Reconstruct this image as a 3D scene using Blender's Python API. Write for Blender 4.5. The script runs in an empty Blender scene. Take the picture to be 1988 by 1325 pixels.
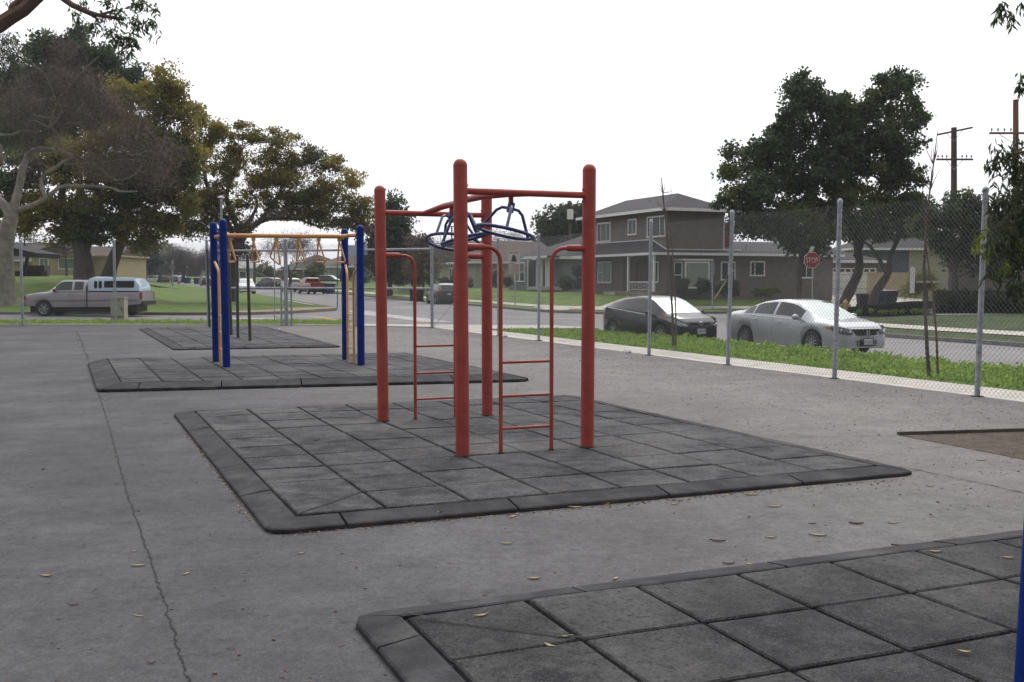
import bpy, math, random
import numpy as np
from mathutils import Vector, Matrix
random.seed(7); RNG = np.random.default_rng(7)
S = bpy.context.scene; COL = S.collection
R = math.radians
HAZE = .00035

# ------------------------------------------------------------------ camera, sky, sun, exposure
F_PX, CXP, CYP, CAM_H = 2010.0, 994.0, 662.5, 1.6
PITCH = math.atan(117.5 / F_PX)
cd = bpy.data.cameras.new('camera'); cam = bpy.data.objects.new('camera', cd); COL.objects.link(cam)
cam.location = (0, 0, CAM_H); cam.rotation_euler = (R(90) - PITCH, 0, 0)
cd.sensor_width = 36; cd.lens = 36 * F_PX / 1988; cd.clip_end = 6000; cd.clip_start = 0.05
S.camera = cam
w = bpy.data.worlds.new('World'); S.world = w; w.use_nodes = True
nt = w.node_tree; bg = nt.nodes['Background']
SUN_EL, SUN_AZ = R(48), R(12)            # high, ahead of the camera, a little to the right
sky = nt.nodes.new('ShaderNodeTexSky'); sky.sky_type = 'NISHITA'; sky.sun_disc = False
sky.sun_elevation = SUN_EL; sky.sun_rotation = SUN_AZ; sky.air_density = 1.0; sky.dust_density = 6.0; sky.ozone_density = 0.6
hs = nt.nodes.new('ShaderNodeHueSaturation'); hs.inputs['Saturation'].default_value = 0.12
mx = nt.nodes.new('ShaderNodeMix'); mx.data_type = 'RGBA'; mx.inputs[0].default_value = 0.75
mx.inputs[7].default_value = (12.0, 12.0, 12.6, 1)    # even cloud cover
nt.links.new(sky.outputs[0], hs.inputs['Color']); nt.links.new(hs.outputs[0], mx.inputs[6])
# overcast sky: brightest overhead and on the sun's side, dimmer low down behind the camera
tcw = nt.nodes.new('ShaderNodeTexCoord'); sxw = nt.nodes.new('ShaderNodeSeparateXYZ'); nt.links.new(tcw.outputs['Generated'], sxw.inputs[0])
def mth(op, a, b):
    m = nt.nodes.new('ShaderNodeMath'); m.operation = op
    for i, q in enumerate((a, b)):
        if isinstance(q, (int, float)): m.inputs[i].default_value = q
        else: nt.links.new(q, m.inputs[i])
    return m.outputs[0]
zp = mth('MAXIMUM', sxw.outputs[2], 0.0)
gr = mth('ADD', mth('ADD', mth('MULTIPLY', zp, 1.05), mth('MULTIPLY', sxw.outputs[1], .58)), .52)
vm = nt.nodes.new('ShaderNodeVectorMath'); vm.operation = 'SCALE'; nt.links.new(mx.outputs[2], vm.inputs[0]); nt.links.new(gr, vm.inputs['Scale'])
nt.links.new(vm.outputs[0], bg.inputs[0]); bg.inputs[1].default_value = 0.1
sd = bpy.data.lights.new('sun', 'SUN'); sd.energy = 1.3; sd.angle = R(22); sd.color = (1, 0.96, 0.9)
sun = bpy.data.objects.new('sun', sd); COL.objects.link(sun)
sv = Vector((math.sin(SUN_AZ) * math.cos(SUN_EL), math.cos(SUN_AZ) * math.cos(SUN_EL), math.sin(SUN_EL)))
sun.rotation_euler = sv.to_track_quat('Z', 'Y').to_euler(); sun.location = (0, 0, 60)
S.view_settings.view_transform = 'Standard'; S.view_settings.look = 'None'
S.view_settings.exposure = -0.06; S.view_settings.gamma = 1.0

# ------------------------------------------------------------------ helpers
CP, SP = math.cos(PITCH), math.sin(PITCH)
def at(px, py, z=0.0):
    a = (px - CXP) / F_PX; v = (CYP - py) / F_PX
    dy = CP + v * SP; dz = -SP + v * CP; t = (z - CAM_H) / dz
    return Vector((a * t, dy * t, z))
def atd(px, py, d):
    a = (px - CXP) / F_PX; v = (CYP - py) / F_PX
    dy = CP + v * SP; dz = -SP + v * CP; t = d / dy
    return Vector((a * t, d, CAM_H + dz * t))
P0 = Vector((6.43, 14.25)); UA = Vector((-.3987, .917)); VN = Vector((.917, .3987))
def uv(u, v, z=0.0):
    p = P0 + UA * u + VN * v; return Vector((p.x, p.y, z))
def Sz(x, y):                        # height of the street surface: falls to the right, climbs gently far away
    return -0.32 - 0.008 * max(-25, min(25, x)) + .008 * max(0, min(340, y) - 82)
def ons(px, py, lift=0.0):           # point of the street surface seen at a pixel
    d = 60.0
    lo, hi = 15.0, 330.0
    for _ in range(50):
        m = (lo + hi) / 2; p = atd(px, py, m)
        if p.z > Sz(p.x, m) + lift: lo = m
        else: hi = m
    return atd(px, py, lo)
def sm(t): t = max(0.0, min(1.0, t)); return t * t * (3 - 2 * t)
def lerp(a, b, t): return a + (b - a) * t

_M = {}
def mat(name, col, rough=0.7, col2=None, scale=5.0, metal=0.0, spec=0.5, bump=0.0, bscale=None, isl=0.0, detail=4, coat=0.0, dirt=None, transl=None, ior=None, stretch=None, cior=None):
    """procedural principled: noise mixed between col and col2, optional per-island value change, bump, dirt"""
    if name in _M: return _M[name]
    m = bpy.data.materials.new(name); m.use_nodes = True; n = m.node_tree; b = n.nodes['Principled BSDF']; L = n.links
    b.inputs['Roughness'].default_value = rough; b.inputs['Metallic'].default_value = metal
    b.inputs['Specular IOR Level'].default_value = spec
    if ior: b.inputs['IOR'].default_value = ior
    if coat: b.inputs['Coat Weight'].default_value = coat; b.inputs['Coat Roughness'].default_value = 0.05
    if cior: b.inputs['Coat IOR'].default_value = cior
    tc = n.nodes.new('ShaderNodeTexCoord'); src = tc.outputs['Object']
    if stretch:
        mp = n.nodes.new('ShaderNodeMapping'); mp.inputs['Scale'].default_value = stretch; L.new(src, mp.inputs[0]); src = mp.outputs[0]
    c2 = col2 or tuple(c * 0.8 for c in col)
    nz = n.nodes.new('ShaderNodeTexNoise'); nz.inputs['Scale'].default_value = scale; nz.inputs['Detail'].default_value = detail
    L.new(src, nz.inputs['Vector'])
    rp = n.nodes.new('ShaderNodeValToRGB'); rp.color_ramp.elements[0].position = .35; rp.color_ramp.elements[1].position = .65
    rp.color_ramp.elements[0].color = (*c2, 1); rp.color_ramp.elements[1].color = (*col, 1)
    L.new(nz.outputs['Fac'], rp.inputs[0]); out = rp.outputs[0]
    if dirt:
        dcol, dscale, damt = dirt
        n2 = n.nodes.new('ShaderNodeTexNoise'); n2.inputs['Scale'].default_value = dscale; n2.inputs['Detail'].default_value = 6; L.new(src, n2.inputs['Vector'])
        r2 = n.nodes.new('ShaderNodeMapRange'); r2.inputs[1].default_value = .5; r2.inputs[2].default_value = .7; r2.inputs[4].default_value = damt
        L.new(n2.outputs['Fac'], r2.inputs[0])
        mm = n.nodes.new('ShaderNodeMix'); mm.data_type = 'RGBA'; mm.inputs[7].default_value = (*dcol, 1)
        L.new(r2.outputs[0], mm.inputs[0]); L.new(out, mm.inputs[6]); out = mm.outputs[2]
    if isl:
        g = n.nodes.new('ShaderNodeNewGeometry'); mr = n.nodes.new('ShaderNodeMapRange'); mr.inputs[3].default_value = 1 - isl; mr.inputs[4].default_value = 1 + isl
        L.new(g.outputs['Random Per Island'], mr.inputs[0])
        h2 = n.nodes.new('ShaderNodeHueSaturation'); L.new(mr.outputs[0], h2.inputs['Value']); L.new(out, h2.inputs['Color']); out = h2.outputs[0]
    L.new(out, b.inputs['Base Color'])
    if bump:
        nb = n.nodes.new('ShaderNodeTexNoise'); nb.inputs['Scale'].default_value = bscale or scale * 8; nb.inputs['Detail'].default_value = 5; L.new(src, nb.inputs['Vector'])
        bp = n.nodes.new('ShaderNodeBump'); bp.inputs['Strength'].default_value = bump; bp.inputs['Distance'].default_value = 0.01
        L.new(nb.outputs['Fac'], bp.inputs['Height']); L.new(bp.outputs[0], b.inputs['Normal'])
    if transl:
        ms = n.nodes.new('ShaderNodeMixShader'); tr = n.nodes.new('ShaderNodeBsdfTranslucent'); ms.inputs[0].default_value = transl
        L.new(out, tr.inputs[0]); L.new(b.outputs[0], ms.inputs[1]); L.new(tr.outputs[0], ms.inputs[2])
        L.new(ms.outputs[0], n.nodes['Material Output'].inputs[0])
    _M[name] = m; return m

ORG = {}
def tag(o, label=None, cat=None, group=None, kind=None):
    if label: o['label'] = label
    if cat: o['category'] = cat
    if group: o['group'] = group
    if kind: o['kind'] = kind
    return o
def thing(name, loc, label, cat, group=None, rz=0.0, local=False):
    o = bpy.data.objects.new(name, None); COL.objects.link(o); o.empty_display_size = .3
    o.location = loc; o.rotation_euler = (0, 0, rz)
    ORG[o.name] = Vector((0, 0, 0)) if local else Vector(loc)
    return tag(o, label, cat, group)

class MB:
    def __init__(s): s.v = []; s.f = []
    def add(s, vs, fs):
        k = len(s.v); s.v += [tuple(p) for p in vs]; s.f += [tuple(i + k for i in f) for f in fs]; return s
    def box(s, c, size, rz=0.0, M=None):
        x, y, z = [q / 2 for q in size]
        P = [Vector((i * x, j * y, k * z)) for k in (-1, 1) for j in (-1, 1) for i in (-1, 1)]
        Rm = M or Matrix.Rotation(rz, 3, 'Z')
        c = Vector(c); P = [c + Rm @ p for p in P]
        return s.add(P, [(0, 2, 3, 1), (4, 5, 7, 6), (0, 1, 5, 4), (2, 6, 7, 3), (0, 4, 6, 2), (1, 3, 7, 5)])
    def prism(s, poly, z0, z1):
        n = len(poly); P = [Vector((p[0], p[1], z0)) for p in poly] + [Vector((p[0], p[1], z1)) for p in poly]
        return s.add(P, [tuple(range(n))[::-1], tuple(range(n, 2 * n))] + [(i, (i + 1) % n, (i + 1) % n + n, i + n) for i in range(n)])
    def tube(s, pts, r, n=10, caps=True):
        pts = [Vector(p) for p in pts]; m = len(pts); rr = r if isinstance(r, (list, tuple)) else [r] * m
        up = None; V = []
        for i, p in enumerate(pts):
            t = (pts[min(i + 1, m - 1)] - pts[max(i - 1, 0)])
            if t.length < 1e-9: t = Vector((0, 0, 1))
            t.normalize()
            if up is None:
                up = t.orthogonal().normalized()
            else:
                up = up - t * up.dot(t)
                up = up.normalized() if up.length > 1e-6 else t.orthogonal().normalized()
            b = t.cross(up)
            for k in range(n):
                a = 2 * math.pi * k / n; V.append(p + (up * math.cos(a) + b * math.sin(a)) * rr[i])
        Fc = [(i * n + k, i * n + (k + 1) % n, (i + 1) * n + (k + 1) % n, (i + 1) * n + k) for i in range(m - 1) for k in range(n)]
        if caps: Fc += [tuple(range(n))[::-1], tuple(range((m - 1) * n, m * n))]
        return s.add(V, Fc)
    def lathe(s, prof, c=(0, 0, 0), n=20, axis='Z', M=None):
        """prof: (r,h) pairs"""
        c = Vector(c); V = []
        for r, h in prof:
            for k in range(n):
                a = 2 * math.pi * k / n; q = Vector((r * math.cos(a), r * math.sin(a), h))
                if axis == 'Y': q = Vector((q.x, h, q.y))
                if axis == 'X': q = Vector((h, q.x, q.y))
                if M: q = M @ q
                V.append(c + q)
        m = len(prof)
        Fc = [(i * n + k, i * n + (k + 1) % n, (i + 1) * n + (k + 1) % n, (i + 1) * n + k) for i in range(m - 1) for k in range(n)]
        return s.add(V, Fc)
    def blob(s, c, r, n=10, jit=0.0):
        c = Vector(c); rx, ry, rz = r if isinstance(r, (list, tuple)) else (r, r, r)
        prof = []; V = []
        for i in range(n + 1):
            th = math.pi * i / n
            for k in range(2 * n):
                a = math.pi * k / n; q = 1 + jit * random.uniform(-1, 1)
                V.append(c + Vector((rx * math.sin(th) * math.cos(a) * q, ry * math.sin(th) * math.sin(a) * q, rz * math.cos(th) * q)))
        Fc = [(i * 2 * n + k, i * 2 * n + (k + 1) % (2 * n), (i + 1) * 2 * n + (k + 1) % (2 * n), (i + 1) * 2 * n + k) for i in range(n) for k in range(2 * n)]
        return s.add(V, Fc)
    def build(s, name, m, parent=None, smooth=False, org=None, M=None, **kw):
        me = bpy.data.meshes.new(name)
        o = bpy.data.objects.new(name, me); COL.objects.link(o)
        og = org
        if parent is not None: o.parent = parent; og = ORG[parent.name]; ORG[o.name] = og
        og = Vector(og) if og is not None else Vector((0, 0, 0))
        V = [(Vector(p) - og)[:] for p in s.v]
        me.from_pydata(V, [], s.f); me.update()
        if parent is None: o.location = og; ORG[o.name] = og
        for mm in (m if isinstance(m, (list, tuple)) else [m]): me.materials.append(mm)
        if smooth:
            me.polygons.foreach_set('use_smooth', [True] * len(me.polygons))
            try: me.set_sharp_from_angle(angle=R(38))
            except Exception: pass
        tag(o, **kw); return o

def quads_np(name, V, m, parent=None, org=(0, 0, 0), tri=False, **kw):
    """V: (N,4,3) world quads -> one mesh, fast"""
    V = np.asarray(V, float); N, k = V.shape[0], V.shape[1]
    if parent is not None: org = ORG[parent.name]
    V = (V - np.array(tuple(org))).reshape(-1, 3)
    me = bpy.data.meshes.new(name); me.vertices.add(N * k); me.vertices.foreach_set('co', V.ravel())
    me.loops.add(N * k); me.loops.foreach_set('vertex_index', np.arange(N * k, dtype=np.int32))
    me.polygons.add(N); me.polygons.foreach_set('loop_start', np.arange(0, N * k, k, dtype=np.int32))
    me.polygons.foreach_set('loop_total', np.full(N, k, dtype=np.int32)); me.update(); me.validate()
    me.materials.append(m); o = bpy.data.objects.new(name, me); COL.objects.link(o)
    if parent is not None: o.parent = parent
    else: o.location = tuple(org)
    ORG[o.name] = Vector(tuple(org)); tag(o, **kw); return o

def text_mb(mb, txt, c, h, xdir, updir, out=0.0, sx=1.0):
    cu = bpy.data.curves.new('t', 'FONT'); cu.body = txt; cu.size = 1; cu.align_x = 'CENTER'; cu.align_y = 'CENTER'; cu.extrude = 0.0
    to = bpy.data.objects.new('t', cu); me = bpy.data.meshes.new_from_object(to)
    xd = Vector(xdir).normalized(); ud = Vector(updir).normalized(); nd = xd.cross(ud)
    ys = [v.co.y for v in me.vertices]; xs = [v.co.x for v in me.vertices]; k = h / (max(ys) - min(ys)); yc = (max(ys) + min(ys)) / 2; xc = (max(xs) + min(xs)) / 2
    mb.add([Vector(c) + xd * (v.co.x - xc) * k * sx + ud * (v.co.y - yc) * k + nd * out for v in me.vertices], [tuple(p.vertices) for p in me.polygons])
    bpy.data.objects.remove(to); bpy.data.curves.remove(cu); bpy.data.meshes.remove(me)
    return k * (max(xs) - min(xs))

# ------------------------------------------------------------------ materials
m_asph = mat('asphalt', (.088, .088, .094), .95, (.068, .068, .074), 1.1, bump=.35, bscale=160, detail=8, dirt=((.058, .056, .059), .35, .6), spec=.2)
def add_asphalt_detail(m):
    n = m.node_tree; L = n.links; b = n.nodes['Principled BSDF']; src = b.inputs['Base Color'].links[0].from_socket
    tc = n.nodes.new('ShaderNodeTexCoord')
    out = src
    for sc, lo, hi, c, amt in ((90, .60, .72, (.24, .235, .23), .55), (55, .60, .70, (.03, .03, .03), .8), (.16, .45, .75, (.127, .127, .130), .45), (.45, .48, .70, (.055, .053, .056), .45), (14, .60, .75, (.05, .048, .049), .6), (2.6, .54, .72, (.045, .043, .045), .5), (1.1, .52, .72, (.147, .147, .150), .35), (320, .5, .66, (.05, .049, .05), .7), (240, .55, .66, (.21, .205, .2), .6), (6, .6, .68, (.036, .035, .036), .6)):
        nz = n.nodes.new('ShaderNodeTexNoise'); nz.inputs['Scale'].default_value = sc; nz.inputs['Detail'].default_value = 9 if sc < 10 else 3; nz.inputs['Roughness'].default_value = .65; L.new(tc.outputs['Object'], nz.inputs['Vector'])
        mr = n.nodes.new('ShaderNodeMapRange'); mr.inputs[1].default_value = lo; mr.inputs[2].default_value = hi; mr.inputs[4].default_value = amt; L.new(nz.outputs['Fac'], mr.inputs[0])
        mm = n.nodes.new('ShaderNodeMix'); mm.data_type = 'RGBA'; mm.inputs[7].default_value = (*c, 1); L.new(mr.outputs[0], mm.inputs[0]); L.new(out, mm.inputs[6]); out = mm.outputs[2]
    # the far right of the yard is paler and dustier
    sx = n.nodes.new('ShaderNodeSeparateXYZ'); L.new(tc.outputs['Object'], sx.inputs[0])
    ma = n.nodes.new('ShaderNodeMath'); ma.operation = 'MULTIPLY_ADD'; ma.inputs[1].default_value = 1.0; L.new(sx.outputs[0], ma.inputs[0])
    mb_ = n.nodes.new('ShaderNodeMath'); mb_.operation = 'MULTIPLY'; mb_.inputs[1].default_value = .42; L.new(sx.outputs[1], mb_.inputs[0]); L.new(mb_.outputs[0], ma.inputs[2])
    mr = n.nodes.new('ShaderNodeMapRange'); mr.inputs[1].default_value = 1.0; mr.inputs[2].default_value = 9.0; mr.inputs[4].default_value = .75; L.new(ma.outputs[0], mr.inputs[0])
    mm = n.nodes.new('ShaderNodeMix'); mm.data_type = 'RGBA'; mm.inputs[7].default_value = (.215, .203, .19, 1); L.new(mr.outputs[0], mm.inputs[0]); L.new(out, mm.inputs[6])
    L.new(mm.outputs[2], b.inputs['Base Color'])
add_asphalt_detail(m_asph)
def add_mottle(m, scales, lo=.8, hi=1.2, stretch=None):
    """grain at several sizes: multiplies the colour's value"""
    n = m.node_tree; L = n.links; b = n.nodes['Principled BSDF']; out = b.inputs['Base Color'].links[0].from_socket; tc = n.nodes.new('ShaderNodeTexCoord'); src = tc.outputs['Object']
    for sc, a in scales:
        st = 1.0
        mp = n.nodes.new('ShaderNodeMapping'); mp.inputs['Scale'].default_value = stretch or (1, 1, 1); mp.inputs['Location'].default_value = (sc, sc * .7, 0); L.new(src, mp.inputs[0])
        nz = n.nodes.new('ShaderNodeTexNoise'); nz.inputs['Scale'].default_value = sc; nz.inputs['Detail'].default_value = 4; nz.inputs['Roughness'].default_value = .7; L.new(mp.outputs[0], nz.inputs['Vector'])
        mr = n.nodes.new('ShaderNodeMapRange'); mr.inputs[1].default_value = .3; mr.inputs[2].default_value = .7; mr.inputs[3].default_value = 1 - a; mr.inputs[4].default_value = 1 + a; L.new(nz.outputs['Fac'], mr.inputs[0])
        hv = n.nodes.new('ShaderNodeHueSaturation'); L.new(mr.outputs[0], hv.inputs['Value']); L.new(out, hv.inputs['Color']); out = hv.outputs[0]
    L.new(out, b.inputs['Base Color'])
add_mottle(m_asph, ((.55, .16), (3.5, .14), (16, .20), (45, .22), (130, .25)))
m_road = mat('road', (.20, .19, .19), .85, (.165, .16, .16), .8, bump=.3, bscale=60, dirt=((.12, .12, .12), .3, .5))
add_mottle(m_road, ((.5, .12), (5, .12), (30, .15)))
m_conc = mat('concrete', (.50, .47, .41), .85, (.40, .37, .33), 2.5, bump=.2, dirt=((.25, .23, .2), 1.2, .5))
m_curb = mat('kerb', (.20, .19, .18), .85, (.13, .125, .12), 3, bump=.3)
m_redc = mat('red_kerb', (.19, .10, .095), .8, (.13, .09, .088), 3)
m_grassA = mat('lawn_green', (.125, .19, .045), .95, (.076, .125, .03), 1.3, bump=1.0, bscale=25, detail=10, dirt=((.20, .21, .075), .35, .5), spec=.15)
m_grassD = mat('lawn_dark', (.062, .084, .036), .95, (.040, .056, .025), 1.3, bump=1.0, bscale=25, detail=10, spec=.15)
add_mottle(m_grassA, ((.12, .14), (.9, .18), (5, .25), (22, .3)))
add_mottle(m_grassD, ((.12, .14), (.9, .18), (5, .25), (22, .3)))
m_rubber = mat('rubber', (.077, .077, .081), .95, (.043, .043, .047), 9, bump=.9, bscale=140, isl=.16, detail=10, spec=.3)
def add_rubber(m, k=1.0):
    n = m.node_tree; L = n.links; b = n.nodes['Principled BSDF']; out = b.inputs['Base Color'].links[0].from_socket
    tc = n.nodes.new('ShaderNodeTexCoord')
    for sc, lo, hi, c, amt in ((3.0, .49, .62, (.020, .019, .022), .95), (150, .54, .66, (.17, .167, .163), .7), (150, .46, .34, (.015, .015, .016), .6), (.8, .47, .62, (.13, .127, .124), .6), (38, .55, .66, (.02, .02, .022), .75), (7, .58, .7, (.135, .13, .125), .4)):
        nz = n.nodes.new('ShaderNodeTexNoise'); nz.inputs['Scale'].default_value = sc; nz.inputs['Detail'].default_value = 5; L.new(tc.outputs['Object'], nz.inputs['Vector'])
        mr = n.nodes.new('ShaderNodeMapRange'); mr.inputs[1].default_value = lo; mr.inputs[2].default_value = hi; mr.inputs[4].default_value = amt; L.new(nz.outputs['Fac'], mr.inputs[0])
        mm = n.nodes.new('ShaderNodeMix'); mm.data_type = 'RGBA'; mm.inputs[7].default_value = (*[q * k for q in c], 1); L.new(mr.outputs[0], mm.inputs[0]); L.new(out, mm.inputs[6]); out = mm.outputs[2]
    L.new(out, b.inputs['Base Color'])
add_rubber(m_rubber)
add_mottle(m_rubber, ((1.1, .18), (9, .18), (60, .2)))
m_rubber2 = mat('rubber_clean', (.046, .045, .047), .95, (.024, .023, .025), 9, bump=.9, bscale=140, isl=.12, detail=10, spec=.3); add_rubber(m_rubber2, .72)
add_mottle(m_rubber2, ((1.3, .2), (9, .25), (50, .3)))
m_rubdark = mat('rubber_dark', (.042, .041, .043), .95, (.024, .023, .026), 4, bump=.5, bscale=90, isl=.18, dirt=((.085, .083, .08), 3, .7), spec=.3)
add_mottle(m_rubdark, ((1.5, .2), (10, .2), (60, .25)))
m_black = mat('black_gap', (.010, .010, .011), .9)
m_red = mat('red_coat', (.38, .070, .053), .5, (.32, .058, .046), 6, spec=.3, bump=.06, bscale=90, dirt=((.25, .046, .042), 14, .5))
def add_wear(m, c, c2):
    n = m.node_tree; L = n.links; b = n.nodes['Principled BSDF']; out = b.inputs['Base Color'].links[0].from_socket; tc = n.nodes.new('ShaderNodeTexCoord')
    for sc, lo, hi, cc, amt in ((3.2, .55, .72, c, .55), (75, .66, .70, c2, .8), (20, .64, .72, c, .5)):
        nz = n.nodes.new('ShaderNodeTexNoise'); nz.inputs['Scale'].default_value = sc; nz.inputs['Detail'].default_value = 6; L.new(tc.outputs['Object'], nz.inputs['Vector'])
        mr = n.nodes.new('ShaderNodeMapRange'); mr.inputs[1].default_value = lo; mr.inputs[2].default_value = hi; mr.inputs[4].default_value = amt; L.new(nz.outputs['Fac'], mr.inputs[0])
        mm = n.nodes.new('ShaderNodeMix'); mm.data_type = 'RGBA'; mm.inputs[7].default_value = (*cc, 1); L.new(mr.outputs[0], mm.inputs[0]); L.new(out, mm.inputs[6]); out = mm.outputs[2]
        if sc == 3.2:
            m2 = n.nodes.new('ShaderNodeMapRange'); m2.inputs[1].default_value = .45; m2.inputs[2].default_value = .7; m2.inputs[3].default_value = .42; m2.inputs[4].default_value = .75; L.new(nz.outputs['Fac'], m2.inputs[0]); L.new(m2.outputs[0], b.inputs['Roughness'])
    L.new(out, b.inputs['Base Color'])
add_wear(m_red, (.40, .115, .09), (.09, .03, .028))
m_blue = mat('blue_coat', (.004, .026, .20), .6, (.003, .021, .165), 5, spec=.12, bump=.05, bscale=90)
add_wear(m_blue, (.02, .05, .20), (.01, .014, .05))
m_wheelblue = mat('wheel_blue', (.016, .040, .15), .38, (.012, .028, .10), 8, spec=.6)
m_yel = mat('yellow_coat', (.66, .35, .11), .42, (.56, .27, .08), 7, spec=.5, dirt=((.36, .17, .07), 22, .45))
m_galv = mat('galvanised', (.40, .42, .46), .55, (.30, .32, .36), 9, metal=.25, spec=.5, dirt=((.18, .17, .18), 13, .5))
m_wire = mat('fence_wire', (.21, .22, .22), .6)
m_wireB = mat('fence_wire_pale', (.17, .175, .18), .6, metal=.3)
m_dpost = mat('dark_steel', (.075, .08, .075), .5, (.05, .055, .05), 7, metal=.2)
m_bark = mat('bark', (.115, .095, .08), .95, (.06, .05, .045), 6, bump=.8, bscale=12, stretch=(1, 1, .25))
m_barkp = mat('pale_bark', (.30, .27, .235), .95, (.19, .165, .14), 3, bump=.7, bscale=14, dirt=((.13, .115, .1), 1.2, .8))
m_barkr = mat('red_bark', (.17, .095, .07), .9, (.09, .065, .055), 5, bump=.6, bscale=14)
m_wood = mat('pole_wood', (.095, .064, .055), .9, (.055, .042, .038), 5, stretch=(1, 1, .1), bump=.5)
m_woodo = mat('pole_orange', (.24, .115, .06), .9, (.14, .075, .045), 5, stretch=(1, 1, .1), bump=.5)
def leafm(name, a, b, isl=.4, tr=.3, sc=.5):
    return mat(name, a, .75, b, sc, isl=isl, transl=tr, spec=.3, detail=3)
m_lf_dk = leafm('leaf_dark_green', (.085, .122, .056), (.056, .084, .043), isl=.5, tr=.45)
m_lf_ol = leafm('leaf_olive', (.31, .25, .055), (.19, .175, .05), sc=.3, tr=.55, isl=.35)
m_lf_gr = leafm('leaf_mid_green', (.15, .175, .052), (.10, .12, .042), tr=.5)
m_lf_eu = leafm('leaf_gum', (.075, .095, .045), (.045, .06, .032), isl=.5, tr=.35)
m_lf_yg = leafm('leaf_yellow_green', (.20, .24, .03), (.10, .14, .03))
m_twig = leafm('twig_brown', (.17, .125, .105), (.12, .092, .082), isl=.3, tr=.05)
m_twigg = leafm('twig_grey', (.15, .13, .125), (.10, .088, .085), isl=.3, tr=.05)
m_weed = leafm('weed_green', (.28, .40, .085), (.18, .27, .06), isl=.4, tr=.4, sc=1.2)
m_glass = mat('car_glass', (.012, .014, .016), .05, spec=.5)
m_ws = mat('windscreen_glass', (.42, .47, .45), .10, (.38, .43, .41), 1, metal=.8)
m_wglass = mat('window_glass', (.03, .036, .038), .15, (.05, .06, .06), 1.5, spec=.3)
m_curtain = mat('curtained_glass', (.17, .23, .19), .3, (.12, .17, .14), 3, spec=.6, stretch=(6, 6, .2))
m_white = mat('white_paint', (.80, .80, .80), .5, (.74, .74, .74), 5, dirt=((.35, .33, .31), 6, .35))
m_tyre = mat('tyre', (.022, .022, .023), .85, (.03, .03, .03), 20)
m_rim = mat('alloy', (.42, .43, .45), .3, metal=.7)
m_dark = mat('dark_plastic', (.018, .018, .019), .5)
m_chrome = mat('chrome', (.65, .65, .67), .15, metal=1.0)
m_lamp = mat('headlamp_glass', (.42, .44, .46), .1, (.25, .27, .3), 14, metal=.3, coat=1)
m_lampd = mat('headlamp_dark', (.16, .17, .18), .08, (.07, .075, .08), 18, metal=.3, coat=1)
m_tail = mat('tail_lamp', (.40, .02, .018), .2, (.3, .015, .012), 20, coat=.6)
m_amber = mat('amber_lamp', (.45, .15, .05), .2, coat=.6)
m_plate = mat('plate_white', (.5, .52, .55), .4, (.45, .46, .5), 12)
m_plateink = mat('plate_ink', (.08, .09, .16), .5)
m_binblue = mat('bin_blue', (.016, .032, .12), .5, (.013, .025, .09), 5)
m_binblack = mat('bin_black', (.02, .02, .024), .5)

exec_order = []
# ------------------------------------------------------------------ setting: ground, yard, streets, lawns
def sheet(name, rows, m, z=None, thick=None, kind='structure', smooth=False, **kw):
    """rows: list of equal-length lists of Vectors -> grid sheet"""
    mb = MB(); nr, nc = len(rows), len(rows[0])
    mb.v = [tuple(p) for r in rows for p in r]
    mb.f = [(i * nc + j, i * nc + j + 1, (i + 1) * nc + j + 1, (i + 1) * nc + j) for i in range(nr - 1) for j in range(nc - 1)]
    return mb.build(name, m, kind=kind, smooth=smooth, **kw)
def resample(pts, n):
    pts = [Vector(p[:2]) for p in pts]; d = [0]
    for a, b in zip(pts, pts[1:]): d.append(d[-1] + (b - a).length)
    xs = np.interp(np.linspace(0, d[-1], n), d, [p.x for p in pts]); ys = np.interp(np.linspace(0, d[-1], n), d, [p.y for p in pts])
    return [Vector((x, y)) for x, y in zip(xs, ys)]
sheet('ground', [[Vector((x, y, -1.2)) for x in (-600, 600)] for y in (-120, 440)], m_grassD)
# streets: one paved sheet under the raised blocks
xs = [-550, -400] + list(np.linspace(-160, 160, 41)) + [400, 550]; ys = [5, 20, 30, 40, 50, 60, 70, 82, 100, 120, 150, 200, 250, 340, 430]
sheet('street', [[Vector((x, y, Sz(x, y))) for x in xs] for y in ys], m_road)
# the yard: asphalt slab bounded by the two fences
FR = [uv(-24, .05), uv(22.75, .05)]
yard = [(-40, -12), (FR[0].x, -12), (FR[0].x, FR[0].y), (FR[1].x, FR[1].y), (-8.07, 37.15), (-17.5, 37.3), (-40, 37.8)]
mb = MB(); mb.prism(yard, -.9, 0.0); mb.build('asphalt_yard', m_asph, kind='structure')
# concrete walk just outside the right fence
mb = MB()
mb.prism([uv(-24, .055)[:2], uv(-24, 1.25)[:2], uv(22.6, 1.25)[:2], uv(23.4, .055)[:2]], -.9, -.012); mb.build('sidewalk', m_conc, kind='structure')
# parkway with weeds, slopes gently to the street
rows = []
for v in np.linspace(1.25, 5.0, 10):
    rows.append([uv(u, v, lerp(-.03, -.20, (v - 1.25) / 3.75)) for u in np.linspace(-24, 21.5 - .15 * (v - 1.25), 60)])
sheet('parkway', rows, m_grassA)
mb = MB(); mb.tube([uv(-24, 5.08, -.29), uv(21, 5.08, -.29), uv(23.5, 4.2, -.30), uv(25.5, 2, -.28)], .1, 4); mb.build('kerb', m_curb, kind='structure')
# concrete apron at the street corner, beyond the corner post
mb = MB(); mb.prism([(-2.8, 35.1), uv(22.6, 1.2)[:2], uv(21.6, 5.7)[:2], uv(24, 5.2)[:2], uv(26.5, 1.5)[:2], (-6.0, 39.6), (-5.8, 37.0)], -.9, -.06); mb.build('corner_apron', m_conc, kind='structure')
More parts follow.
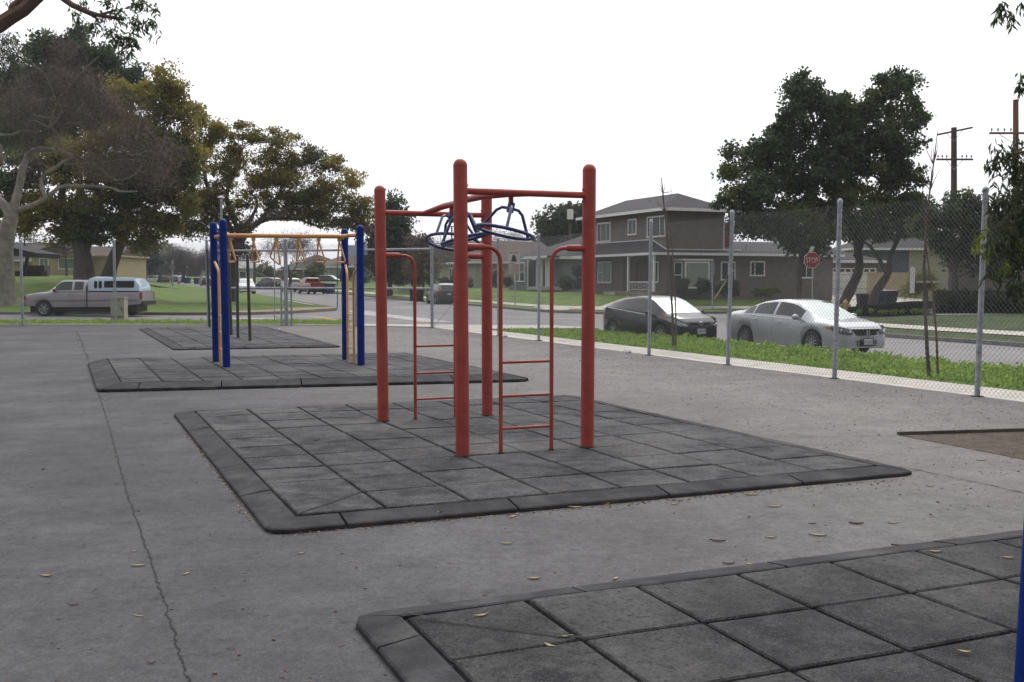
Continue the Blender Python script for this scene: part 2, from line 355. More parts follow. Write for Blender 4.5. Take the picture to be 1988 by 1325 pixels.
# narrow kerb and grass strip behind the back fence
mb = MB(); mb.prism([(-2.7, 35.1), (-8.07, 37.16), (-17.5, 37.31), (-40, 37.81), (-40, 38.05), (-17.5, 37.55), (-8.0, 37.4), (-2.7, 35.35)], -.9, .03); mb.build('concrete_edge', m_conc, kind='structure')
rows = [[Vector((-60, 37.9, -.02)), Vector((-17.5, 37.6, -.02)), Vector((-8, 37.45, -.03)), Vector((-5.9, 37.0, -.05))],
        [Vector((-60, 43.0, -.10)), Vector((-17.5, 42.0, -.10)), Vector((-10.5, 41.2, -.10)), Vector((-7.0, 39.4, -.1))]]
sheet('grass_strip', rows, m_grassA)
mb = MB(); mb.tube([(-60, 43.1, -.16), (-17.5, 42.1, -.16), (-10.4, 41.3, -.17), (-6.8, 39.6, -.18)], .09, 4); mb.build('kerb', m_curb, kind='structure')

def berm(x, y): return 1.75 * sm((-x / y - .335) / .07) * sm((y - 53) / 20.0)
def block(name, curb, back, rise, rdist, m, n=90, S_=(0, .02, .05, .1, .18, .3, .5, .75, 1.0), extra=None, walk=None, curbmat=None, h0=.13, walk_from=-1):
    C = resample(curb, n); B = resample(back, n)
    def hz(p, q):
        d = (p - q).length; z = Sz(p.x, p.y) + h0 + rise * sm(d / rdist)
        if extra: z += extra(p.x, p.y)
        return z
    rows = []
    for s in S_:
        rows.append([Vector((*(C[i].lerp(B[i], s)), hz(C[i].lerp(B[i], s), C[i]))) for i in range(n)])
    o = sheet(name, rows, m)
    mb = MB(); V = []; 
    for i in range(n):
        c = C[i]; d = (B[i] - c).normalized(); z = Sz(c.x, c.y)
        V += [Vector((*(c - d * .45), z + .004)), Vector((*(c - d * .02), z + .010)), Vector((*c, z + h0 + .01)), Vector((*(c + d * .16), z + h0 + .012)), Vector((*(c + d * .17), z - .1))]
    mb.add(V, [(i * 5 + k, i * 5 + k + 1, (i + 1) * 5 + k + 1, (i + 1) * 5 + k) for i in range(n - 1) for k in range(4)])
    mb.build('kerb', curbmat or m_curb, kind='structure')
    if walk:
        w0, w1 = walk; rows = []
        for ww in (w0, w1):
            r_ = []
            for i in range(n):
                if C[i].y < walk_from - 14: continue
                d = (B[i] - C[i]).normalized(); p = C[i] + d * ww; r_.append(Vector((*p, hz(p, C[i]) + .035)))
            rows.append(r_)
        # thick enough never to be crossed by the lawn between samples
        sheet('sidewalk', rows, m_conc)
    return hz
left_curb = [(-95, 52.2), (-24.6, 52.2), (-15.5, 53.6), (-12.2, 57.5), (-10.9, 65.0)] + [tuple(ons(*q)[:2]) for q in ((560, 584), (467, 570), (390, 559.5), (345, 552.5))]
left_curb.append(tuple(Vector(left_curb[-1]) + (Vector(left_curb[-1]) - Vector(left_curb[-3])).normalized() * 150))
left_back = [(-160, 170), (-55, 135), (-50, 136), (-47, 137), (-45, 138), (-48, 142), (-56, 155), (-80, 200), (-170, 400)]
block('park_lawn', left_curb, left_back, .12, 10, m_grassA, n=140, S_=(0, .01, .03, .05, .08, .11, .14, .17, .2, .24, .3, .4, .6, 1), extra=berm, walk=(2.6, 3.7), curbmat=m_curb, walk_from=78)
sheet('red_kerb', [[Vector((x, y, Sz(x, y) + h)) for x, y in ((-19.5, 52.9), (-17, 53.1), (-15.4, 53.5), (-13.9, 54.9))] for h in (.0, .148)], m_redc)
corner_curb = [(95, 100), (40, 76), (13.5, 63.2), (5.2, 60.3), (2.4, 61.6), (.9, 65.5), (-3.1, 78)] + [tuple(ons(*q)[:2]) for q in ((825, 587.3), (708, 576), (600, 566), (480, 557), (400, 551))]
corner_curb.append(tuple(Vector(corner_curb[-1]) + (Vector(corner_curb[-1]) - Vector(corner_curb[-3])).normalized() * 120))
corner_back = [(90, 140), (45, 120), (25, 110), (22, 112), (20, 115), (18, 118), (14, 125), (8, 140), (-5, 170), (-20, 200), (-40, 260), (-60, 330), (-90, 420)]
hz_corner = block('corner_lawn', corner_curb, corner_back, .85, 11, m_grassA, n=140, S_=(0, .02, .05, .1, .15, .2, .25, .32, .45, .7, 1), walk=(2.2, 3.5))
def corner_z(x, y):   # lot height near a point
    best = 1e9
    for a, b in zip(corner_curb, corner_curb[1:]):
        a, b = Vector(a), Vector(b); t = max(0, min(1, (Vector((x, y)) - a).dot(b - a) / (b - a).length_squared)); best = min(best, (a.lerp(b, t) - Vector((x, y))).length)
    return Sz(x, y) + .13 + .85 * sm(best / 11)
right_curb = [uv(-24, 15.3)[:2], uv(20, 15.3)[:2], uv(26, 16.0)[:2], uv(29.3, 18.5)[:2], uv(30.3, 22)[:2], uv(31, 60)[:2]]
right_back = [uv(-24, 50)[:2], uv(0, 48)[:2], uv(10, 46)[:2], uv(15, 45)[:2], uv(20, 45)[:2], uv(25, 60)[:2]]
block('right_lawn', right_curb, right_back, .42, 9, m_grassD, n=90, S_=(0, .02, .05, .1, .15, .2, .3, .45, .7, 1), walk=(2.4, 3.6))

# painted road marks
m_mark = mat('road_white', (.45, .45, .44), .8, (.26, .26, .26), 3)
m_marky = mat('road_yellow', (.48, .30, .10), .8, (.34, .22, .10), 3)
def strip(name, pts, wd, m, dz=.008):
    pts = [Vector(p[:2]) for p in pts]; rows = [[], []]
    for i, p in enumerate(pts):
        t = (pts[min(i + 1, len(pts) - 1)] - pts[max(i - 1, 0)]).normalized(); nn = Vector((-t.y, t.x))
        for k, s_ in ((0, 1), (1, -1)):
            q = p + nn * s_ * wd / 2; rows[k].append(Vector((q.x, q.y, Sz(q.x, q.y) + dz)))
    return sheet(name, rows, m)
def mk(*px): return [ons(x, y) for x, y in px]
strip('road_marking', mk((760, 613), (910, 614), (1060, 618), (1150, 621)), .35, m_mark)
strip('road_marking', mk((745, 606), (860, 605), (1000, 611)), .12, m_mark)
strip('road_marking', mk((760, 597), (800, 597)), 1.2, m_mark)
strip('road_marking', mk((1300, 606), (1425, 607)), .4, m_mark)
strip('road_marking', mk((1360, 613), (1425, 619)), .25, m_mark)
strip('road_marking', mk((600, 614), (625, 617), (655, 623)), .45, m_marky)
strip('road_marking', mk((745, 619), (800, 622), (840, 627)), .3, m_marky, .012)
strip('road_marking', mk((450, 619), (535, 619)), 1.6, m_mark)
mb = MB(); q = [at(663, 602, -.1), at(735, 611, -.1)]
strip('road_marking', mk((690, 604), (735, 612), (800, 619), (850, 626)), 1.5, m_mark, .010)
# dirt patch, tan corner at the end of the park lawn, kerb ramp tile
mb = MB(); pl = [at(565, 600, .0), at(600, 596, .0), at(700, 596, 0), at(745, 602, 0), at(700, 611, 0), at(600, 611, 0)]
m_tan = mat('worn_concrete', (.27, .23, .17), .9, (.19, .17, .13), .8, dirt=((.36, .25, .1), .6, .5))
mb = MB(); pl = [(-15.2, 55.0), (-14, 54.0), (-12.0, 56.9), (-10.6, 62.5), (-11.2, 65.2), (-14.8, 62)]
mb.prism(pl, -.6, Sz(-12, 60) + .165); mb.build('corner_paving', m_tan, kind='structure')
# dirt bed at the right edge of the yard
m_dirt = mat('dirt', (.080, .054, .034), .95, (.032, .023, .016), 5, bump=1, bscale=30, dirt=((.12, .095, .06), 9, .5), detail=10)
a, b, c, d = at(1745, 846, .0), at(2150, 834, 0), at(2150, 925, 0), at(1850, 866, 0)
mb = MB(); mb.add([p + Vector((0, 0, .004)) for p in (a, b, c, d)], [(0, 1, 2, 3)][:1]); mb.build('dirt_bed', m_dirt, kind='structure')
mb = MB()
for s_ in range(12):
    p0, p1 = a.lerp(b, s_ / 12), a.lerp(b, (s_ + 1) / 12); mb.box((p0 + p1) / 2 + Vector((0, .03, .02)), ((p1 - p0).length * .985, .04, .03), math.atan2((p1 - p0).y, (p1 - p0).x))
tag(mb.build('timber_edging', m_bark), 'low dark timber edging along the back of the dirt bed at the right', 'edging')

# cracks in the asphalt
def crack(pts, wd, jit, n=160, z=.003, name='asphalt_crack'):
    Q = resample(pts, n); rows = [[], []]; off = 0
    for i, p in enumerate(Q):
        t = (Q[min(i + 1, n - 1)] - Q[max(i - 1, 0)]).normalized(); nn = Vector((-t.y, t.x)); off = off * .6 + random.uniform(-jit, jit)
        ww = wd * random.uniform(.25, 1.25)
        rows[0].append(Vector((*(p + nn * (off + ww / 2)), z))); rows[1].append(Vector((*(p + nn * (off - ww / 2)), z)))
    return sheet(name, rows, m_black)
crack([at(370, 1340), at(300, 1110), at(250, 970), at(212, 830), at(190, 760)], .011, .006, 700)
crack([at(172, 700), at(160, 670), at(150, 645)], .05, .02, 60)
crack([at(1240, 800), at(1380, 830), at(1520, 868), at(1790, 915), at(2000, 960)], .012, .01, 120)
crack([at(1500, 850), at(1740, 847)], .012, .01, 80)
crack([at(1640, 925), at(1790, 914)], .01, .008, 30)

# ------------------------------------------------------------------ rubber mats
def rubber_mat(c00, c10, c11, c01, nx, ny, label, z=.06, ramp=.23, corner_tris=True, piece=2, rm=None):
    """c00 front-left .. c11 back-right of the tile field"""
    c00, c10, c11, c01 = [Vector(c[:2]) for c in (c00, c10, c11, c01)]
    base = (c00 + c11) / 2
    t = thing('rubber_mat', (base.x, base.y, 0), label, 'play mat', 'rubber safety mats under the play equipment')
    def P(i, j): s, q = i / nx, j / ny; return c00.lerp(c10, s).lerp(c01.lerp(c11, s), q)
    mb = MB(); mb.prism([P(0, 0), P(nx, 0), P(nx, ny), P(0, ny)], .002, z - .022); mb.build('base_sheet', m_black, t)
    mb = MB(); g = .012
    wav = lambda p: .006 * math.sin(p.x * 2.1 + 1) * math.sin(p.y * 1.7)
    for i in range(nx):
        for j in range(ny):
            Q = [P(i, j), P(i + 1, j), P(i + 1, j + 1), P(i, j + 1)]; cc = sum(Q, Vector((0, 0))) / 4; dz = random.uniform(-.0035, .0035)
            def ins(k): return [cc + (q - cc) * (1 - k / .3) for q in Q]
            lo, mid, hi = ins(g), ins(g), ins(g + .008)
            tl = [random.uniform(-.003, .003) for _ in range(4)]
            V = [(*p, z - .04) for p in lo] + [(*p, z - .008 + wav(p) + dz + tl[k]) for k, p in enumerate(mid)] + [(*p, z + wav(p) + dz + tl[k]) for k, p in enumerate(hi)]
            V.append((*cc, z + wav(cc) + dz - .002))
            mb.add(V, [(0, 1, 5, 4), (1, 2, 6, 5), (2, 3, 7, 6), (3, 0, 4, 7), (4, 5, 9, 8), (5, 6, 10, 9), (6, 7, 11, 10), (7, 4, 8, 11), (8, 9, 12), (9, 10, 12), (10, 11, 12), (11, 8, 12)])
    mb.build('tile_surface', rm or m_rubber, t)
    if corner_tris:
        mb = MB()
        for (i, j, k, l) in ((0, 0, 1, 1), (nx, 0, nx - 1, 1), (0, ny, 1, ny - 1), (nx, ny, nx - 1, ny - 1)):
            a, b = P(i, j), P(k, l); d = (b - a).normalized(); n_ = Vector((-d.y, d.x)) * .007
            mb = MB(); mb.add([(*(p), z + .0148) for p in (a + n_, b + n_, b - n_, a - n_)], [(0, 1, 2, 3)]); mb.build('corner_cut_line', m_black, t)
    sides = [(P(0, 0), P(nx, 0), nx), (P(nx, 0), P(nx, ny), ny), (P(nx, ny), P(0, ny), nx), (P(0, ny), P(0, 0), ny)]
    for a, b, n_ in sides:
        d = (b - a).normalized(); out = Vector((d.y, -d.x)); cuts = [0.0] + [k - .35 for k in range(1 + 0, n_, piece)][1:] + [float(n_)]
        cuts = [0.0] + [k + .45 for k in range(0, n_ - 1, piece)] + [float(n_)]
        for k in range(len(cuts) - 1):
            s0, s1 = cuts[k] / n_, cuts[k + 1] / n_
            p, q = a.lerp(b, s0) + d * (.009 if k else 0), a.lerp(b, s1) - d * (.009 if k < len(cuts) - 2 else 0)
            p1, q1 = p + out * ramp, q + out * ramp
            cut0 = cut1 = 0
            if k == 0: p1 = p1 - d * ramp * .85; cut0 = 1
            if k == len(cuts) - 2: q1 = q1 + d * ramp * .85; cut1 = 1
            pi, qi = p + out * .012, q + out * .012
            if cut0: pi -= d * .01
            if cut1: qi += d * .01
            lip = .029 if z < .1 else .045; dz = random.uniform(-.003, .003); mb = MB(); N = 7; top = []
            for m_ in range(N):
                f = m_ / (N - 1); top.append((pi.lerp(qi, f), p1.lerp(q1, f)))
            if cut0: top[0] = (pi, p + out * ramp * .84 - d * ramp * .84); top[1] = (pi + d * .012, p + out * ramp - d * ramp * .42)
            if cut1: top[-1] = (qi, q + out * ramp * .84 + d * ramp * .84); top[-2] = (qi - d * .012, q + out * ramp + d * ramp * .42)
            V = []
            for (u_, v_) in top:
                w_ = random.uniform(-.0015, .0015)
                V += [(*u_, .003), (*u_, z - .006 + dz), (*(u_.lerp(v_, .07)), z - .001 + dz), (*(u_.lerp(v_, .95)), lip + .004 + w_), (*v_, lip - .004 + w_), (*v_, .002)]
            fs = [(i * 6 + r, i * 6 + r + 1, (i + 1) * 6 + r + 1, (i + 1) * 6 + r) for i in range(N - 1) for r in range(5)]
            fs += [tuple(range(6)), tuple(range((N - 1) * 6, N * 6))[::-1]]
            mb.add(V, fs); mb.build('edge_ramp', m_rubdark, t)
    return t
MZ = .06
rubber_mat(at(578, 1001.8, MZ), at(1702, 903.7, MZ), at(1097, 768, MZ), at(378.9, 798.1, MZ), 8, 10, 'black rubber tile mat under the red climbing frame, in the middle')
BZ = .11
rubber_mat(at(235.8, 742.5, BZ), at(980, 725.6, BZ), at(785, 685.4, BZ), at(208.5, 696.6, BZ), 10, 9, 'black rubber tile mat under the blue and yellow overhead ladder', z=BZ, ramp=.34)
rubber_mat(at(355.5, 674, MZ), at(640, 669.5, MZ), at(506, 633.8, MZ), at(285, 636.5, MZ), 6, 18, 'farthest black rubber tile mat, under the thin dark posts by the back fence', z=MZ)
n0 = at(785.3, 1196.1, MZ).to_2d(); ux, uy = Vector((.923, .385)) * .606, Vector((.393, -.9195)) * .61
rubber_mat(n0 + uy * 5, n0 + uy * 5 + ux * 12, n0 + ux * 12, n0, 12, 5, 'nearest black rubber tile mat, cut off by the bottom edge of the photo', z=MZ, rm=m_rubber2, ramp=.205)

# ------------------------------------------------------------------ fallen leaves and grit
m_lfa = mat('dry_leaf', (.50, .42, .24), .7, (.36, .29, .15), 60, isl=.3); m_lfb = mat('brown_leaf', (.13, .07, .05), .7, (.08, .05, .04), 60, isl=.3)
m_lfg = mat('green_leaf', (.32, .34, .12), .6, (.2, .25, .08), 60)
LEAVES = []
ORD = ['leftmost', 'second', 'third', 'fourth', 'fifth', 'sixth', 'seventh', 'eighth', 'ninth', 'tenth', 'eleventh', 'twelfth', 'thirteenth', 'fourteenth', 'fifteenth', 'sixteenth', 'seventeenth', 'eighteenth', 'nineteenth', 'twentieth']
def leaf(p, L_, W_, ang, m, z0, curl):
    mb = MB(); n = 7; V = []
    for i in range(n):
        f = i / (n - 1); x = (f - .5) * L_; wd = W_ * math.sin(math.pi * min(1, f * .93 + .05)) ** .8 / 2; cy = curl * L_ * .06 * (f - .5) ** 2 * 4
        z = .0025 + .003 * (2 * f - 1) ** 2 * (1 + abs(curl))
        for s_ in (1, 0, -1):
            q = Matrix.Rotation(ang, 2) @ Vector((x, cy + s_ * wd)); V.append((p[0] + q.x, p[1] + q.y, z0 + z + (abs(s_) * .3 * W_)))
    mb.add(V, [(i * 3 + k, i * 3 + k + 1, (i + 1) * 3 + k + 1, (i + 1) * 3 + k) for i in range(n - 1) for k in range(2)])
    o = mb.build('fallen_leaf', m, None, org=(p[0], p[1], z0), smooth=True); LEAVES.append((o, m, z0, p[0], p[1]))
LV = [(862, 994, 2.6, 1, m_lfg, .03), (765, 1017, 3, .2, m_lfa, 0), (934, 1197, 1.4, .5, m_lfa, MZ), (1098, 1238, 1.2, .3, m_lfa, MZ), (1067, 1256, 1.2, -.8, m_lfa, MZ), (1037, 1125, 1.4, .1, m_lfa, 0),
      (984, 1057, 1.4, .2, m_lfa, 0), (1195, 1125, 1, .9, m_lfa, 0), (268, 1100, 1.5, .1, m_lfa, 0), (90, 1120, 1.3, -.2, m_lfa, 0), (1393, 1052, 1.8, -.3, m_lfb, 0), (1496, 1045, 1.2, 0, m_lfa, 0), (1588, 1041, 2, -.2, m_lfa, 0),
      (1203, 880, .9, -.4, m_lfg, MZ), (1256, 943, .9, -.2, m_lfg, .06), (1093, 954, 1.2, .2, m_lfa, .06), (808, 882, 1, .2, m_lfa, MZ), (787, 881, .7, 0, m_lfa, MZ), (693, 919, .9, -.3, m_lfa, MZ), (697, 874, .9, .1, m_lfa, MZ),
      (760, 834, .9, 0, m_lfa, MZ), (1504, 985, 2, 0, m_lfa, 0), (1460, 962, 2, .1, m_lfa, 0), (1171, 980, 1.8, 0, m_lfa, 0), (1116, 987, 2, 0, m_lfa, 0), (995, 1005, 1.3, .9, m_lfa, 0), (1310, 980, 1.2, .4, m_lfa, 0),
      (1733, 1017, 1.2, 0, m_lfa, 0), (1662, 1018, 1.8, -.2, m_lfb, 0), (1577, 1018, .9, 0, m_lfb, 0), (1850, 1180, 1, 0, m_lfa, 0), (1872, 1268, 1.1, -.4, m_lfa, MZ), (1957, 1085, 1.3, -.1, m_lfa, MZ), (1815, 1073, 1.6, -.1, m_lfa, MZ), (1750, 1061, 2, -.1, m_lfb, 0),
      (1415, 1096, 1.2, 0, m_lfb, 0), (1455, 1097, 1, .3, m_lfa, 0), (1905, 895, 1.5, -.1, m_lfa, 0), (226, 885, .8, 0, m_lfa, 0), (210, 818, .9, 0, m_lfa, 0), (95, 780, 1.2, -.4, m_lfa, 0), (30, 786, .7, 0, m_lfa, 0), (1055, 1285, .7, 0, m_lfb, 0),
      (1178, 700, 1.1, 0, m_lfa, 0), (60, 885, .8, 0, m_lfa, 0), (585, 1076, .9, .6, m_lfa, 0), (260, 1072, .7, .3, m_lfa, 0), (880, 864, .9, 0, m_lfa, MZ), (893, 866, .8, 0, m_lfb, MZ), (1017, 852, .9, -.1, m_lfa, MZ), (1005, 819, .7, 0, m_lfa, MZ)]
for x, y, sz, a, m, z in LV:
    p = at(x, y, z); leaf((p.x, p.y), .055 * sz * random.uniform(.9, 1.15), .016 * sz ** .6 * random.uniform(.8, 1.2), a, m, z, random.uniform(-.6, .6))
for i in range(34):
    x, y = random.uniform(40, 1980), 650 + 640 * random.random() ** 1.3
    z = 0; p = at(x, y, z)
    f = (p.x - 0.45 * 0) ; k = (p.x + 1.4) * .923 + (p.y - 6.7) * .385; l = -(p.x + 1.4) * .393 + (p.y - 6.7) * .92
    if -.4 < k < 5.3 and -.4 < l < 6.5: z = MZ
    p = at(x, y, z)
    leaf((p.x, p.y), random.uniform(.03, .075), random.uniform(.008, .02), random.uniform(-1.6, 1.6), random.choice([m_lfa, m_lfa, m_lfb, m_lfb]), z, random.uniform(-.8, .8))
# a label for each leaf: colour, zone it lies in, and its rank from the left inside that zone
def zone(px, py, z):
    if z > 0: return 'nearest mat' if py > 1040 else ('mat under the red frame' if py > 765 else 'mat under the blue posts')
    if px < 200: return 'asphalt left of the crack'
    if py > 1090: return 'asphalt left of the nearest mat'
    if py > 905 and px > 1450: return 'asphalt before the dirt bed'
    if py > 905: return 'asphalt before the red frame mat'
    if px > 1050: return 'asphalt near the right fence'
    if py > 765: return 'asphalt behind the red frame mat'
    return 'asphalt by the far mats'
Z_ = {}
for o, m, z0, x, y in LEAVES:
    dd = y * CP - (z0 - CAM_H) * SP; px = CXP + F_PX * x / dd; py = CYP - F_PX * (y * SP + (z0 - CAM_H) * CP) / dd
    nm = 'brown curled' if m is m_lfb else ('yellow green' if m is m_lfg else 'pale dry'); Z_.setdefault((nm, zone(px, py, z0)), []).append((px, o))
for (nm, zn), L_ in Z_.items():
    L_.sort(key=lambda q: q[0])
    for k, (px, o) in enumerate(L_):
        lab = '%s leaf on the %s' % (nm, zn) if len(L_) == 1 else '%s %s leaf%s on the %s' % (ORD[k], nm, '' if k == 0 else ' from the left', zn)
        tag(o, lab, 'leaf', '%s leaves fallen on the playground' % nm)
# fine grit, twigs and crumbs nobody could count
def grit(n, fn, smin, smax, m, name, label):
    V = []
    for i in range(n):
        p = fn(); s_ = random.uniform(smin, smax); a = random.uniform(0, math.pi); asp = random.choice([.15, .25, .4, .7])
        if s_ > .02: asp = .11
        h = s_ * asp * .5; dx = Vector((math.cos(a), math.sin(a), 0)) * s_ / 2; dy = Vector((-math.sin(a), math.cos(a), 0)) * s_ * asp / 2; c = Vector((p.x, p.y, p.z + .002)); t = Vector((0, 0, h))
        A = [c - dx - dy, c + dx - dy, c + dx + dy, c - dx + dy]; B = [q * 1.0 + t for q in A]; B = [c + t + (q - c) * .7 for q in A]
        for f in ((A[0], A[1], B[1], B[0]), (A[1], A[2], B[2], B[1]), (A[2], A[3], B[3], B[2]), (A[3], A[0], B[0], B[3]), (B[0], B[1], B[2], B[3])): V.append([tuple(q) for q in f])
    return quads_np(name, V, m, kind='stuff', label=label, cat='debris')
def rnd_yard():
    while True:
        u, v = random.uniform(-9, 22), -abs(random.gauss(0, 3.2)) - .1
        p = uv(u, v)
        if p.y > 4.2 and v > -12: return Vector((p.x, p.y, 0))
grit(14000, rnd_yard, .006, .034, m_lfb, 'leaf_debris', 'fine dark crumbs scattered over the asphalt near the right fence')
def rnd_all():
    p = at(random.uniform(-50, 2050), 640 + 700 * random.random() ** 1.2); return Vector((p.x, p.y, 0))
grit(550, rnd_all, .003, .036, m_lfb, 'twig_debris', 'thin sparse twigs and crumbs scattered over the whole yard')
def edge_pt():
    a, b = random.choice([(at(500, 1010), at(350, 812)), (at(350, 815), at(500, 1012)), (at(560, 1036), at(1740, 930)), (at(560, 1036), at(1740, 930)), (at(195, 765), at(1010, 738)), (at(140, 640), at(215, 800))])
    p = a.lerp(b, random.random()); return Vector((p.x + random.gauss(0, .03), p.y - abs(random.gauss(0, .05)), 0))
grit(1500, edge_pt, .008, .03, m_lfb, 'edge_debris', 'brown crumbs gathered along the edges of the rubber mats')
grit(500, edge_pt, .01, .035, m_lfa, 'pale_debris', 'pale leaf bits gathered along the edges of the rubber mats')
def bed_pt():
    p = a_.lerp(b_, random.random()).lerp(d_.lerp(c_, random.random()), random.random()); return p
a_, b_, c_, d_ = a, b, c, d
a_, b_, c_, d_ = at(1745, 846, .0), at(2150, 834, 0), at(2150, 925, 0), at(1850, 866, 0)
grit(2500, bed_pt, .01, .045, m_lfb, 'bed_litter', 'brown leaf litter covering the dirt bed')

# ------------------------------------------------------------------ playground frames
def post(parent, bx, by, tx, ty, r, m, z0=MZ, band=None, bands=()):
    b = at(bx, by, z0); t = atd(tx, ty, b.y); t.y = b.y
    d = (t - b); L_ = d.length; mb = MB(); n = 20
    cap = [(0, 0), (0.55, .45)]
    pts = [b, b + d * (1 - r / L_ * 1.05)]; rr = [r, r]
    for k in range(1, 7):
        a = k / 6 * math.pi / 2; pts.append(b + d * (1 - r / L_ * 1.05) + d.normalized() * r * 1.02 * math.sin(a)); rr.append(max(.002, r * 1.015 * math.cos(a)))
    mb.tube(pts, rr, 24, caps=False); o = mb.build('post', m, parent, smooth=True)
    q = b + d * (1 - r / L_ * 1.05); mb = MB(); mb.tube([q - d.normalized() * .004, q + d.normalized() * .004], r * 1.025, 24); mb.build('cap_rim', m, o)
    for hy in bands:
        q = b + d * ((by - hy) / (by - ty)); mb = MB(); mb.tube([q - d.normalized() * .018, q + d.normalized() * .018], r * 1.13, 24); mb.build('collar', m, o)
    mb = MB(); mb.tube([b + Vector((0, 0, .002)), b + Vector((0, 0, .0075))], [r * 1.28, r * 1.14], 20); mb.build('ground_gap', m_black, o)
    return b, t, d
rp = thing('climbing_frame', at(940, 850, MZ), 'red climbing frame with four posts, side ladders and blue overhead wheels', 'climbing frame')
r5 = .0615
B1, T1, D1 = post(rp, 898, 885, 893.3, 308, r5, m_red); B2, T2, D2 = post(rp, 1140, 868, 1144.3, 318, r5, m_red)
B3, T3, D3 = post(rp, 744, 817, 737, 360, r5, m_red); B4, T4, D4 = post(rp, 946, 806, 944.5, 368, r5, m_red)
def on(B, T, y, by, ty): return B.lerp(T, (by - y) / (by - ty))
f1, f2 = on(B1, T1, 372, 885, 308), on(B2, T2, 377, 868, 318); g3, g4 = on(B3, T3, 411.5, 817, 360), on(B4, T4, 419, 806, 368)
g3.z = g4.z = (g3.z + g4.z) / 2; f1.z = f2.z = (f1.z + f2.z) / 2
mb = MB(); mb.tube([f1, f2], .030, 16); mb.build('crossbar', m_red, rp, smooth=True)
mb = MB(); mb.tube([g3, g4], .030, 16); mb.build('crossbar', m_red, rp, smooth=True)
mb = MB()     # bolts of the crossbars
for p, s_ in ((f1, 1), (f2, -1), (g3, 1), (g4, -1)):
    for dz in (-.055, .05): mb.blob(p + (f2 - f1).normalized() * s_ * (r5 + .002) + Vector((0, 0, dz)), .011, 4)
mb.build('bolt', m_red, rp, smooth=True)
zr = f1.z
W3 = lambda px, d, z: Vector(((px - CXP) / F_PX * d, d, z))
ra = [g3.lerp(g4, .40) + Vector((0, -.0, 0)), W3(862, 11.35, zr + .03), W3(890, 10.9, zr + .035), W3(908, 10.45, zr + .035), W3(940, 9.95, zr + .03), W3(985, 9.58, zr + .02), f1.lerp(f2, .52)]
mb = MB(); mb.tube(ra, [.03, .034, .034, .034, .034, .034, .03], 14); mb.build('top_rail', m_red, rp, smooth=True)
def ring_wheel(hub, c, rad, nrm, phase, stem_top):
    """blue turning wheel: hub under the rail, three bent spokes, ring of tube"""
    nrm = Vector(nrm).normalized(); e1 = nrm.orthogonal().normalized(); e2 = nrm.cross(e1)
    mb = MB(); mb.tube([stem_top, hub + Vector((0, 0, .03))], .024, 12); mb.build('hanger', m_red, rp, smooth=True)
    ring = MB(); pts = [c + (e1 * math.cos(a) + e2 * math.sin(a)) * rad for a in [2 * math.pi * k / 40 for k in range(41)]]
    ring.tube(pts, .0165, 10, caps=False); ro = ring.build('grip_wheel', m_wheelblue, rp, smooth=True)
    hb = MB(); hb.tube([hub + nrm * .035, hub - nrm * .055], .034, 14); hb.build('hub', m_wheelblue, ro, smooth=True)
    for k in range(3):
        a = phase + 2 * math.pi * k / 3; d = e1 * math.cos(a) + e2 * math.sin(a); end = c + d * rad; h0 = hub - nrm * .015
        q1 = h0 + d * rad * .34; q2 = h0 + d * rad * .52 - nrm * .03
        mb = MB(); mb.tube([h0, q1, q1.lerp(q2, .5) - nrm * .002, q2, end], .0145, 8); mb.build('spoke', m_wheelblue, ro, smooth=True)
h1 = W3(992, 9.55, zr - .10); c1 = W3(980, 9.5, zr - .335)
ring_wheel(h1, c1, .268, (.21, .10, 1), 1.9, h1 + Vector((0, 0, .11)))
h2 = W3(899, 10.35, zr - .11); c2 = W3(906, 10.3, zr - .36)
ring_wheel(h2, c2, .25, (-.24, .02, 1), .35, h2 + Vector((0.02, 0, .13)))
h3 = W3(877, 11.1, zr - .10); c3 = W3(880, 11.05, zr - .37)
ring_wheel(h3, c3, .285, (.10, .28, 1), 1.2, h3 + Vector((0.0, 0, .12)))
def arc_pts(a, corner, b, r, n=8):
    u = (a - corner).normalized(); v = (b - corner).normalized(); P = [a]
    for k in range(n + 1):
        t = k / n; p0, p1 = corner + u * r, corner + v * r; P.append((1 - t) ** 2 * p0 + 2 * t * (1 - t) * corner + t * t * p1)
    return P + [b]
def side_ladder(parent, Bp, Tp, byp, typ, y_top, Bq, Tq, byq, tyq, y_topq, frac, rungs, m, r=.0185):
    """two J shaped bars leave the posts towards each other, bend down to the ground, rungs between"""
    a, b = on(Bp, Tp, y_top, byp, typ), on(Bq, Tq, y_topq, byq, tyq); a.z = b.z = (a.z + b.z) / 2
    ax = (b - a).normalized(); Ld = (b - a).length; off = frac * Ld
    lad = MB(); outs = []
    feet = []
    for p, s_ in ((a, 1), (b, -1)):
        corner = p + ax * s_ * off; foot = Vector((corner.x, corner.y, MZ)); lad = MB()
        lad.tube(arc_pts(p + ax * s_ * r5 * .9, corner, foot, .15), r, 12); o = lad.build('ladder_rail', m, parent, smooth=True); feet.append(foot)
        cl = MB(); q = p + ax * s_ * r5 * .6; cl.tube([q, q + ax * s_ * .03, q + ax * s_ * .17, q + ax * s_ * .185], [.030, .031, .031, .022], 12); cl.build('clamp', m, o, smooth=True)
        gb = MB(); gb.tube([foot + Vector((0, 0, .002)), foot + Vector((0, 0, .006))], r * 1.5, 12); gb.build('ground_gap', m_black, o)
    for z in rungs:
        mb = MB(); mb.tube([feet[0] + Vector((0, 0, z)), feet[1] + Vector((0, 0, z))], .0125, 10); mb.build('rung', m, parent, smooth=True)
rz_ = [(877 - y) / F_PX * 9.1 - .0 for y in (698, 765, 829)]
side_ladder(rp, B1, T1, 885, 308, 478, B2, T2, 868, 318, 480, .30, rz_, m_red)
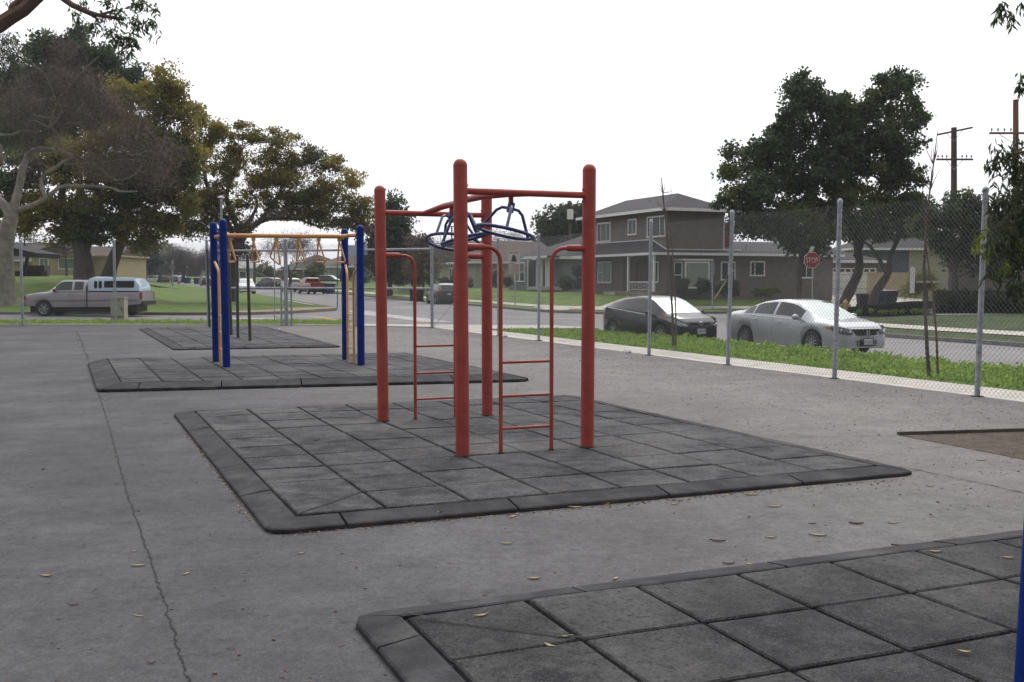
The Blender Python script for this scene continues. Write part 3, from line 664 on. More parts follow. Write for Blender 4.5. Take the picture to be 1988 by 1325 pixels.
side_ladder(rp, B3, T3, 817, 360, 496, B4, T4, 806, 368, 496, .31, rz_, m_red)

# blue and yellow overhead trapeze ladder
bp_ = thing('overhead_ladder', at(560, 705, MZ), 'blue posts with a yellow overhead beam and hanging yellow trapeze handles', 'overhead ladder')
rb = .066
L1, LT1, _ = post(bp_, 440, 713, 432.3, 425, rb, m_blue, z0=BZ, bands=(446, 508)); L2, LT2, _ = post(bp_, 420, 703, 414, 431, rb, m_blue, z0=BZ, bands=(452, 508))
R1, RT1, _ = post(bp_, 701, 709, 699, 437, rb, m_blue, z0=BZ, bands=(456, 514)); R2, RT2, _ = post(bp_, 671, 699, 669, 444, rb, m_blue, z0=BZ, bands=(463, 514))
def crossm(A, AT, B, BT, ya, aya, ta, yb, byb, tb):
    a, b = on(A, AT, ya, aya, ta), on(B, BT, yb, byb, tb); return a, b
la, lb = crossm(L1, LT1, L2, LT2, 451, 713, 425, 455, 703, 431); ra_, rb_ = crossm(R1, RT1, R2, RT2, 457, 709, 437, 462, 699, 444)
zb = sum(p.z for p in (la, lb, ra_, rb_)) / 4 - .02
for p in (la, lb, ra_, rb_): p.z = zb
for a, b, o_ in ((la, lb, Vector((.16, .04, 0))), (ra_, rb_, Vector((-.22, -.05, 0)))):
    mb = MB(); m_ = (a + b) / 2 + o_; mb.tube([a, a.lerp(m_, .35) + o_ * .35, m_, b.lerp(m_, .35) + o_ * .35, b], .034, 12); mb.build('end_yoke', m_yel, bp_, smooth=True)
ba, bb = (la + lb) / 2 + Vector((.16, .04, 0)), (ra_ + rb_) / 2 + Vector((-.22, -.05, 0))
mb = MB(); mb.tube([ba, bb], .038, 14); mb.build('beam', m_yel, bp_, smooth=True)
trans = ((L2 - L1) + (R2 - R1)).normalized()
xs_h = [449, 494, 538, 581, 620, 660]
for k, px in enumerate(xs_h):
    # point of the beam seen at px
    s_ = (px - 449) / (660 - 449); best = min((abs((ba.lerp(bb, q / 400)).x / (ba.lerp(bb, q / 400)).y * F_PX + CXP - px), q) for q in range(401))[1]
    p = ba.lerp(bb, best / 400) - Vector((0, 0, .035)); ang = [.22, .25, .75, .28, .3, .2][k]
    tv = Matrix.Rotation(ang, 3, 'Z') @ Vector(trans); dn = Vector((0, 0, -1)); h = .36; wd = .17
    apex = p + dn * .07; tilt = Vector((.035, 0, 0)) if k != 2 else Vector((.03, 0, -.02))
    mb = MB(); bl, br = apex + dn * h - tv * wd + tilt, apex + dn * h + tv * wd + tilt
    if k == 2: br = apex + dn * h * .62 + tv * wd * 1.3 + tilt * 2; bl = apex + dn * (h + .06) - tv * wd * .5
    mb.tube([apex - tv * .012, bl + (apex - bl).normalized() * .03, bl + (br - bl).normalized() * .03 * 1, br - (br - bl).normalized() * .03, br + (apex - br).normalized() * .03, apex + tv * .012], .0165, 8, caps=True)
    o = mb.build('trapeze_handle', m_yel, bp_, smooth=True)
    mb = MB(); mb.tube([p + Vector((0, 0, .02)), apex + dn * .03], .022, 10); mb.box(p + dn * .03, (.07, .05, .05), math.atan2((bb - ba).y, (bb - ba).x)); mb.build('bracket', m_yel, o, smooth=True)
def end_ladder(A, AT, B, BT, ya, aya, ta, yb, byb, tb, out, frac, rungs):
    a, b = on(A, AT, ya, aya, ta), on(B, BT, yb, byb, tb); ax = (b - a).normalized(); ax.z = 0; Ld = (b - a).length; out = Vector(out); feet = []
    for p, s_ in ((a, 1), (b, -1)):
        q0 = p + ax * s_ * rb * .8; c = p + ax * s_ * frac * Ld + out - Vector((0, 0, .17)); f = Vector((c.x, c.y, BZ))
        mb = MB(); mb.tube([q0, q0.lerp(c, .25), q0.lerp(c, .85), c - Vector((0, 0, .05)), f], .0225, 10); mb.build('ladder_rail', m_yel, bp_, smooth=True); feet.append(f)
    for z in rungs:
        mb = MB(); mb.tube([feet[0] + Vector((0, 0, z)), feet[1] + Vector((0, 0, z))], .014, 8); mb.build('rung', m_yel, bp_, smooth=True)
end_ladder(L1, LT1, L2, LT2, 508, 713, 425, 508, 703, 431, (.03, .0, 0), .30, (.27, .57, .87))
end_ladder(R1, RT1, R2, RT2, 514, 709, 437, 514, 699, 444, (-.04, .0, 0), .30, (.27, .57, .87))

# thin dark posts of the station by the back fence
dk = thing('exercise_station', at(460, 650, MZ), 'thin dark steel posts and bars standing on the farthest mat', 'exercise station')
dpost = []
for bx, by, tx, ty in ((462, 656, 460, 498), (485.5, 662, 480.5, 497), (449, 651, 444, 500), (407, 636, 402, 485)):
    b = at(bx, by, MZ); t = atd(tx, ty, b.y); mb = MB(); mb.tube([b, t], .040, 12); o = mb.build('post', m_dpost, dk, smooth=True); dpost.append((b, t))
    mb = MB(); mb.tube([t, t + Vector((0, 0, .02)), t + Vector((0, 0, .035))], [.043, .041, .02], 12); mb.build('post_cap', m_dpost, o)
for (i, j) in ((0, 1), (2, 0)):
    a, b = dpost[i][1], dpost[j][1]
    for dz in (.12,):
        mb = MB(); mb.tube([a - Vector((0, 0, dz)), b - Vector((0, 0, dz))], .016, 8); mb.build('bar', m_dpost, dk, smooth=True)

# blue post of the next frame at the right edge
ex = thing('play_frame_post', (1.63, 3.2, MZ), 'blue steel post of another play frame standing on the nearest mat at the right edge', 'play post')
e0, e1 = atd(2013.5, 1325, 3.2), atd(2030, 1060, 3.2); ez_ = lambda z: e0 + (e1 - e0) * ((z - e0.z) / (e1.z - e0.z))
mb = MB(); mb.tube([ez_(MZ), ez_(1.4), ez_(2.6), ez_(2.64), ez_(2.66)], [.066, .066, .066, .05, .01], 24); mb.build('post', m_blue, ex, smooth=True)
mb = MB(); mb.tube([ez_(2.38), ez_(2.42)], .075, 24); mb.build('collar', m_blue, ex)

# ------------------------------------------------------------------ chain link fences
def chain_mesh(p0, p1, z0, z1, wire, pitch=.0775, barbs=True, ztop1=None):
    p0, p1 = Vector(p0[:2]), Vector(p1[:2]); L_ = (p1 - p0).length; H = z1 - z0; ax = (p1 - p0) / L_; nn = Vector((-ax.y, ax.x)); out = []
    def seg(s0, h0, s1, h1, off):
        a = np.array([*(p0 + ax * s0 + nn * off), z0 + h0]); b = np.array([*(p0 + ax * s1 + nn * off), z0 + h1])
        d = b - a; d /= np.linalg.norm(d); n1 = np.array([nn.x, nn.y, 0]); n2 = np.cross(d, n1); r = wire / 2
        ring = [n1 * r, -.5 * n1 * r + .87 * n2 * r, -.5 * n1 * r - .87 * n2 * r]
        for k in range(3):
            q, w_ = ring[k], ring[(k + 1) % 3]; out.append([a + q, a + w_, b + w_, b + q])
    k = 0; c = -H
    while c < L_:
        s0 = max(0, c); h0 = s0 - c; s1 = min(L_, c + H); h1 = s1 - c
        if s1 > s0: seg(s0, h0, s1, h1 + (.03 if barbs and h1 >= H - 1e-6 else 0), wire * .4)
        c += pitch
    c = 0
    while c < L_ + H:
        s0 = max(0, c - H); h0 = c - s0; s1 = min(L_, c); h1 = c - s1
        if s1 > s0: seg(s0, h0 + (.03 if barbs and h0 >= H - 1e-6 else 0), s1, h1, -wire * .4)
        c += pitch
    return out
def fence_post(parent, base, top, r, m=None, name='post', ties=7):
    mb = MB(); mb.tube([base - Vector((0, 0, .05)), top - Vector((0, 0, .03))], r, 12); o = mb.build(name, m or m_galv, parent, smooth=True)
    mb = MB(); mb.tube([top - Vector((0, 0, .06)), top - Vector((0, 0, .02)), top + Vector((0, 0, .0)), top + Vector((0, 0, .02))], [r * 1.18, r * 1.2, r * .9, r * .2], 12); mb.build('post_cap', m or m_galv, o, smooth=True)
    if ties:
        mb = MB()
        for k in range(ties):
            q = base.lerp(top, (k + .5) / ties); mb.tube([q - Vector((0, 0, .004)), q + Vector((0, 0, .004))], r * 1.1, 10)
        mb.build('wire_tie', m_wire, o)
    mb = MB(); n_ = 9; pts = [(base.x + r * random.uniform(1.6, 2.9) * math.cos(2 * math.pi * k / n_), base.y + r * random.uniform(1.6, 2.9) * math.sin(2 * math.pi * k / n_)) for k in range(n_)]
    mb.prism(pts, base.z - .02, base.z + .008); mb.build('footing_patch', m_black, o)
    return o
rf = thing('chain_link_fence', at(1620, 735), 'tall chain link fence along the right side of the yard, beside the parked cars', 'fence')
rpx = [(1897, 770, 1913.5, 365), (1620, 735, 1631, 388), (1413, 709, 1422, 410), (1260, 690, 1264, 428), (1142, 675, 1143, 443), (1046, 661, 1046, 455), (968, 651.5, 967, 463), (900, 644, 899, 472)]
rpts = []
b = uv(-2.95, 0); rpts.append((b, Vector((b.x + .06, b.y, 2.9))))
b = uv(-5.9, 0); rpts.insert(0, (b, Vector((b.x + .06, b.y, 2.9))))
for bx, by, tx, ty in rpx:
    b = at(bx, by); t = atd(tx, ty, b.y); rpts.append((b, t))
for b, t in rpts: fence_post(rf, b, t, .038)
corner_b, corner_t = at(839, 637), atd(838, 477, at(839, 637).y)
o = fence_post(rf, corner_b, corner_t, .055, name='corner_post', ties=9)
rpts.append((corner_b, corner_t))
for (b, t), (b2, t2) in zip(rpts, rpts[1:]):
    V = chain_mesh(b.lerp(b2, 0), b2, .03, min(t.z, t2.z) - .12, .0046)
    quads_np('mesh_panel', V, m_wire, rf)
bf = thing('chain_link_fence', at(405, 632), 'chain link fence across the back of the yard with a railed gate section', 'fence')
bpx = [(44, 632, 40, 466), (224, 629, 221, 466), (405, 632, 401, 466), (556, 632, 554, 464), (692, 634, 692, 468)]
bpts = [((Vector((-22, 37.4, 0))), Vector((-22.1, 37.4, 3.05)))]
for bx, by, tx, ty in bpx:
    b = at(bx, by); t = atd(tx, ty, b.y); bpts.append((b, t))
for k, (b, t) in enumerate(bpts):
    if k == 4:
        fence_post(bf, b, t, .068, name='gate_post', ties=0); fence_post(bf, b + Vector((-.17, 0, 0)), Vector((b.x - .17, b.y, 1.45)), .035, ties=0); fence_post(bf, b + Vector((.19, 0, 0)), Vector((b.x + .19, b.y, 1.45)), .035, ties=0)
    else: fence_post(bf, b, t, .05, ties=5)
bpts.append((corner_b, corner_t))
for k in range(len(bpts) - 1):
    (b, t), (b2, t2) = bpts[k], bpts[k + 1]
    quads_np('mesh_panel', chain_mesh(b, b2, .03, min(t.z, t2.z) - .12, .0050, .085), m_wireB, bf)
    if k >= 3:
        for z in (2.66, 1.33):
            mb = MB(); mb.tube([(b.x, b.y, z), (b2.x, b2.y, z)], .038, 10); mb.build('rail', m_galv, bf, smooth=True)
sg = at(692, 634); p = atd(694, 486, sg.y - .1)
mb = MB(); mb.box(p, (.68, .02, .34), .05); o = mb.build('notice_board', mat('pale_blue_sign', (.36, .43, .52), .5, (.42, .48, .55), 6), org=p); tag(o, 'blank pale blue board fixed high on the back fence behind the blue posts', 'board')

# ------------------------------------------------------------------ vehicles
def paint(name, c, metal=.35, rough=.32, c2=None, dirt=None, cior=1.5):
    return mat(name, c, rough, c2 or tuple(x * .92 for x in c), 3, metal=metal, spec=.6, coat=.8, dirt=dirt, cior=cior)
def wheel(parent, x, y, R_, wd, side, spokes=10, rimm=None, steel=False):
    wt = MB(); M = None
    h = wd / 2
    wt.lathe([(R_ * .60, h * .6 * side), (R_ * .66, h * side), (R_ * .93, h * side), (R_, h * .72 * side), (R_, -h * .72 * side), (R_ * .93, -h * side), (R_ * .5, -h * side)], (x, y, R_), 28, 'Y')
    o = wt.build('wheel', m_tyre, parent, smooth=True)
    rm = MB(); s_ = side
    rm.lathe([(R_ * .67, h * .93 * s_), (R_ * .64, h * .97 * s_), (R_ * .60, h * .85 * s_), (R_ * .585, h * .3 * s_)], (x, y, R_), 28, 'Y')
    for k in range(spokes):
        a = 2 * math.pi * k / spokes; d = Vector((math.cos(a), 0, math.sin(a))); t = Vector((-d.z, 0, d.x)); c = Vector((x, y, R_)); wS = R_ * (.055 if spokes > 7 else .13)
        P = [c + d * R_ * .12 + t * wS * .8, c + d * R_ * .12 - t * wS * .8, c + d * R_ * .62 - t * wS, c + d * R_ * .62 + t * wS]
        yo = Vector((0, h * .86 * s_, 0)); yi = Vector((0, h * .55 * s_, 0))
        rm.add([p + yo for p in P] + [p + yi for p in P], [(0, 1, 2, 3), (0, 1, 5, 4), (1, 2, 6, 5), (2, 3, 7, 6), (3, 0, 4, 7)])
    rm.lathe([(.001, h * .95 * s_), (R_ * .13, h * .92 * s_), (R_ * .16, h * .6 * s_)], (x, y, R_), 14, 'Y')
    rm.build('rim', rimm or m_rim, o, smooth=False)
    bk = MB(); bk.lathe([(.001, h * .30 * s_), (R_ * .60, h * .30 * s_)], (x, y, R_), 20, 'Y'); bk.build('brake_disc', m_dark, o)
def car(name, label, cat, group, sp, loc, head, body_m, detail=2):
    """loft a body from station curves; x forward, y left. glass, lamps and trim are parts"""
    L_, W_, H_ = sp['L'], sp['W'], sp['H']; top, belt, plan = sp['top'], sp['belt'], sp['plan']
    t = thing(name, (0, 0, 0), label, cat, group, local=True)
    IX = lambda C, x: float(np.interp(x, [c[0] for c in C], [c[1] for c in C]))
    Ra = sp['R'] + .055; xw = sp['wheels']; xr, xf = top[0][0], top[-1][0]
    st = set([round(c[0], 3) for c in top + belt + plan if xr <= c[0] <= xf]) | set(np.round(np.linspace(xr, xf, 34), 3))
    for g in sp['side'] + [sp['ws']] + ([sp['rg']] if sp.get('rg') else []): st |= {round(g[0], 3), round(g[1], 3)}
    for c in xw: st |= set(np.round(c + Ra * np.cos(np.linspace(0, math.pi, 15)), 3))
    st = sorted(float(x) for x in st if xr <= x <= xf); st = [x for i, x in enumerate(st) if i == 0 or x - st[i - 1] > .004]
    zref = sp.get('gl', .42); rows = []
    for x in st:
        zt, zb, f = IX(top, x), IX(belt, x), IX(plan, x); w = W_ / 2 * f; z0 = IX(sp['sill'], x)
        for c in xw:
            if abs(x - c) < Ra: z0 = max(z0, sp['R'] + math.sqrt(max(0, Ra * Ra - (x - c) ** 2)))
        z0 = min(z0, zb - .06); g = max(0, min(1, (zt - zb) / zref)); hw = lerp(w * .80, W_ / 2 * sp.get('roof', .68) * lerp(1, f, .5), g)
        wb = w * .955
        q = [(w * .955, z0), (w * .995, lerp(z0, zb, .22)), (w, lerp(z0, zb, .5)), (w * .992, lerp(z0, zb, .78)), (w * .972, lerp(z0, zb, .93)), (wb, zb)]
        q += [(lerp(wb, hw, .12), lerp(zb, zt, .16)), (lerp(wb, hw, .88), lerp(zb, zt, .84)), (hw * .95, lerp(zb, zt, .94)), (hw * .72, lerp(zb, zt, .985)), (hw * .36, lerp(zb, zt, .997)), (0, zt)]
        rows.append([Vector((x, y, z)) for y, z in q] + [Vector((x, -y, z)) for y, z in q[-2::-1]])
    nr = len(rows[0]); half = 11; parts = {}
    def put(k, vs): parts.setdefault(k, MB()).add(vs, [(0, 1, 2, 3)])
    for i in range(len(st) - 1):
        xm = (st[i] + st[i + 1]) / 2
        for j in range(nr - 1):
            jj = j if j < half else nr - 2 - j
            k = 'body'
            if jj == 6 and any(a < xm < b for a, b in sp['side']): k = 'side_window'
            if jj in (8, 9, 10) and sp['ws'][0] < xm < sp['ws'][1]: k = 'windshield'
            if sp.get('rg') and jj in (8, 9, 10) and sp['rg'][0] < xm < sp['rg'][1]: k = 'rear_window'
            if k == 'side_window': k += '_L' if j < half else '_R'
            for nm, x0, x1, j0, j1 in sp.get('patch', []):
                if x0 < xm < x1 and j0 <= jj <= j1 and k == 'body': k = nm + ('_L' if j < half else '_R')
            put(k, (rows[i][j], rows[i + 1][j], rows[i + 1][j + 1], rows[i][j + 1]))
    for e, k in ((rows[0], 1), (rows[-1], -1)):
        c = Vector((e[0].x, 0, sum(p.z for p in e) / len(e))); n = len(e)
        parts['body'].add([c] + e, [(0, a + 1, (a + 1) % n + 1)[::k] for a in range(n)])
    mm = {'body': body_m, 'side_window': sp.get('glassm', m_glass), 'windshield': sp.get('wsm', m_ws), 'rear_window': m_glass, 'headlight': m_lamp, 'tail_light': m_tail, 'turn_signal': m_amber, 'sill_trim': m_dark, 'bumper_trim': m_dark}
    for k, mb in parts.items():
        kk = k.replace('_L', '').replace('_R', '')
        # merge coincident verts for smooth shading
        idx = {}; V = []; mp = []
        for p in mb.v:
            key = tuple(round(c, 4) for c in p)
            if key not in idx: idx[key] = len(V); V.append(p)
            mp.append(idx[key])
        Fc = []
        for f in mb.f:
            g = []
            for a in f:
                if not g or mp[a] != g[-1]: g.append(mp[a])
            if len(g) > 1 and g[0] == g[-1]: g.pop()
            if len(g) > 2 and len(set(g)) == len(g): Fc.append(tuple(g))
        m2 = MB(); m2.v = V; m2.f = Fc
        m2.build(kk, mm[kk], t, smooth=True)
    ub = MB(); ub.box((0, 0, .42), (L_ * .90, W_ * .80, .42)); ub.build('underbody', m_dark, t)
    for c in xw:
        for s_ in (1, -1): wheel(t, c, s_ * (W_ / 2 - .115), sp['R'], .21, s_, sp.get('spokes', 10), sp.get('rimm'))
    if detail >= 1:
        for s_ in (1, -1):   # mirrors
            mb = MB(); xmr = sp['ws'][1] - sp.get('mir', .42); zm = IX(belt, xmr) + .09; mb.blob((xmr, s_ * (W_ / 2 + .10), zm), (.075, .115, .075), 7)
            mb.tube([(xmr + .03, s_ * (W_ / 2 - .09), zm - .07), (xmr, s_ * (W_ / 2 + .06), zm - .04)], .025, 6); mb.build('mirror', sp.get('mirm', body_m), t, smooth=True)
    if detail >= 2:
        for s_ in (1, -1):
            hx = sp.get('handles', [])
            for x in hx:
                mb = MB(); zz = IX(belt, x) - .10; mb.tube([(x - .1, s_ * (W_ / 2 * IX(plan, x) + .005), zz), (x - .06, s_ * (W_ / 2 + .022), zz + .004), (x + .06, s_ * (W_ / 2 + .022), zz + .004), (x + .1, s_ * (W_ / 2 * IX(plan, x) + .005), zz)], .014, 6); mb.build('door_handle', body_m, t, smooth=True)
            mb = MB()
            for x in sp.get('seams', []):
                z1 = IX(belt, x); zz = [max(IX(sp['sill'], x), .25) + .04, lerp(.25, z1, .5), z1 - .03]; wv = W_ / 2 * IX(plan, x)
                mb.tube([(x + .02, s_ * (wv * .985), zz[0]), (x, s_ * (wv + .0), zz[1]), (x, s_ * (wv * .97), zz[2])], .006, 4)
            for (x0, x1, dz) in sp.get('crease', []):
                mb.tube([(x, s_ * (W_ / 2 * IX(plan, x) * .985 + .001), IX(belt, x) + dz) for x in np.linspace(x0, x1, 9)], .006, 4)
            if mb.v: mb.build('door_seam', m_dark, t)
        # window surround strip
        for s_ in (1, -1):
            mb = MB(); a, b = sp['side'][0][0], sp['side'][-1][1]
            mb.tube([(x, s_ * (W_ / 2 * IX(plan, x) * .955 + .004), IX(belt, x) + .012) for x in np.linspace(a, b, 10)], .011, 5); mb.build('window_trim', m_dark if sp.get('darktrim') else m_chrome, t)
    for fn in sp.get('extra', []): fn(t, sp, IX)
    t.location = loc; t.rotation_euler = (0, 0, math.atan2(head[1], head[0])); return t
def plate(t, x, z, sx, txt=None, y=0.0):
    mb = MB(); mb.box((x, y, z), (.015, .31, .155)); o = mb.build('licence_plate', m_plate, t)
    if txt:
        mb = MB(); text_mb(mb, txt, (x + sx * .010, y, z - .008), .068, (0, sx, 0), (0, 0, 1)); mb.build('plate_text', m_plateink, o)
    mb = MB(); 
    for dz in (.088, -.088): mb.box((x + sx * .002, y, z + dz), (.02, .335, .014))
    for dy in (.165, -.165): mb.box((x + sx * .002, y + dy, z), (.02, .014, .17))
    mb.build('plate_frame', m_dark, o)

def lamps(t, sp, ys, zlo, zhi, m, name='headlight', out=.012, ring=True, inner=None):
    """lamp glass wrapped round both front corners, following the plan of the body"""
    ax = [(sp['W'] / 2 * f, x) for x, f in sp['plan'] if x > .5]; ax.sort(); xf = sp['top'][-1][0]
    X = lambda y: float(np.interp(y, [a for a, b in ax], [b for a, b in ax])) if y > ax[0][0] else xf - 0
    for s_ in (1, -1):
        n = len(ys); V = []
        for y, a, b in zip(ys, zlo, zhi):
            for k in range(4):
                f = k / 3; z = lerp(a, b, f); V.append((X(y) + out - .035 * f * f, s_ * (y + out * .5), z))
        mb = MB(); mb.add(V, [(i * 4 + k, i * 4 + k + 1, (i + 1) * 4 + k + 1, (i + 1) * 4 + k) for i in range(n - 1) for k in range(3)]); o = mb.build(name, m, t, smooth=True)
        if ring:
            P = [Vector(V[i * 4]) for i in range(n)] + [Vector(V[i * 4 + 3]) for i in range(n - 1, -1, -1)]; P.append(P[0]); mb = MB(); mb.tube(P, .008, 5); mb.build('lamp_surround', m_dark, o)
            for i in (1, 3):
                c = (Vector(V[i * 4 + 1]) + Vector(V[i * 4 + 2])) / 2; mb = MB(); mb.blob(c + Vector((.004, 0, 0)), (.018, .035, .035), 6); mb.build('lamp_bulb', m_chrome, o, smooth=True)
# --- silver sedan
def sedan_front(t, sp, IX):
    lamps(t, sp, [.47, .56, .66, .74, .80, .84], [.60, .60, .605, .62, .65, .70], [.70, .725, .755, .78, .80, .80], m_lampd); lamps(t, sp, [.842, .862, .878], [.70, .72, .74], [.80, .80, .79], m_amber, 'turn_signal', .014, False)
    xf = sp['top'][-1][0]
    P = lambda y, off=.012: xf + off - .0 - (abs(y) / .62) ** 2.2 * .10
    mb = MB()     # grille
    for z in np.linspace(.585, .70, 4):
        mb.tube([(P(y) + .015, y, z) for y in np.linspace(-.36 - (z - .585) * .8, .36 + (z - .585) * .8, 9)], .011, 6)
    for y in np.linspace(-.36, .36, 11): mb.tube([(P(y) + .008, y, .58), (P(y) + .0, y * 1.1, .71)], .005, 4)
    g = mb.build('grille', m_dark, t)
    mb = MB(); pts = [(P(y) - .005, y, z) for z, ys in ((.555, np.linspace(-.37, .37, 9)), (.725, np.linspace(-.48, .48, 9))) for y in ys]
    mb.add(pts, [(k, k + 1, 9 + k + 1, 9 + k) for k in range(8)]); mb.build('grille_backing', m_black, g)
    mb = MB(); mb.tube([(P(y) + .012, y, .735 + .0) for y in np.linspace(-.49, .49, 11)], .017, 6); mb.tube([(P(y) + .012, y, .548) for y in np.linspace(-.35, .35, 9)], .012, 6); mb.build('grille_surround', m_chrome, g, smooth=True)
    mb = MB(); x = P(0) + .035       # emblem: a letter-like H with flared arms in a rounded frame
    for s_ in (1, -1): mb.tube([(x, s_ * .042, .60), (x, s_ * .03, .645), (x, s_ * .045, .69)], .008, 5)
    mb.tube([(x, -.034, .642), (x, .034, .642)], .008, 5)
    mb.tube([(x, -.058, .695), (x, .058, .695), (x, .05, .605), (x, .032, .59), (x, -.032, .59), (x, -.05, .605), (x, -.058, .695)], .005, 5); mb.build('emblem', m_chrome, g, smooth=True)
    mb = MB()
    for z in (.30, .345, .39, .43): mb.tube([(P(y) + .015, y, z) for y in np.linspace(-.42, .42, 9)], .009, 5)
    for y in np.linspace(-.42, .42, 9): mb.tube([(P(y) + .012, y, .29), (P(y) + .012, y, .44)], .008, 4)
    a = mb.build('lower_grille', m_dark, t)
    mb = MB(); pts = [(P(y) + .001, y, z) for z in (.285, .445) for y in np.linspace(-.44, .44, 9)]; mb.add(pts, [(k, k + 1, 9 + k + 1, 9 + k) for k in range(8)]); mb.build('intake_backing', m_black, a)
    plate(t, P(0) + .045, .405, 1, '6KXU034', 0)
    for s_ in (1, -1):
        mb = MB(); mb.tube([(P(.62) - .06, s_ * .52, .33), (P(.7) - .12, s_ * .62, .40), (P(.8) - .2, s_ * .74, .38)], [.012, .02, .01], 6); mb.build('fog_recess', m_dark, t, smooth=True)
sil = paint('silver_paint', (.36, .38, .40), .35, .34)
sedan = dict(L=4.93, W=1.85, H=1.475, R=.325, wheels=[-1.40, 1.40], roof=.66, gl=.46,
    top=[(-2.465, .72), (-2.44, .93), (-2.36, 1.06), (-2.0, 1.115), (-1.70, 1.135), (-1.25, 1.30), (-.85, 1.415), (-.4, 1.468), (0, 1.475), (.35, 1.44), (.62, 1.37), (1.0, 1.20), (1.42, .995), (1.75, .955), (2.1, .885), (2.33, .79), (2.43, .70), (2.465, .50)],
    belt=[(-2.465, .66), (-2.4, .90), (-2.2, 1.0), (-1.6, 1.015), (-.5, .975), (.6, .935), (1.3, .90), (1.8, .84), (2.15, .77), (2.35, .69), (2.465, .46)],
    plan=[(-2.465, .76), (-2.40, .86), (-2.2, .935), (-1.7, .98), (-1, 1), (1.0, 1), (1.6, .985), (2.0, .935), (2.25, .86), (2.40, .76), (2.465, .66)],
    sill=[(-2.465, .42), (-2.2, .30), (-1.7, .22), (1.7, .20), (2.2, .20), (2.465, .24)],
    side=[(-1.52, -1.10), (-1.06, -.22), (-.13, .93)], ws=(.42, 1.40), rg=(-1.66, -.82), mir=.50, spokes=12, handles=[-.9, .1], seams=[-.18, 1.02, -1.15], crease=[(-2.1, 1.2, -.20)],
    patch=[('tail_light', -2.44, -2.12, 3, 4)], extra=[sedan_front])
def along(A, B): d = Vector(B[:2]) - Vector(A[:2]); return d.normalized()
fw, rw = at(1583, 690, -.38), at(1447, 676, -.38)
hd = along(rw, fw); hd = Vector((.43, -.903)).normalized(); side = Vector((hd.y, -hd.x))   # right-hand side (towards camera)
mid = (fw + rw) / 2
cpos = Vector((mid.x, mid.y)) - Vector((hd.y, -hd.x)) * .0
def place_mid(fpx, rpx, z, hd, W_):   # car centre from the midpoint of the two near wheel contacts
    m_ = (at(*fpx, z) + at(*rpx, z)) / 2; nrm = Vector((-hd.y, hd.x))
    if nrm.y < 0: nrm = -nrm
    return Vector((m_.x + nrm.x * (W_ / 2 - .1), m_.y + nrm.y * (W_ / 2 - .1), z))
car('parked_car', 'silver four door sedan parked beyond the right fence, bonnet towards the right', 'car', None, sedan, place_mid((1583, 692), (1447, 677), -.39, hd, 1.85), hd, sil)

# --- dark hatchback
def hatch_front(t, sp, IX):
    lamps(t, sp, [.46, .56, .66, .74, .79, .82], [.60, .605, .62, .66, .71, .77], [.66, .70, .76, .82, .86, .875], m_lamp); lamps(t, sp, [.822, .835, .846], [.77, .79, .80], [.87, .87, .87], m_amber, 'turn_signal', .014, False)
    xf = sp['top'][-1][0]; P = lambda y: xf + .01 - (abs(y) / .6) ** 2.2 * .13
    mb = MB(); pts = [(P(y) + .004, y, z) for z in (.27, .52) for y in np.linspace(-.5, .5, 9)]; mb.add(pts, [(k, k + 1, 9 + k + 1, 9 + k) for k in range(8)])
    a = mb.build('lower_grille', m_black, t)
    mb = MB()
    for z in (.30, .36, .42, .48): mb.tube([(P(y) + .012, y, z) for y in np.linspace(-.47, .47, 9)], .008, 5)
    mb.build('grille_bar', m_dark, a)
    mb = MB(); pts = [(P(y) - .015 * k - .01, y * (1 + .0 * k), z) for k, z in enumerate((.66, .72)) for y in np.linspace(-.38, .38, 9)]; mb.add(pts, [(k, k + 1, 9 + k + 1, 9 + k) for k in range(8)]); mb.build('upper_grille', m_black, t)
    x = P(0) + .02; E = lambda ry, rz, dz=0: [(x, ry * math.cos(a), .70 + dz + rz * math.sin(a)) for a in np.linspace(0, 2 * math.pi, 25)]
    mb = MB(); mb.tube(E(.07, .048), .009, 6); mb.tube(E(.026, .045), .006, 5); mb.tube(E(.055, .018, .022), .006, 5); mb.build('emblem', m_chrome, t, smooth=True)
    plate(t, P(0) + .035, .47, 1, '6UPR791', 0)
    mb = MB(); mb.tube([(P(y) + .02, y, .245) for y in np.linspace(-.6, .6, 11)], .012, 6); mb.build('lip_trim', m_chrome, t, smooth=True)
    for s_ in (.28, -.25):
        mb = MB(); mb.tube([(1.30, s_ + .0, IX(sp['top'], 1.3) - .005), (1.12, s_ - .32, IX(sp['top'], 1.12) + .0)], .012, 5); mb.build('wiper', m_dark, t)
blk = mat('black_paint', (.006, .006, .012), .16, (.005, .005, .010), 3, spec=.42)
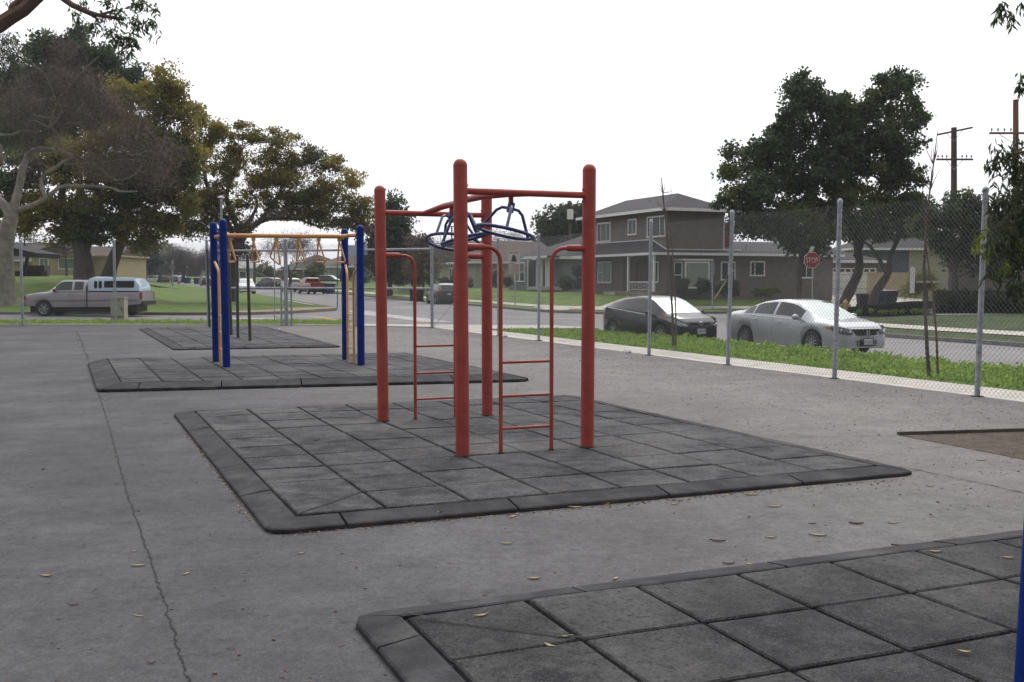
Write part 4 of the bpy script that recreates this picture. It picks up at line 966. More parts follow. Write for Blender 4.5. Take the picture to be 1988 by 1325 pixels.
hatch = dict(L=4.46, W=1.745, H=1.49, R=.315, wheels=[-1.35, 1.35], roof=.66, gl=.5,
    top=[(-2.23, .70), (-2.21, .96), (-2.12, 1.12), (-1.6, 1.27), (-1.0, 1.405), (-.4, 1.48), (0, 1.488), (.3, 1.465), (.65, 1.36), (1.1, 1.14), (1.42, .985), (1.7, .93), (1.95, .84), (2.12, .74), (2.20, .66), (2.23, .50)],
    belt=[(-2.23, .66), (-2.15, 1.04), (-1.9, 1.09), (-1, 1.03), (0, .95), (1, .885), (1.6, .83), (1.95, .76), (2.12, .68), (2.23, .46)],
    plan=[(-2.23, .78), (-2.15, .86), (-1.9, .94), (-1.3, .99), (-.6, 1), (1.0, 1), (1.5, .975), (1.85, .91), (2.05, .82), (2.17, .72), (2.23, .62)],
    sill=[(-2.23, .40), (-2.0, .28), (-1.6, .2), (1.6, .19), (2.23, .2)],
    side=[(-1.72, -1.12), (-1.06, -.16), (-.07, .92)], ws=(.40, 1.40), rg=(-2.08, -1.0), mir=.5, spokes=6, handles=[-.85, .15], seams=[-.12, 1.0, -1.1], crease=[(-1.9, 1.4, -.22)],
    patch=[('tail_light', -2.2, -2.0, 2, 4)], extra=[hatch_front])
car('parked_car', 'black hatchback parked beyond the right fence, behind the silver sedan', 'car', None, hatch, place_mid((1283, 673), (1196, 662.5), -.36, hd, 1.745), hd, blk)

# --- grey pickup with pale blue camper shell
def pickup_extra(t, sp, IX):
    W_ = sp['W']
    mb = MB()   # shell: lofted, slightly tapered, rounded roof
    xs_ = [-3.0, -2.96, -2.75, -1.6, -.55, -.50, -.30]; V = []
    ztop = [1.30, 1.55, 1.86, 1.93, 1.94, 1.93, 1.84]; sh = [.9, .94, .97, .97, .97, .96, .95]
    for x, z, s_ in zip(xs_, ztop, sh):
        h = z - 1.24
        for y, zz in ((.93, 1.24), (.90, 1.24 + h * .2), (.84, 1.24 + h * .84), (.78, 1.24 + h * .96), (.4, z), (0, z + .01), (-.4, z), (-.78, 1.24 + h * .96), (-.84, 1.24 + h * .84), (-.90, 1.24 + h * .2), (-.93, 1.24)): V.append((x, y * s_, zz))
    n = 11; F_ = [(i * n + k, i * n + k + 1, (i + 1) * n + k + 1, (i + 1) * n + k) for i in range(len(xs_) - 1) for k in range(n - 1)] + [tuple(range(n)), tuple(range((len(xs_) - 1) * n, len(xs_) * n))[::-1]]
    mb.add(V, F_); sh_ = mb.build('camper_shell', paint('shell_blue', (.46, .60, .72), .0, .45), t, smooth=True)
    def panel(x0, x1, z0, z1, r=.05):
        for s_ in (1, -1):
            mb = MB(); pts = []
            for (cx_, cz_, a0) in ((x1 - r, z1 - r, 0), (x0 + r, z1 - r, 90), (x0 + r, z0 + r, 180), (x1 - r, z0 + r, 270)):
                for k in range(5): a = R(a0 + k * 22.5); pts.append((cx_ + r * math.cos(a), cz_ + r * math.sin(a)))
            f = lambda z: .895 - (z - 1.3) * .10
            mb.add([(x, s_ * (f(z) + .008), z) for x, z in pts] + [(x, s_ * (f(z) - .03), z) for x, z in pts], [tuple(range(20))] + [(k, (k + 1) % 20, (k + 1) % 20 + 20, k + 20) for k in range(20)]); mb.build('shell_window', m_glass, sh_)
    panel(-2.72, -1.15, 1.42, 1.74); panel(-1.02, -.86, 1.38, 1.74, .075); panel(-.78, -.62, 1.38, 1.74, .075)
    for s_ in (1, -1): mb = MB(); mb.box((-1.65, s_ * .955, 1.245), (2.72, .03, .03)); mb.build('shell_seal', m_dark, sh_)
    for s_ in (1, -1):
        mb = MB(); mb.box((-.262, s_ * .965, .95), (.04, .05, 1.10)); mb.build('cab_gap', m_black, t)
        mb = MB(); mb.box((-3.08, s_ * .90, 1.02), (.10, .12, .34)); mb.build('tail_light', m_tail, t)
        mb = MB(); mb.box((3.02, s_ * .90, .90), (.14, .14, .18)); mb.build('turn_signal', m_tail, t)
        mb = MB(); mb.tube([(-2.9, s_ * .985, .80), (2.6, s_ * .985, .76)], .012, 5); mb.build('side_moulding', m_dark, t)
    mb = MB(); mb.box((3.10, 0, .62), (.14, 1.86, .20)); mb.build('front_bumper', m_chrome, t)
    mb = MB(); mb.box((-3.14, 0, .66), (.14, 1.8, .20)); mb.build('rear_bumper', m_dark, t)
    mb = MB(); mb.box((3.02, 0, .88), (.06, 1.5, .22)); mb.build('grille', m_dark, t)
tan_ = paint('grey_beige_paint', (.35, .335, .35), .15, .42, dirt=((.24, .225, .23), 1.5, .5))
pick = dict(L=6.2, W=1.95, H=1.80, R=.385, wheels=[-1.95, 2.02], roof=.74, gl=.55,
    top=[(-3.12, 1.0), (-3.11, 1.22), (-.30, 1.24), (-.27, 1.25), (-.24, 1.74), (-.1, 1.79), (.4, 1.805), (.95, 1.80), (1.15, 1.76), (1.72, 1.30), (1.80, 1.24), (2.4, 1.17), (2.9, 1.10), (3.03, 1.02), (3.07, .75)],
    belt=[(-3.12, .95), (-3.11, 1.20), (-.27, 1.20), (1.5, 1.19), (2.4, 1.12), (2.9, 1.04), (3.03, .96), (3.07, .70)],
    plan=[(-3.12, .94), (-3.0, .97), (-2, .99), (1.5, 1), (2.6, .98), (2.95, .93), (3.07, .88)],
    sill=[(-3.12, .62), (-2.5, .56), (-2, .48), (2, .46), (2.6, .52), (3.07, .55)],
    side=[(-.05, .42), (.54, 1.42)], ws=(1.15, 1.74), mir=.36, spokes=6, handles=[.62], seams=[.48, 1.55], extra=[pickup_extra], darktrim=True, mirm=m_dark, glassm=mat('pickup_glass', (.02, .024, .018), .08, spec=.8))
pc = at(174, 615.5, -.17)
car('pickup_truck', 'grey beige extended cab pickup with pale blue camper shell parked at the left', 'pickup truck', None, pick, (pc.x - .33, pc.y + .85, -.16), (-1, -.015), tan_)
pk = [o for o in COL.objects if o.get('label', '').startswith('grey beige extended')][0]; pk.scale = (.925, 1, 1)

# --- generic distant vehicles
suv = dict(L=4.6, W=1.82, H=1.68, R=.34, wheels=[-1.32, 1.35], roof=.72, gl=.55,
    top=[(-2.3, .75), (-2.28, 1.05), (-2.2, 1.2), (-1.9, 1.52), (-1.4, 1.64), (-.4, 1.68), (.2, 1.66), (.5, 1.58), (1.1, 1.16), (1.3, 1.08), (1.8, 1.0), (2.15, .88), (2.26, .75), (2.3, .55)],
    belt=[(-2.3, .7), (-2.25, 1.05), (-1.8, 1.12), (0, 1.06), (1.2, 1.0), (1.8, .92), (2.15, .8), (2.3, .5)],
    plan=[(-2.3, .84), (-2.1, .93), (-1.5, .99), (1.2, 1), (1.8, .95), (2.15, .85), (2.3, .72)],
    sill=[(-2.3, .42), (-1.8, .26), (1.8, .24), (2.3, .3)],
    side=[(-1.95, -1.3), (-1.22, -.3), (-.22, .82)], ws=(.45, 1.12), rg=(-2.22, -1.85), mir=.4, spokes=8, patch=[('headlight', 1.85, 2.22, 3, 4), ('tail_light', -2.28, -2.02, 4, 7)], darktrim=True,
    extra=[lambda t, sp, IX: plate(t, -2.32, .80, -1)])
def bed_extra(t, sp, IX):
    for s_ in (1, -1):
        mb = MB(); mb.box((-2.82, s_ * .86, 1.0), (.06, .14, .36)); mb.build('tail_light', m_tail, t)
    mb = MB(); mb.box((-2.86, 0, .62), (.14, 1.8, .18)); mb.build('rear_bumper', m_chrome, t)
    mb = MB(); mb.box((-1.65, 0, 1.215), (2.1, 1.62, .03)); mb.build('bed_liner', m_dark, t)
    mb = MB(); mb.box((-.52, 0, 1.47), (.03, 1.32, .34)); mb.build('rear_window', m_glass, t)
    plate(t, -2.94, .68, -1)
rpick = dict(L=5.6, W=1.95, H=1.82, R=.38, wheels=[-1.75, 1.8], roof=.74, gl=.55,
    top=[(-2.8, .9), (-2.79, 1.20), (-.58, 1.22), (-.55, 1.25), (-.50, 1.72), (-.3, 1.80), (.4, 1.82), (.8, 1.76), (1.35, 1.28), (1.5, 1.2), (2.5, 1.1), (2.72, .98), (2.8, .7)],
    belt=[(-2.8, .85), (-2.79, 1.18), (1.2, 1.17), (2.5, 1.02), (2.8, .65)], plan=[(-2.8, .95), (-2, .99), (1.5, 1), (2.4, .96), (2.8, .85)], sill=[(-2.8, .58), (-2, .48), (2, .46), (2.8, .5)],
    side=[(-.35, .1), (.2, 1.05)], ws=(.8, 1.34), mir=.36, spokes=6, extra=[bed_extra], darktrim=True)
fa = Vector((-.315, .95)).normalized()       # direction of the far street
def gcar(name, label, cat, sp, px, py, hd, body, det=1, group='vehicles parked along the far street'):
    p = ons(px, py); z = p.z; return car(name, label, cat, group, sp, (p.x, p.y, z), hd, body, det)
dkgrey = paint('dark_grey_paint', (.045, .047, .052), .4, .3); redp = paint('red_paint', (.26, .018, .018), .1, .35); whp = paint('white_car_paint', (.62, .62, .63), 0, .35); blu2 = paint('charcoal_paint', (.03, .033, .045), .4, .3)
gcar('parked_car', 'dark grey small SUV parked by the kerb behind the red frame, rear towards us', 'car', suv, 858, 590, fa, dkgrey, 2)
gcar('pickup_truck', 'red pickup truck with black bed liner parked along the far street, seen from behind', 'pickup truck', rpick, 605, 571, Vector((-.45, .89)), redp, 1)
gcar('parked_car', 'white SUV parked ahead of the red pickup on the far street', 'car', suv, 565, 567, Vector((-.42, .9)), whp)
gcar('parked_car', 'charcoal SUV parked left of the white one on the far street', 'car', suv, 521, 562, Vector((-.75, .66)), blu2)
p = at(640, 561, .35); car('parked_car', 'dark SUV standing in a driveway behind the red pickup, seen from the side', 'car', 'vehicles parked along the far street', suv, (p.x, p.y, .75), (.98, -.2), dkgrey, 1)
gcar('parked_car', 'white car facing us at the left kerb of the far street, beside the trunk', 'car', suv, 478, 571, -fa, whp)
gcar('parked_car', 'white SUV seen over the tail of the beige pickup, far down the street', 'car', suv, 292, 551, Vector((-.7, -.7)), whp, 0)
gcar('parked_car', 'dark SUV far down the street right of the small white SUV', 'car', suv, 321, 550.5, fa, dkgrey, 0)
gcar('parked_car', 'black car far down the street beside the lamp post', 'car', suv, 340, 550.5, fa, blu2, 0)
gcar('parked_car', 'white car far down the street in front of the white bungalow', 'car', suv, 354, 551, fa, whp, 0)
gcar('parked_car', 'dark car far down the street beside the left fence post of the gate', 'car', suv, 400, 556, fa, blu2, 0)

# ------------------------------------------------------------------ bins, utility box, hydrant
def bin_(px, py, z, label, m, h=1.1, w_=.62, rz=0.0, group='wheeled bins standing at the kerbs', p=None):
    p = p or (ons(px, py, .14) if z < -.05 else at(px, py, z)); t = thing('wheeled_bin', p, label, 'bin', group)
    M = Matrix.Rotation(rz, 3, 'Z'); mb = MB(); V = []
    for z_, s_ in ((.06, .78), (h * .9, 1.0), (h * .93, 1.06), (h * .95, 1.06)):
        for a, b in ((-1, -1), (1, -1), (1, 1), (-1, 1)): V.append(p + M @ Vector((a * w_ / 2 * s_, b * w_ * .58 * s_, z_)))
    mb.add(V, [(0, 1, 2, 3)] + [(i * 4 + k, i * 4 + (k + 1) % 4, i * 4 + 4 + (k + 1) % 4, i * 4 + 4 + k) for i in range(3) for k in range(4)]); mb.build('bin_body', m, t)
    mb = MB(); V = []
    for z_, s_ in ((h * .955, 1.07), (h * .99, 1.02), (h * 1.03, .7)):
        for a, b in ((-1, -1), (1, -1), (1, 1), (-1, 1)): V.append(p + M @ Vector((a * w_ / 2 * s_, b * w_ * .58 * s_, z_)))
    mb.add(V, [(8, 9, 10, 11)] + [(i * 4 + k, i * 4 + (k + 1) % 4, i * 4 + 4 + (k + 1) % 4, i * 4 + 4 + k) for i in range(2) for k in range(4)]); mb.build('lid', m, t)
    for s_ in (-1, 1):
        mb = MB(); mb.lathe([(.001, .03), (.12, .03), (.12, -.03), (.001, -.03)], p + M @ Vector((s_ * w_ * .4, w_ * .5, .12)), 12, 'X', ); mb.build('wheel', m_dark, t)
bin_(641, 572, -.2, 'blue wheeled bin standing right behind the red pickup', m_binblue, 1.15, 1.0)
bin_(803, 586, -.25, 'blue wheeled bin left of the black one at the kerb by the grey SUV', m_binblue)
bin_(815, 587.5, -.25, 'black wheeled bin right of the blue one at the kerb by the grey SUV', m_binblack)
bin_(1674, 599, .0, 'short black bin between the two leaning tree trunks', m_binblack, .85, .55)
bin_(1702, 597, .0, 'blue wheeled bin half hidden behind the right leaning trunk', m_binblue, 1.0, .5)
bin_(1722, 596, .0, 'dark blue bin with wide lid on the driveway, right of the leaning trunks', mat('bin_navy', (.014, .02, .07), .5), 1.0, .85, .3)
bin_(303, 549.3, -.15, 'blue wheeled bin far down the street beside the small white SUV', m_binblue, 1.2, 1.3)
bin_(364, 551.5, -.15, 'blue wheeled bin far down the street beside the white car', m_binblue, 1.2, 1.1)
bin_(382, 552.5, -.15, 'blue wheeled bin on the lawn edge far down the street, right of the others', m_binblue, 1.2, .9)
ub = at(232, 627, -.08); t = thing('utility_cabinet', ub, 'beige metal utility cabinet on a concrete pad behind the back fence', 'cabinet')
mb = MB(); mb.box(ub + Vector((0, 0, .04)), (.85, .6, .12)); mb.build('pad', m_conc, t)
m_beige = mat('beige_metal', (.44, .41, .35), .5, (.36, .34, .29), 3, dirt=((.27, .25, .2), 5, .5))
mb = MB(); mb.box(ub + Vector((0, 0, .53)), (.54, .40, .88)); mb.build('cabinet_body', m_beige, t)
mb = MB(); mb.box(ub + Vector((0, 0, 1.0)), (.60, .46, .05)); mb.build('roof_cap', m_beige, t)
mb = MB(); mb.box(ub + Vector((0, -.215, .60)), (.48, .02, .66)); mb.build('door', m_beige, t)
mb = MB(); mb.box(ub + Vector((.18, -.235, .56)), (.03, .02, .12)); mb.box(ub + Vector((.08, -.235, .88)), (.05, .012, .03)); mb.build('handle', m_dark, t)
mb = MB(); mb.box(ub + Vector((0, -.205, .235)), (.54, .008, .014)); mb.build('seam', m_dark, t)
hp = at(1641, 610, -.22); t = thing('fire_hydrant', hp, 'yellow fire hydrant on the corner lawn behind the roof of the silver sedan', 'hydrant')
m_hy = mat('hydrant_yellow', (.50, .36, .12), .5, (.42, .29, .1), 8)
mb = MB(); mb.lathe([(.16, 0), (.16, .05), (.11, .07), (.11, .55), (.15, .57), (.15, .62), (.12, .68), (.06, .76), (.03, .80), (.03, .84), (.001, .84)], hp, 14); mb.build('barrel', m_hy, t, smooth=True)
for s_ in (-1, 1):
    mb = MB(); mb.lathe([(.06, 0), (.06, s_ * .17), (.075, s_ * .18), (.075, s_ * .23), (.001, s_ * .23)], hp + Vector((s_ * .05, 0, .46)), 10, 'X'); mb.build('outlet', m_hy, t)
# white litter lumps by the right fence
m_lit = mat('litter_white', (.6, .62, .62), .6, bump=.5, bscale=40)
for k, (x, y) in enumerate(((1218, 683), (980, 653), (543, 640))):
    p = at(x, y, .03); mb = MB(); mb.blob(p, (.09 - .02 * k, .07, .04), 5, .35); tag(mb.build('crumpled_litter', m_lit, None, org=p), ['crumpled white plastic litter beside the right fence in front of the black hatchback', 'small white litter by the right fence behind the red ladder', 'small white litter on the asphalt near the gate post'][k], 'litter', 'litter by the fences')

# ------------------------------------------------------------------ houses
RZN = math.atan2(.3987, .917)
m_stucco = mat('brown_stucco', (.182, .156, .148), .95, (.152, .13, .123), 2, bump=.3, bscale=40)
m_stgrey = mat('grey_stucco', (.20, .215, .235), .95, (.165, .18, .20), 2, bump=.3, bscale=40)
m_stcream = mat('cream_stucco', (.40, .36, .27), .95, (.33, .30, .225), 2, bump=.3, bscale=40)
m_sttan = mat('tan_stucco', (.44, .36, .22), .95, (.37, .30, .185), 2)
m_stpale = mat('pale_stucco', (.36, .35, .35), .95, (.3, .29, .29), 2)
m_shing = mat('grey_shingle', (.060, .056, .060), .98, (.040, .038, .041), 4, bump=.8, bscale=30, stretch=(1, 1, 4))
m_shbr = mat('brown_shingle', (.105, .078, .066), .98, (.075, .056, .05), 4, bump=.8, bscale=30, stretch=(1, 1, 4))
m_trim = mat('house_trim', (.78, .77, .78), .6, (.70, .69, .70), 4)
m_brick = mat('red_brick', (.17, .035, .03), .9, (.12, .03, .026), 20)
def hwin(h, face, c, z0, z1, wd, glass=None, mull=(), hm=(), fm=None, out=.03):
    """window on a wall facing -X ('x': runs along Y), or -Y ('y': runs along X); c centre along the wall; face=(kind, plane)"""
    k, pl = face; glass = glass or m_wglass; fm = fm or m_trim; fw_ = .105
    def bx(mb, a, z, sa, sz, o, th):
        if k == 'x': mb.box((pl - o, a, z), (th, sa, sz))
        else: mb.box((a, pl - o, z), (sa, th, sz))
    mb = MB(); bx(mb, c, z1 + fw_ / 2, wd + 2 * fw_, fw_, out, .06); bx(mb, c, z0 - fw_ / 2, wd + 2 * fw_ + .06, fw_, out + .015, .09)
    for s_ in (-1, 1): bx(mb, c + s_ * (wd / 2 + fw_ / 2), (z0 + z1) / 2, fw_, z1 - z0, out, .06)
    for f in mull: bx(mb, c + (f - .5) * wd, (z0 + z1) / 2, .06, z1 - z0, out - .005, .045)
    for f, g0, g1 in hm: bx(mb, c + ((g0 + g1) / 2 - .5) * wd, lerp(z0, z1, f), (g1 - g0) * wd, .05, out - .008, .04)
    o = mb.build('window', fm, h)
    mb = MB(); bx(mb, c, (z0 + z1) / 2, wd, z1 - z0, .012, .02); mb.build('pane', glass, o); return o
def hip_roof(h, x0, x1, y0, y1, z, rise, m, ridge='y', hip=(1, 1), ov=.5, fas=.2, name='roof', trim=None):
    x0 -= ov; x1 += ov; y0 -= ov; y1 += ov; mb = MB()
    if ridge == 'y':
        xm = (x0 + x1) / 2; d = (x1 - x0) / 2; a, b = (xm, y0 + d * hip[0], z + rise), (xm, y1 - d * hip[1], z + rise)
    else:
        ym = (y0 + y1) / 2; d = (y1 - y0) / 2; a, b = (x0 + d * hip[0], ym, z + rise), (x1 - d * hip[1], ym, z + rise)
    V = [(x0, y0, z), (x1, y0, z), (x1, y1, z), (x0, y1, z), a, b]
    if ridge == 'y': F_ = [(0, 1, 4), (1, 2, 5, 4), (2, 3, 5), (3, 0, 4, 5), (3, 2, 1, 0)]
    else: F_ = [(0, 1, 5, 4), (1, 2, 5), (2, 3, 4, 5), (3, 0, 4), (3, 2, 1, 0)]
    mb.add(V, F_); o = mb.build(name, m, h)
    fb = MB(); t_ = .035
    for (cx_, cy_, sx_, sy_) in (((x0 + x1) / 2, y0 - t_ / 2, x1 - x0, t_), ((x0 + x1) / 2, y1 + t_ / 2, x1 - x0, t_), (x0 - t_ / 2, (y0 + y1) / 2, t_, y1 - y0 + 2 * t_), (x1 + t_ / 2, (y0 + y1) / 2, t_, y1 - y0 + 2 * t_)):
        fb.box((cx_, cy_, z - fas / 2 + .03), (sx_, sy_, fas))
    fb.build('fascia', trim or m_trim, o)
    return o
def vent(h, x, y, z):
    mb = MB(); mb.tube([(x, y, z), (x, y, z + .45)], .05, 8); mb.build('roof_vent', m_galv, h)
# two storey house on the corner
hc = Vector((10.35, 69.4)); GZ = .55
H1 = thing('house', (hc.x, hc.y, GZ), 'brown two storey stucco house with white trimmed windows, low grey hip roof and front porch', 'house', rz=RZN, local=True)
ez = 6.40 - GZ; e1 = 3.42 - GZ
mb = MB(); mb.box((2.25, 5.85, (e1 + ez) / 2), (4.5, 11.7, ez - e1)); mb.build('upper_wall', m_stucco, H1)
hip_roof(H1, 0, 4.5, 0, 11.7, ez + .0, 1.25, m_shing, 'y', ov=.55)
vent(H1, 1.4, 4.6, ez + .55)
mb = MB(); mb.box((7.0, 7.0, e1 / 2 - .3), (14.0 - .0, 9.4, e1 + .6)); mb.build('lower_wall', m_stucco, H1)      # main ground floor, porch recess only painted in as shade
mb = MB(); mb.box((7.0, 1.15, e1 / 2 - .3), (13.96, 2.32, e1 + .6)); mb.build('lower_wall', m_stucco, H1)
hip_roof(H1, 4.55, 14.0, 1.4, 10.6, e1 + .08, 1.05, m_shing, 'x', hip=(0, 0), ov=.5, name='wing_roof')
vent(H1, 8.3, 2.6, e1 + .3)
# skirt roof round the two street sides
mb = MB(); o_ = 1.35
mb.add([(-o_, -.62, e1), (-o_, 11.4, e1), (-.0, 11.4, e1 + .95), (-.0, 1.9, e1 + .95), (14.5, -.62, e1), (14.5, -.0, e1 + .22), (0.0, -.0, e1 + .22), (-.0, 0.0, e1 + .22)],
       [(0, 1, 2, 3), (0, 3, 7), (0, 7, 5, 4)]); mb.add([(-o_, -.62, e1 - .02), (-o_, 11.4, e1 - .02), (0, 11.4, e1 - .02), (0, -.0, e1 - .02), (14.5, -.62, e1 - .02), (14.5, 0, e1 - .02)], [(0, 1, 2, 3), (0, 3, 5, 4)]); sk = mb.build('skirt_roof', m_shing, H1)
mb = MB(); mb.box((-o_ - .02, 5.4, e1 - .05), (.04, 12.1, .17)); mb.box((6.57, -.645, e1 - .05), (15.87, .04, .17)); mb.tube([(-.02, 1.9, e1 + .97), (-.02, 11.3, e1 + .97)], .04, 6); mb.tube([(-.02, -.02, e1 + .26), (6, -.03, e1 + .26)], .035, 6); mb.tube([(-.03, -.03, e1 + .25), (-.02, 1.9, e1 + .97)], .04, 6); mb.build('fascia', m_trim, sk)
FX, FY = ('x', 0.0), ('y', 0.0)
for (c, z0, z1, wd, ml) in ((1.35, 4.08, 5.32, 2.15, (.27, .72)), (4.55, 4.35, 5.3, 1.0, (.5,)), (8.75, 4.0, 5.25, 1.9, (.3, .72))):
    hwin(H1, FX, c, z0, z1, wd, None, ml)
mb = MB(); mb.box((.0 - .012, 4.0, 1.25 + .15), (.05, 3.6, 2.5)); mb.build('porch_shade_panel', mat('porch_shade', (.12, .095, .085), .95), H1)  # flat dark panel on the wall, its colour standing in for porch shade
mb = MB(); mb.box((-.06, 4.3, 1.35), (.06, .98, 2.05)); mb.build('front_door', mat('dark_door', (.05, .035, .03), .6), H1)
hwin(H1, ('x', -.03), 1.5, 1.0, 2.25, .95, None, (.4,), ()); hwin(H1, FX, 8.6, .95, 2.35, 1.9, m_curtain, (.68,), ((.5, .68, 1),))
mb = MB(); mb.box((-.72, 3.1, -.05), (1.30, 6.4, .72)); ph = mb.build('porch_floor', mat('porch_floor', (.29, .25, .2), .9, (.2, .17, .14), 3), H1)
mb = MB()
for k in range(3): mb.box((-1.45 - .3 * k, 5.0, -.02 - .2 * k), (.32, 1.6, .5 - .16 * k))
mb.build('porch_steps', m_conc, H1)
for y in (-.38, 3.0):
    mb = MB(); mb.box((-1.22, y, e1 / 2 + .14), (.13, .13, e1 - .32)); mb.build('porch_column', m_trim, H1)
mb = MB(); mb.box((-1.22, 1.3, .95), (.05, 3.2, .06)); mb.box((-1.22, 1.3, .42), (.05, 3.2, .04))
for k in range(16): mb.box((-1.22, -.2 + .2 * k, .68), (.02, .02, .5))
mb.build('porch_railing', m_trim, H1)
mb = MB(); mb.lathe([(.07, 0), (.09, -.1), (.05, -.14)], (-.7, 3.5, e1 - .05), 10); mb.build('porch_lamp', m_trim, H1)
# bay window and the other windows on the long side
mb = MB(); mb.prism([(.55, -.015), (.95, -.50), (3.15, -.50), (3.55, -.015)], .35, 2.38); mb.build('bay_wall', m_stucco, H1)
mb = MB(); mb.prism([(.42, -.015), (.86, -.60), (3.24, -.60), (3.68, -.015)], 2.38, 2.50); mb.build('bay_cap', m_trim, H1)
hwin(H1, ('y', -.50), 2.05, .62, 2.22, 1.75, mat('green_curtain', (.30, .36, .29), .5, (.22, .27, .215), 9, spec=.6, stretch=(4, 4, .2)), (), (), out=.035)
for a, b, s_ in (((.57, -.03), (.93, -.47), 0), ((3.17, -.47), (3.53, -.03), 0)):
    a, b = Vector(a), Vector(b); c = (a + b) / 2; ang = math.atan2((b - a).y, (b - a).x); nn = Vector(((b - a).y, -(b - a).x)).normalized(); c2 = c + nn * .02
    mb = MB(); M = Matrix.Rotation(ang, 3, 'Z')
    for z in (.58, 1.42, 2.26): mb.box((c2.x, c2.y, z), (.58, .05, .07), ang)
    for s_ in (-1, 1): q = c2 + (b - a).normalized() * s_ * .26; mb.box((q.x, q.y, 1.42), (.06, .05, 1.68), ang)
    o = mb.build('window', m_trim, H1); mb = MB(); q = c + nn * .012; mb.box((q.x, q.y, 1.42), (.48, .02, 1.66), ang); mb.build('pane', m_wglass, o)
hwin(H1, FY, 4.9, 1.15, 2.25, 1.0, None, (.5,), ((.5, .5, 1),)); hwin(H1, FY, 7.35, 1.45, 2.3, 1.05, None, (.28,), ()); hwin(H1, FY, 11.6, 1.3, 2.25, .95, None, (.5,))
mb = MB(); mb.box((7.35, 4.0, e1 + .9), (1.0, .8, 3.0)); mb.build('chimney', m_brick, H1)
mb = MB(); mb.box((4.55, .01, 4.6), (.05, .05, 3.2)); mb.build('downpipe', m_trim, H1)
mb = MB(); mb.tube([(2.3, 3.2, ez + 1.0), (2.3, 3.2, ez + 1.9)], .012, 5); mb.build('antenna', m_galv, H1)

# garage of the same lot, behind the leaning trees
gp = atd(1601, 573, 82.0); G = thing('garage', (gp.x, gp.y, gp.z - .05), 'low brown garage with white panelled double door behind the leaning tree trunks', 'garage', rz=R(8), local=True)
mb = MB(); mb.box((1.6, 3.0, 1.25), (6.0, 6.0, 3.0)); mb.build('wall', m_stucco, G)
hip_roof(G, -1.4, 4.6, 0, 6, 2.75, 1.1, m_shing, 'x', ov=.4)
mb = MB(); mb.box((2.15, -.03, 1.08), (4.25, .06, 2.2)); gd = mb.build('garage_door', m_white, G)
mb = MB()
for k in range(8): mb.box((.35 + .515 * k, -.068, 1.98), (.36, .012, .2))
mb.build('door_window', m_wglass, gd)
mb = MB()
for z in (.55, 1.1, 1.65): mb.box((2.15, -.066, z), (4.25, .008, .02))
mb.build('panel_gap', m_dark, gd)
# driveway
drv = []
for s_ in range(9):
    f = s_ / 8; a, b = atd(1602, 576, 81.5), atd(1790, 578, 79); c, d_ = at(1640, 601, -.1), at(1840, 607, -.1)
    L_, Q_ = a.lerp(c, f), b.lerp(d_, f)
    drv.append([Vector((q.x, q.y, corner_z(q.x, q.y) + .05)) for q in (L_, L_.lerp(Q_, .33), L_.lerp(Q_, .66), Q_)])
sheet('driveway', drv, m_conc)
# tan garden wall, distant pale house with mural
tw = thing('garden_wall', atd(1750, 574, 80), 'tan stucco garden wall right of the white garage door', 'wall', rz=R(4), local=True)
mb = MB(); mb.box((0, 0, .75), (5.4, .25, 1.9)); mb.build('wall_face', m_sttan, tw); mb = MB(); mb.box((0, 0, 1.73), (5.5, .32, .08)); mb.build('wall_cap', m_sttan, tw)
bh = thing('house', atd(1755, 560, 98), 'cream house with dark blue gable wall seen between the tree trunks above the tan wall', 'house', rz=R(2), local=True)
mb = MB(); mb.box((0, 3, 1.7), (9.6, 6, 4.2)); mb.build('wall', m_stcream, bh); hip_roof(bh, -4.8, 4.8, 0, 6, 3.75, 1.5, m_shing, 'x', ov=.5)
mb = MB(); mb.box((-1.8, -.03, 2.2), (4.4, .05, 2.9)); mb.build('blue_panel', mat('slate_blue_wall', (.09, .11, .15), .9, (.07, .085, .12), 1), bh)
# house and hedge at the right
rh = thing('house', atd(1975, 560, 57), 'low brown house behind the dark hedge at the right edge', 'house', rz=R(-22), local=True)
mb = MB(); mb.box((2.5, 4, 1.3), (12, 8, 3.4)); mb.build('wall', m_stucco, rh); hip_roof(rh, -3.5, 8.5, 0, 8, 3.0, 1.4, m_shing, 'x', ov=.6)
hwin(rh, ('y', 0), 0.2, 1.0, 2.3, 1.5, None, (.5,)); hwin(rh, ('y', 0), 4.2, 1.0, 2.3, 1.8, None, (.5,))
mb = MB(); mb.box((-5.4, .6, .45), (.26, .26, 1.5)); mb.build('gate_pier', m_trim, rh)
mb = MB(); mb.box((-4.3, .4, .35), (1.8, .4, .12)); mb.build('low_ledge', m_conc, rh)

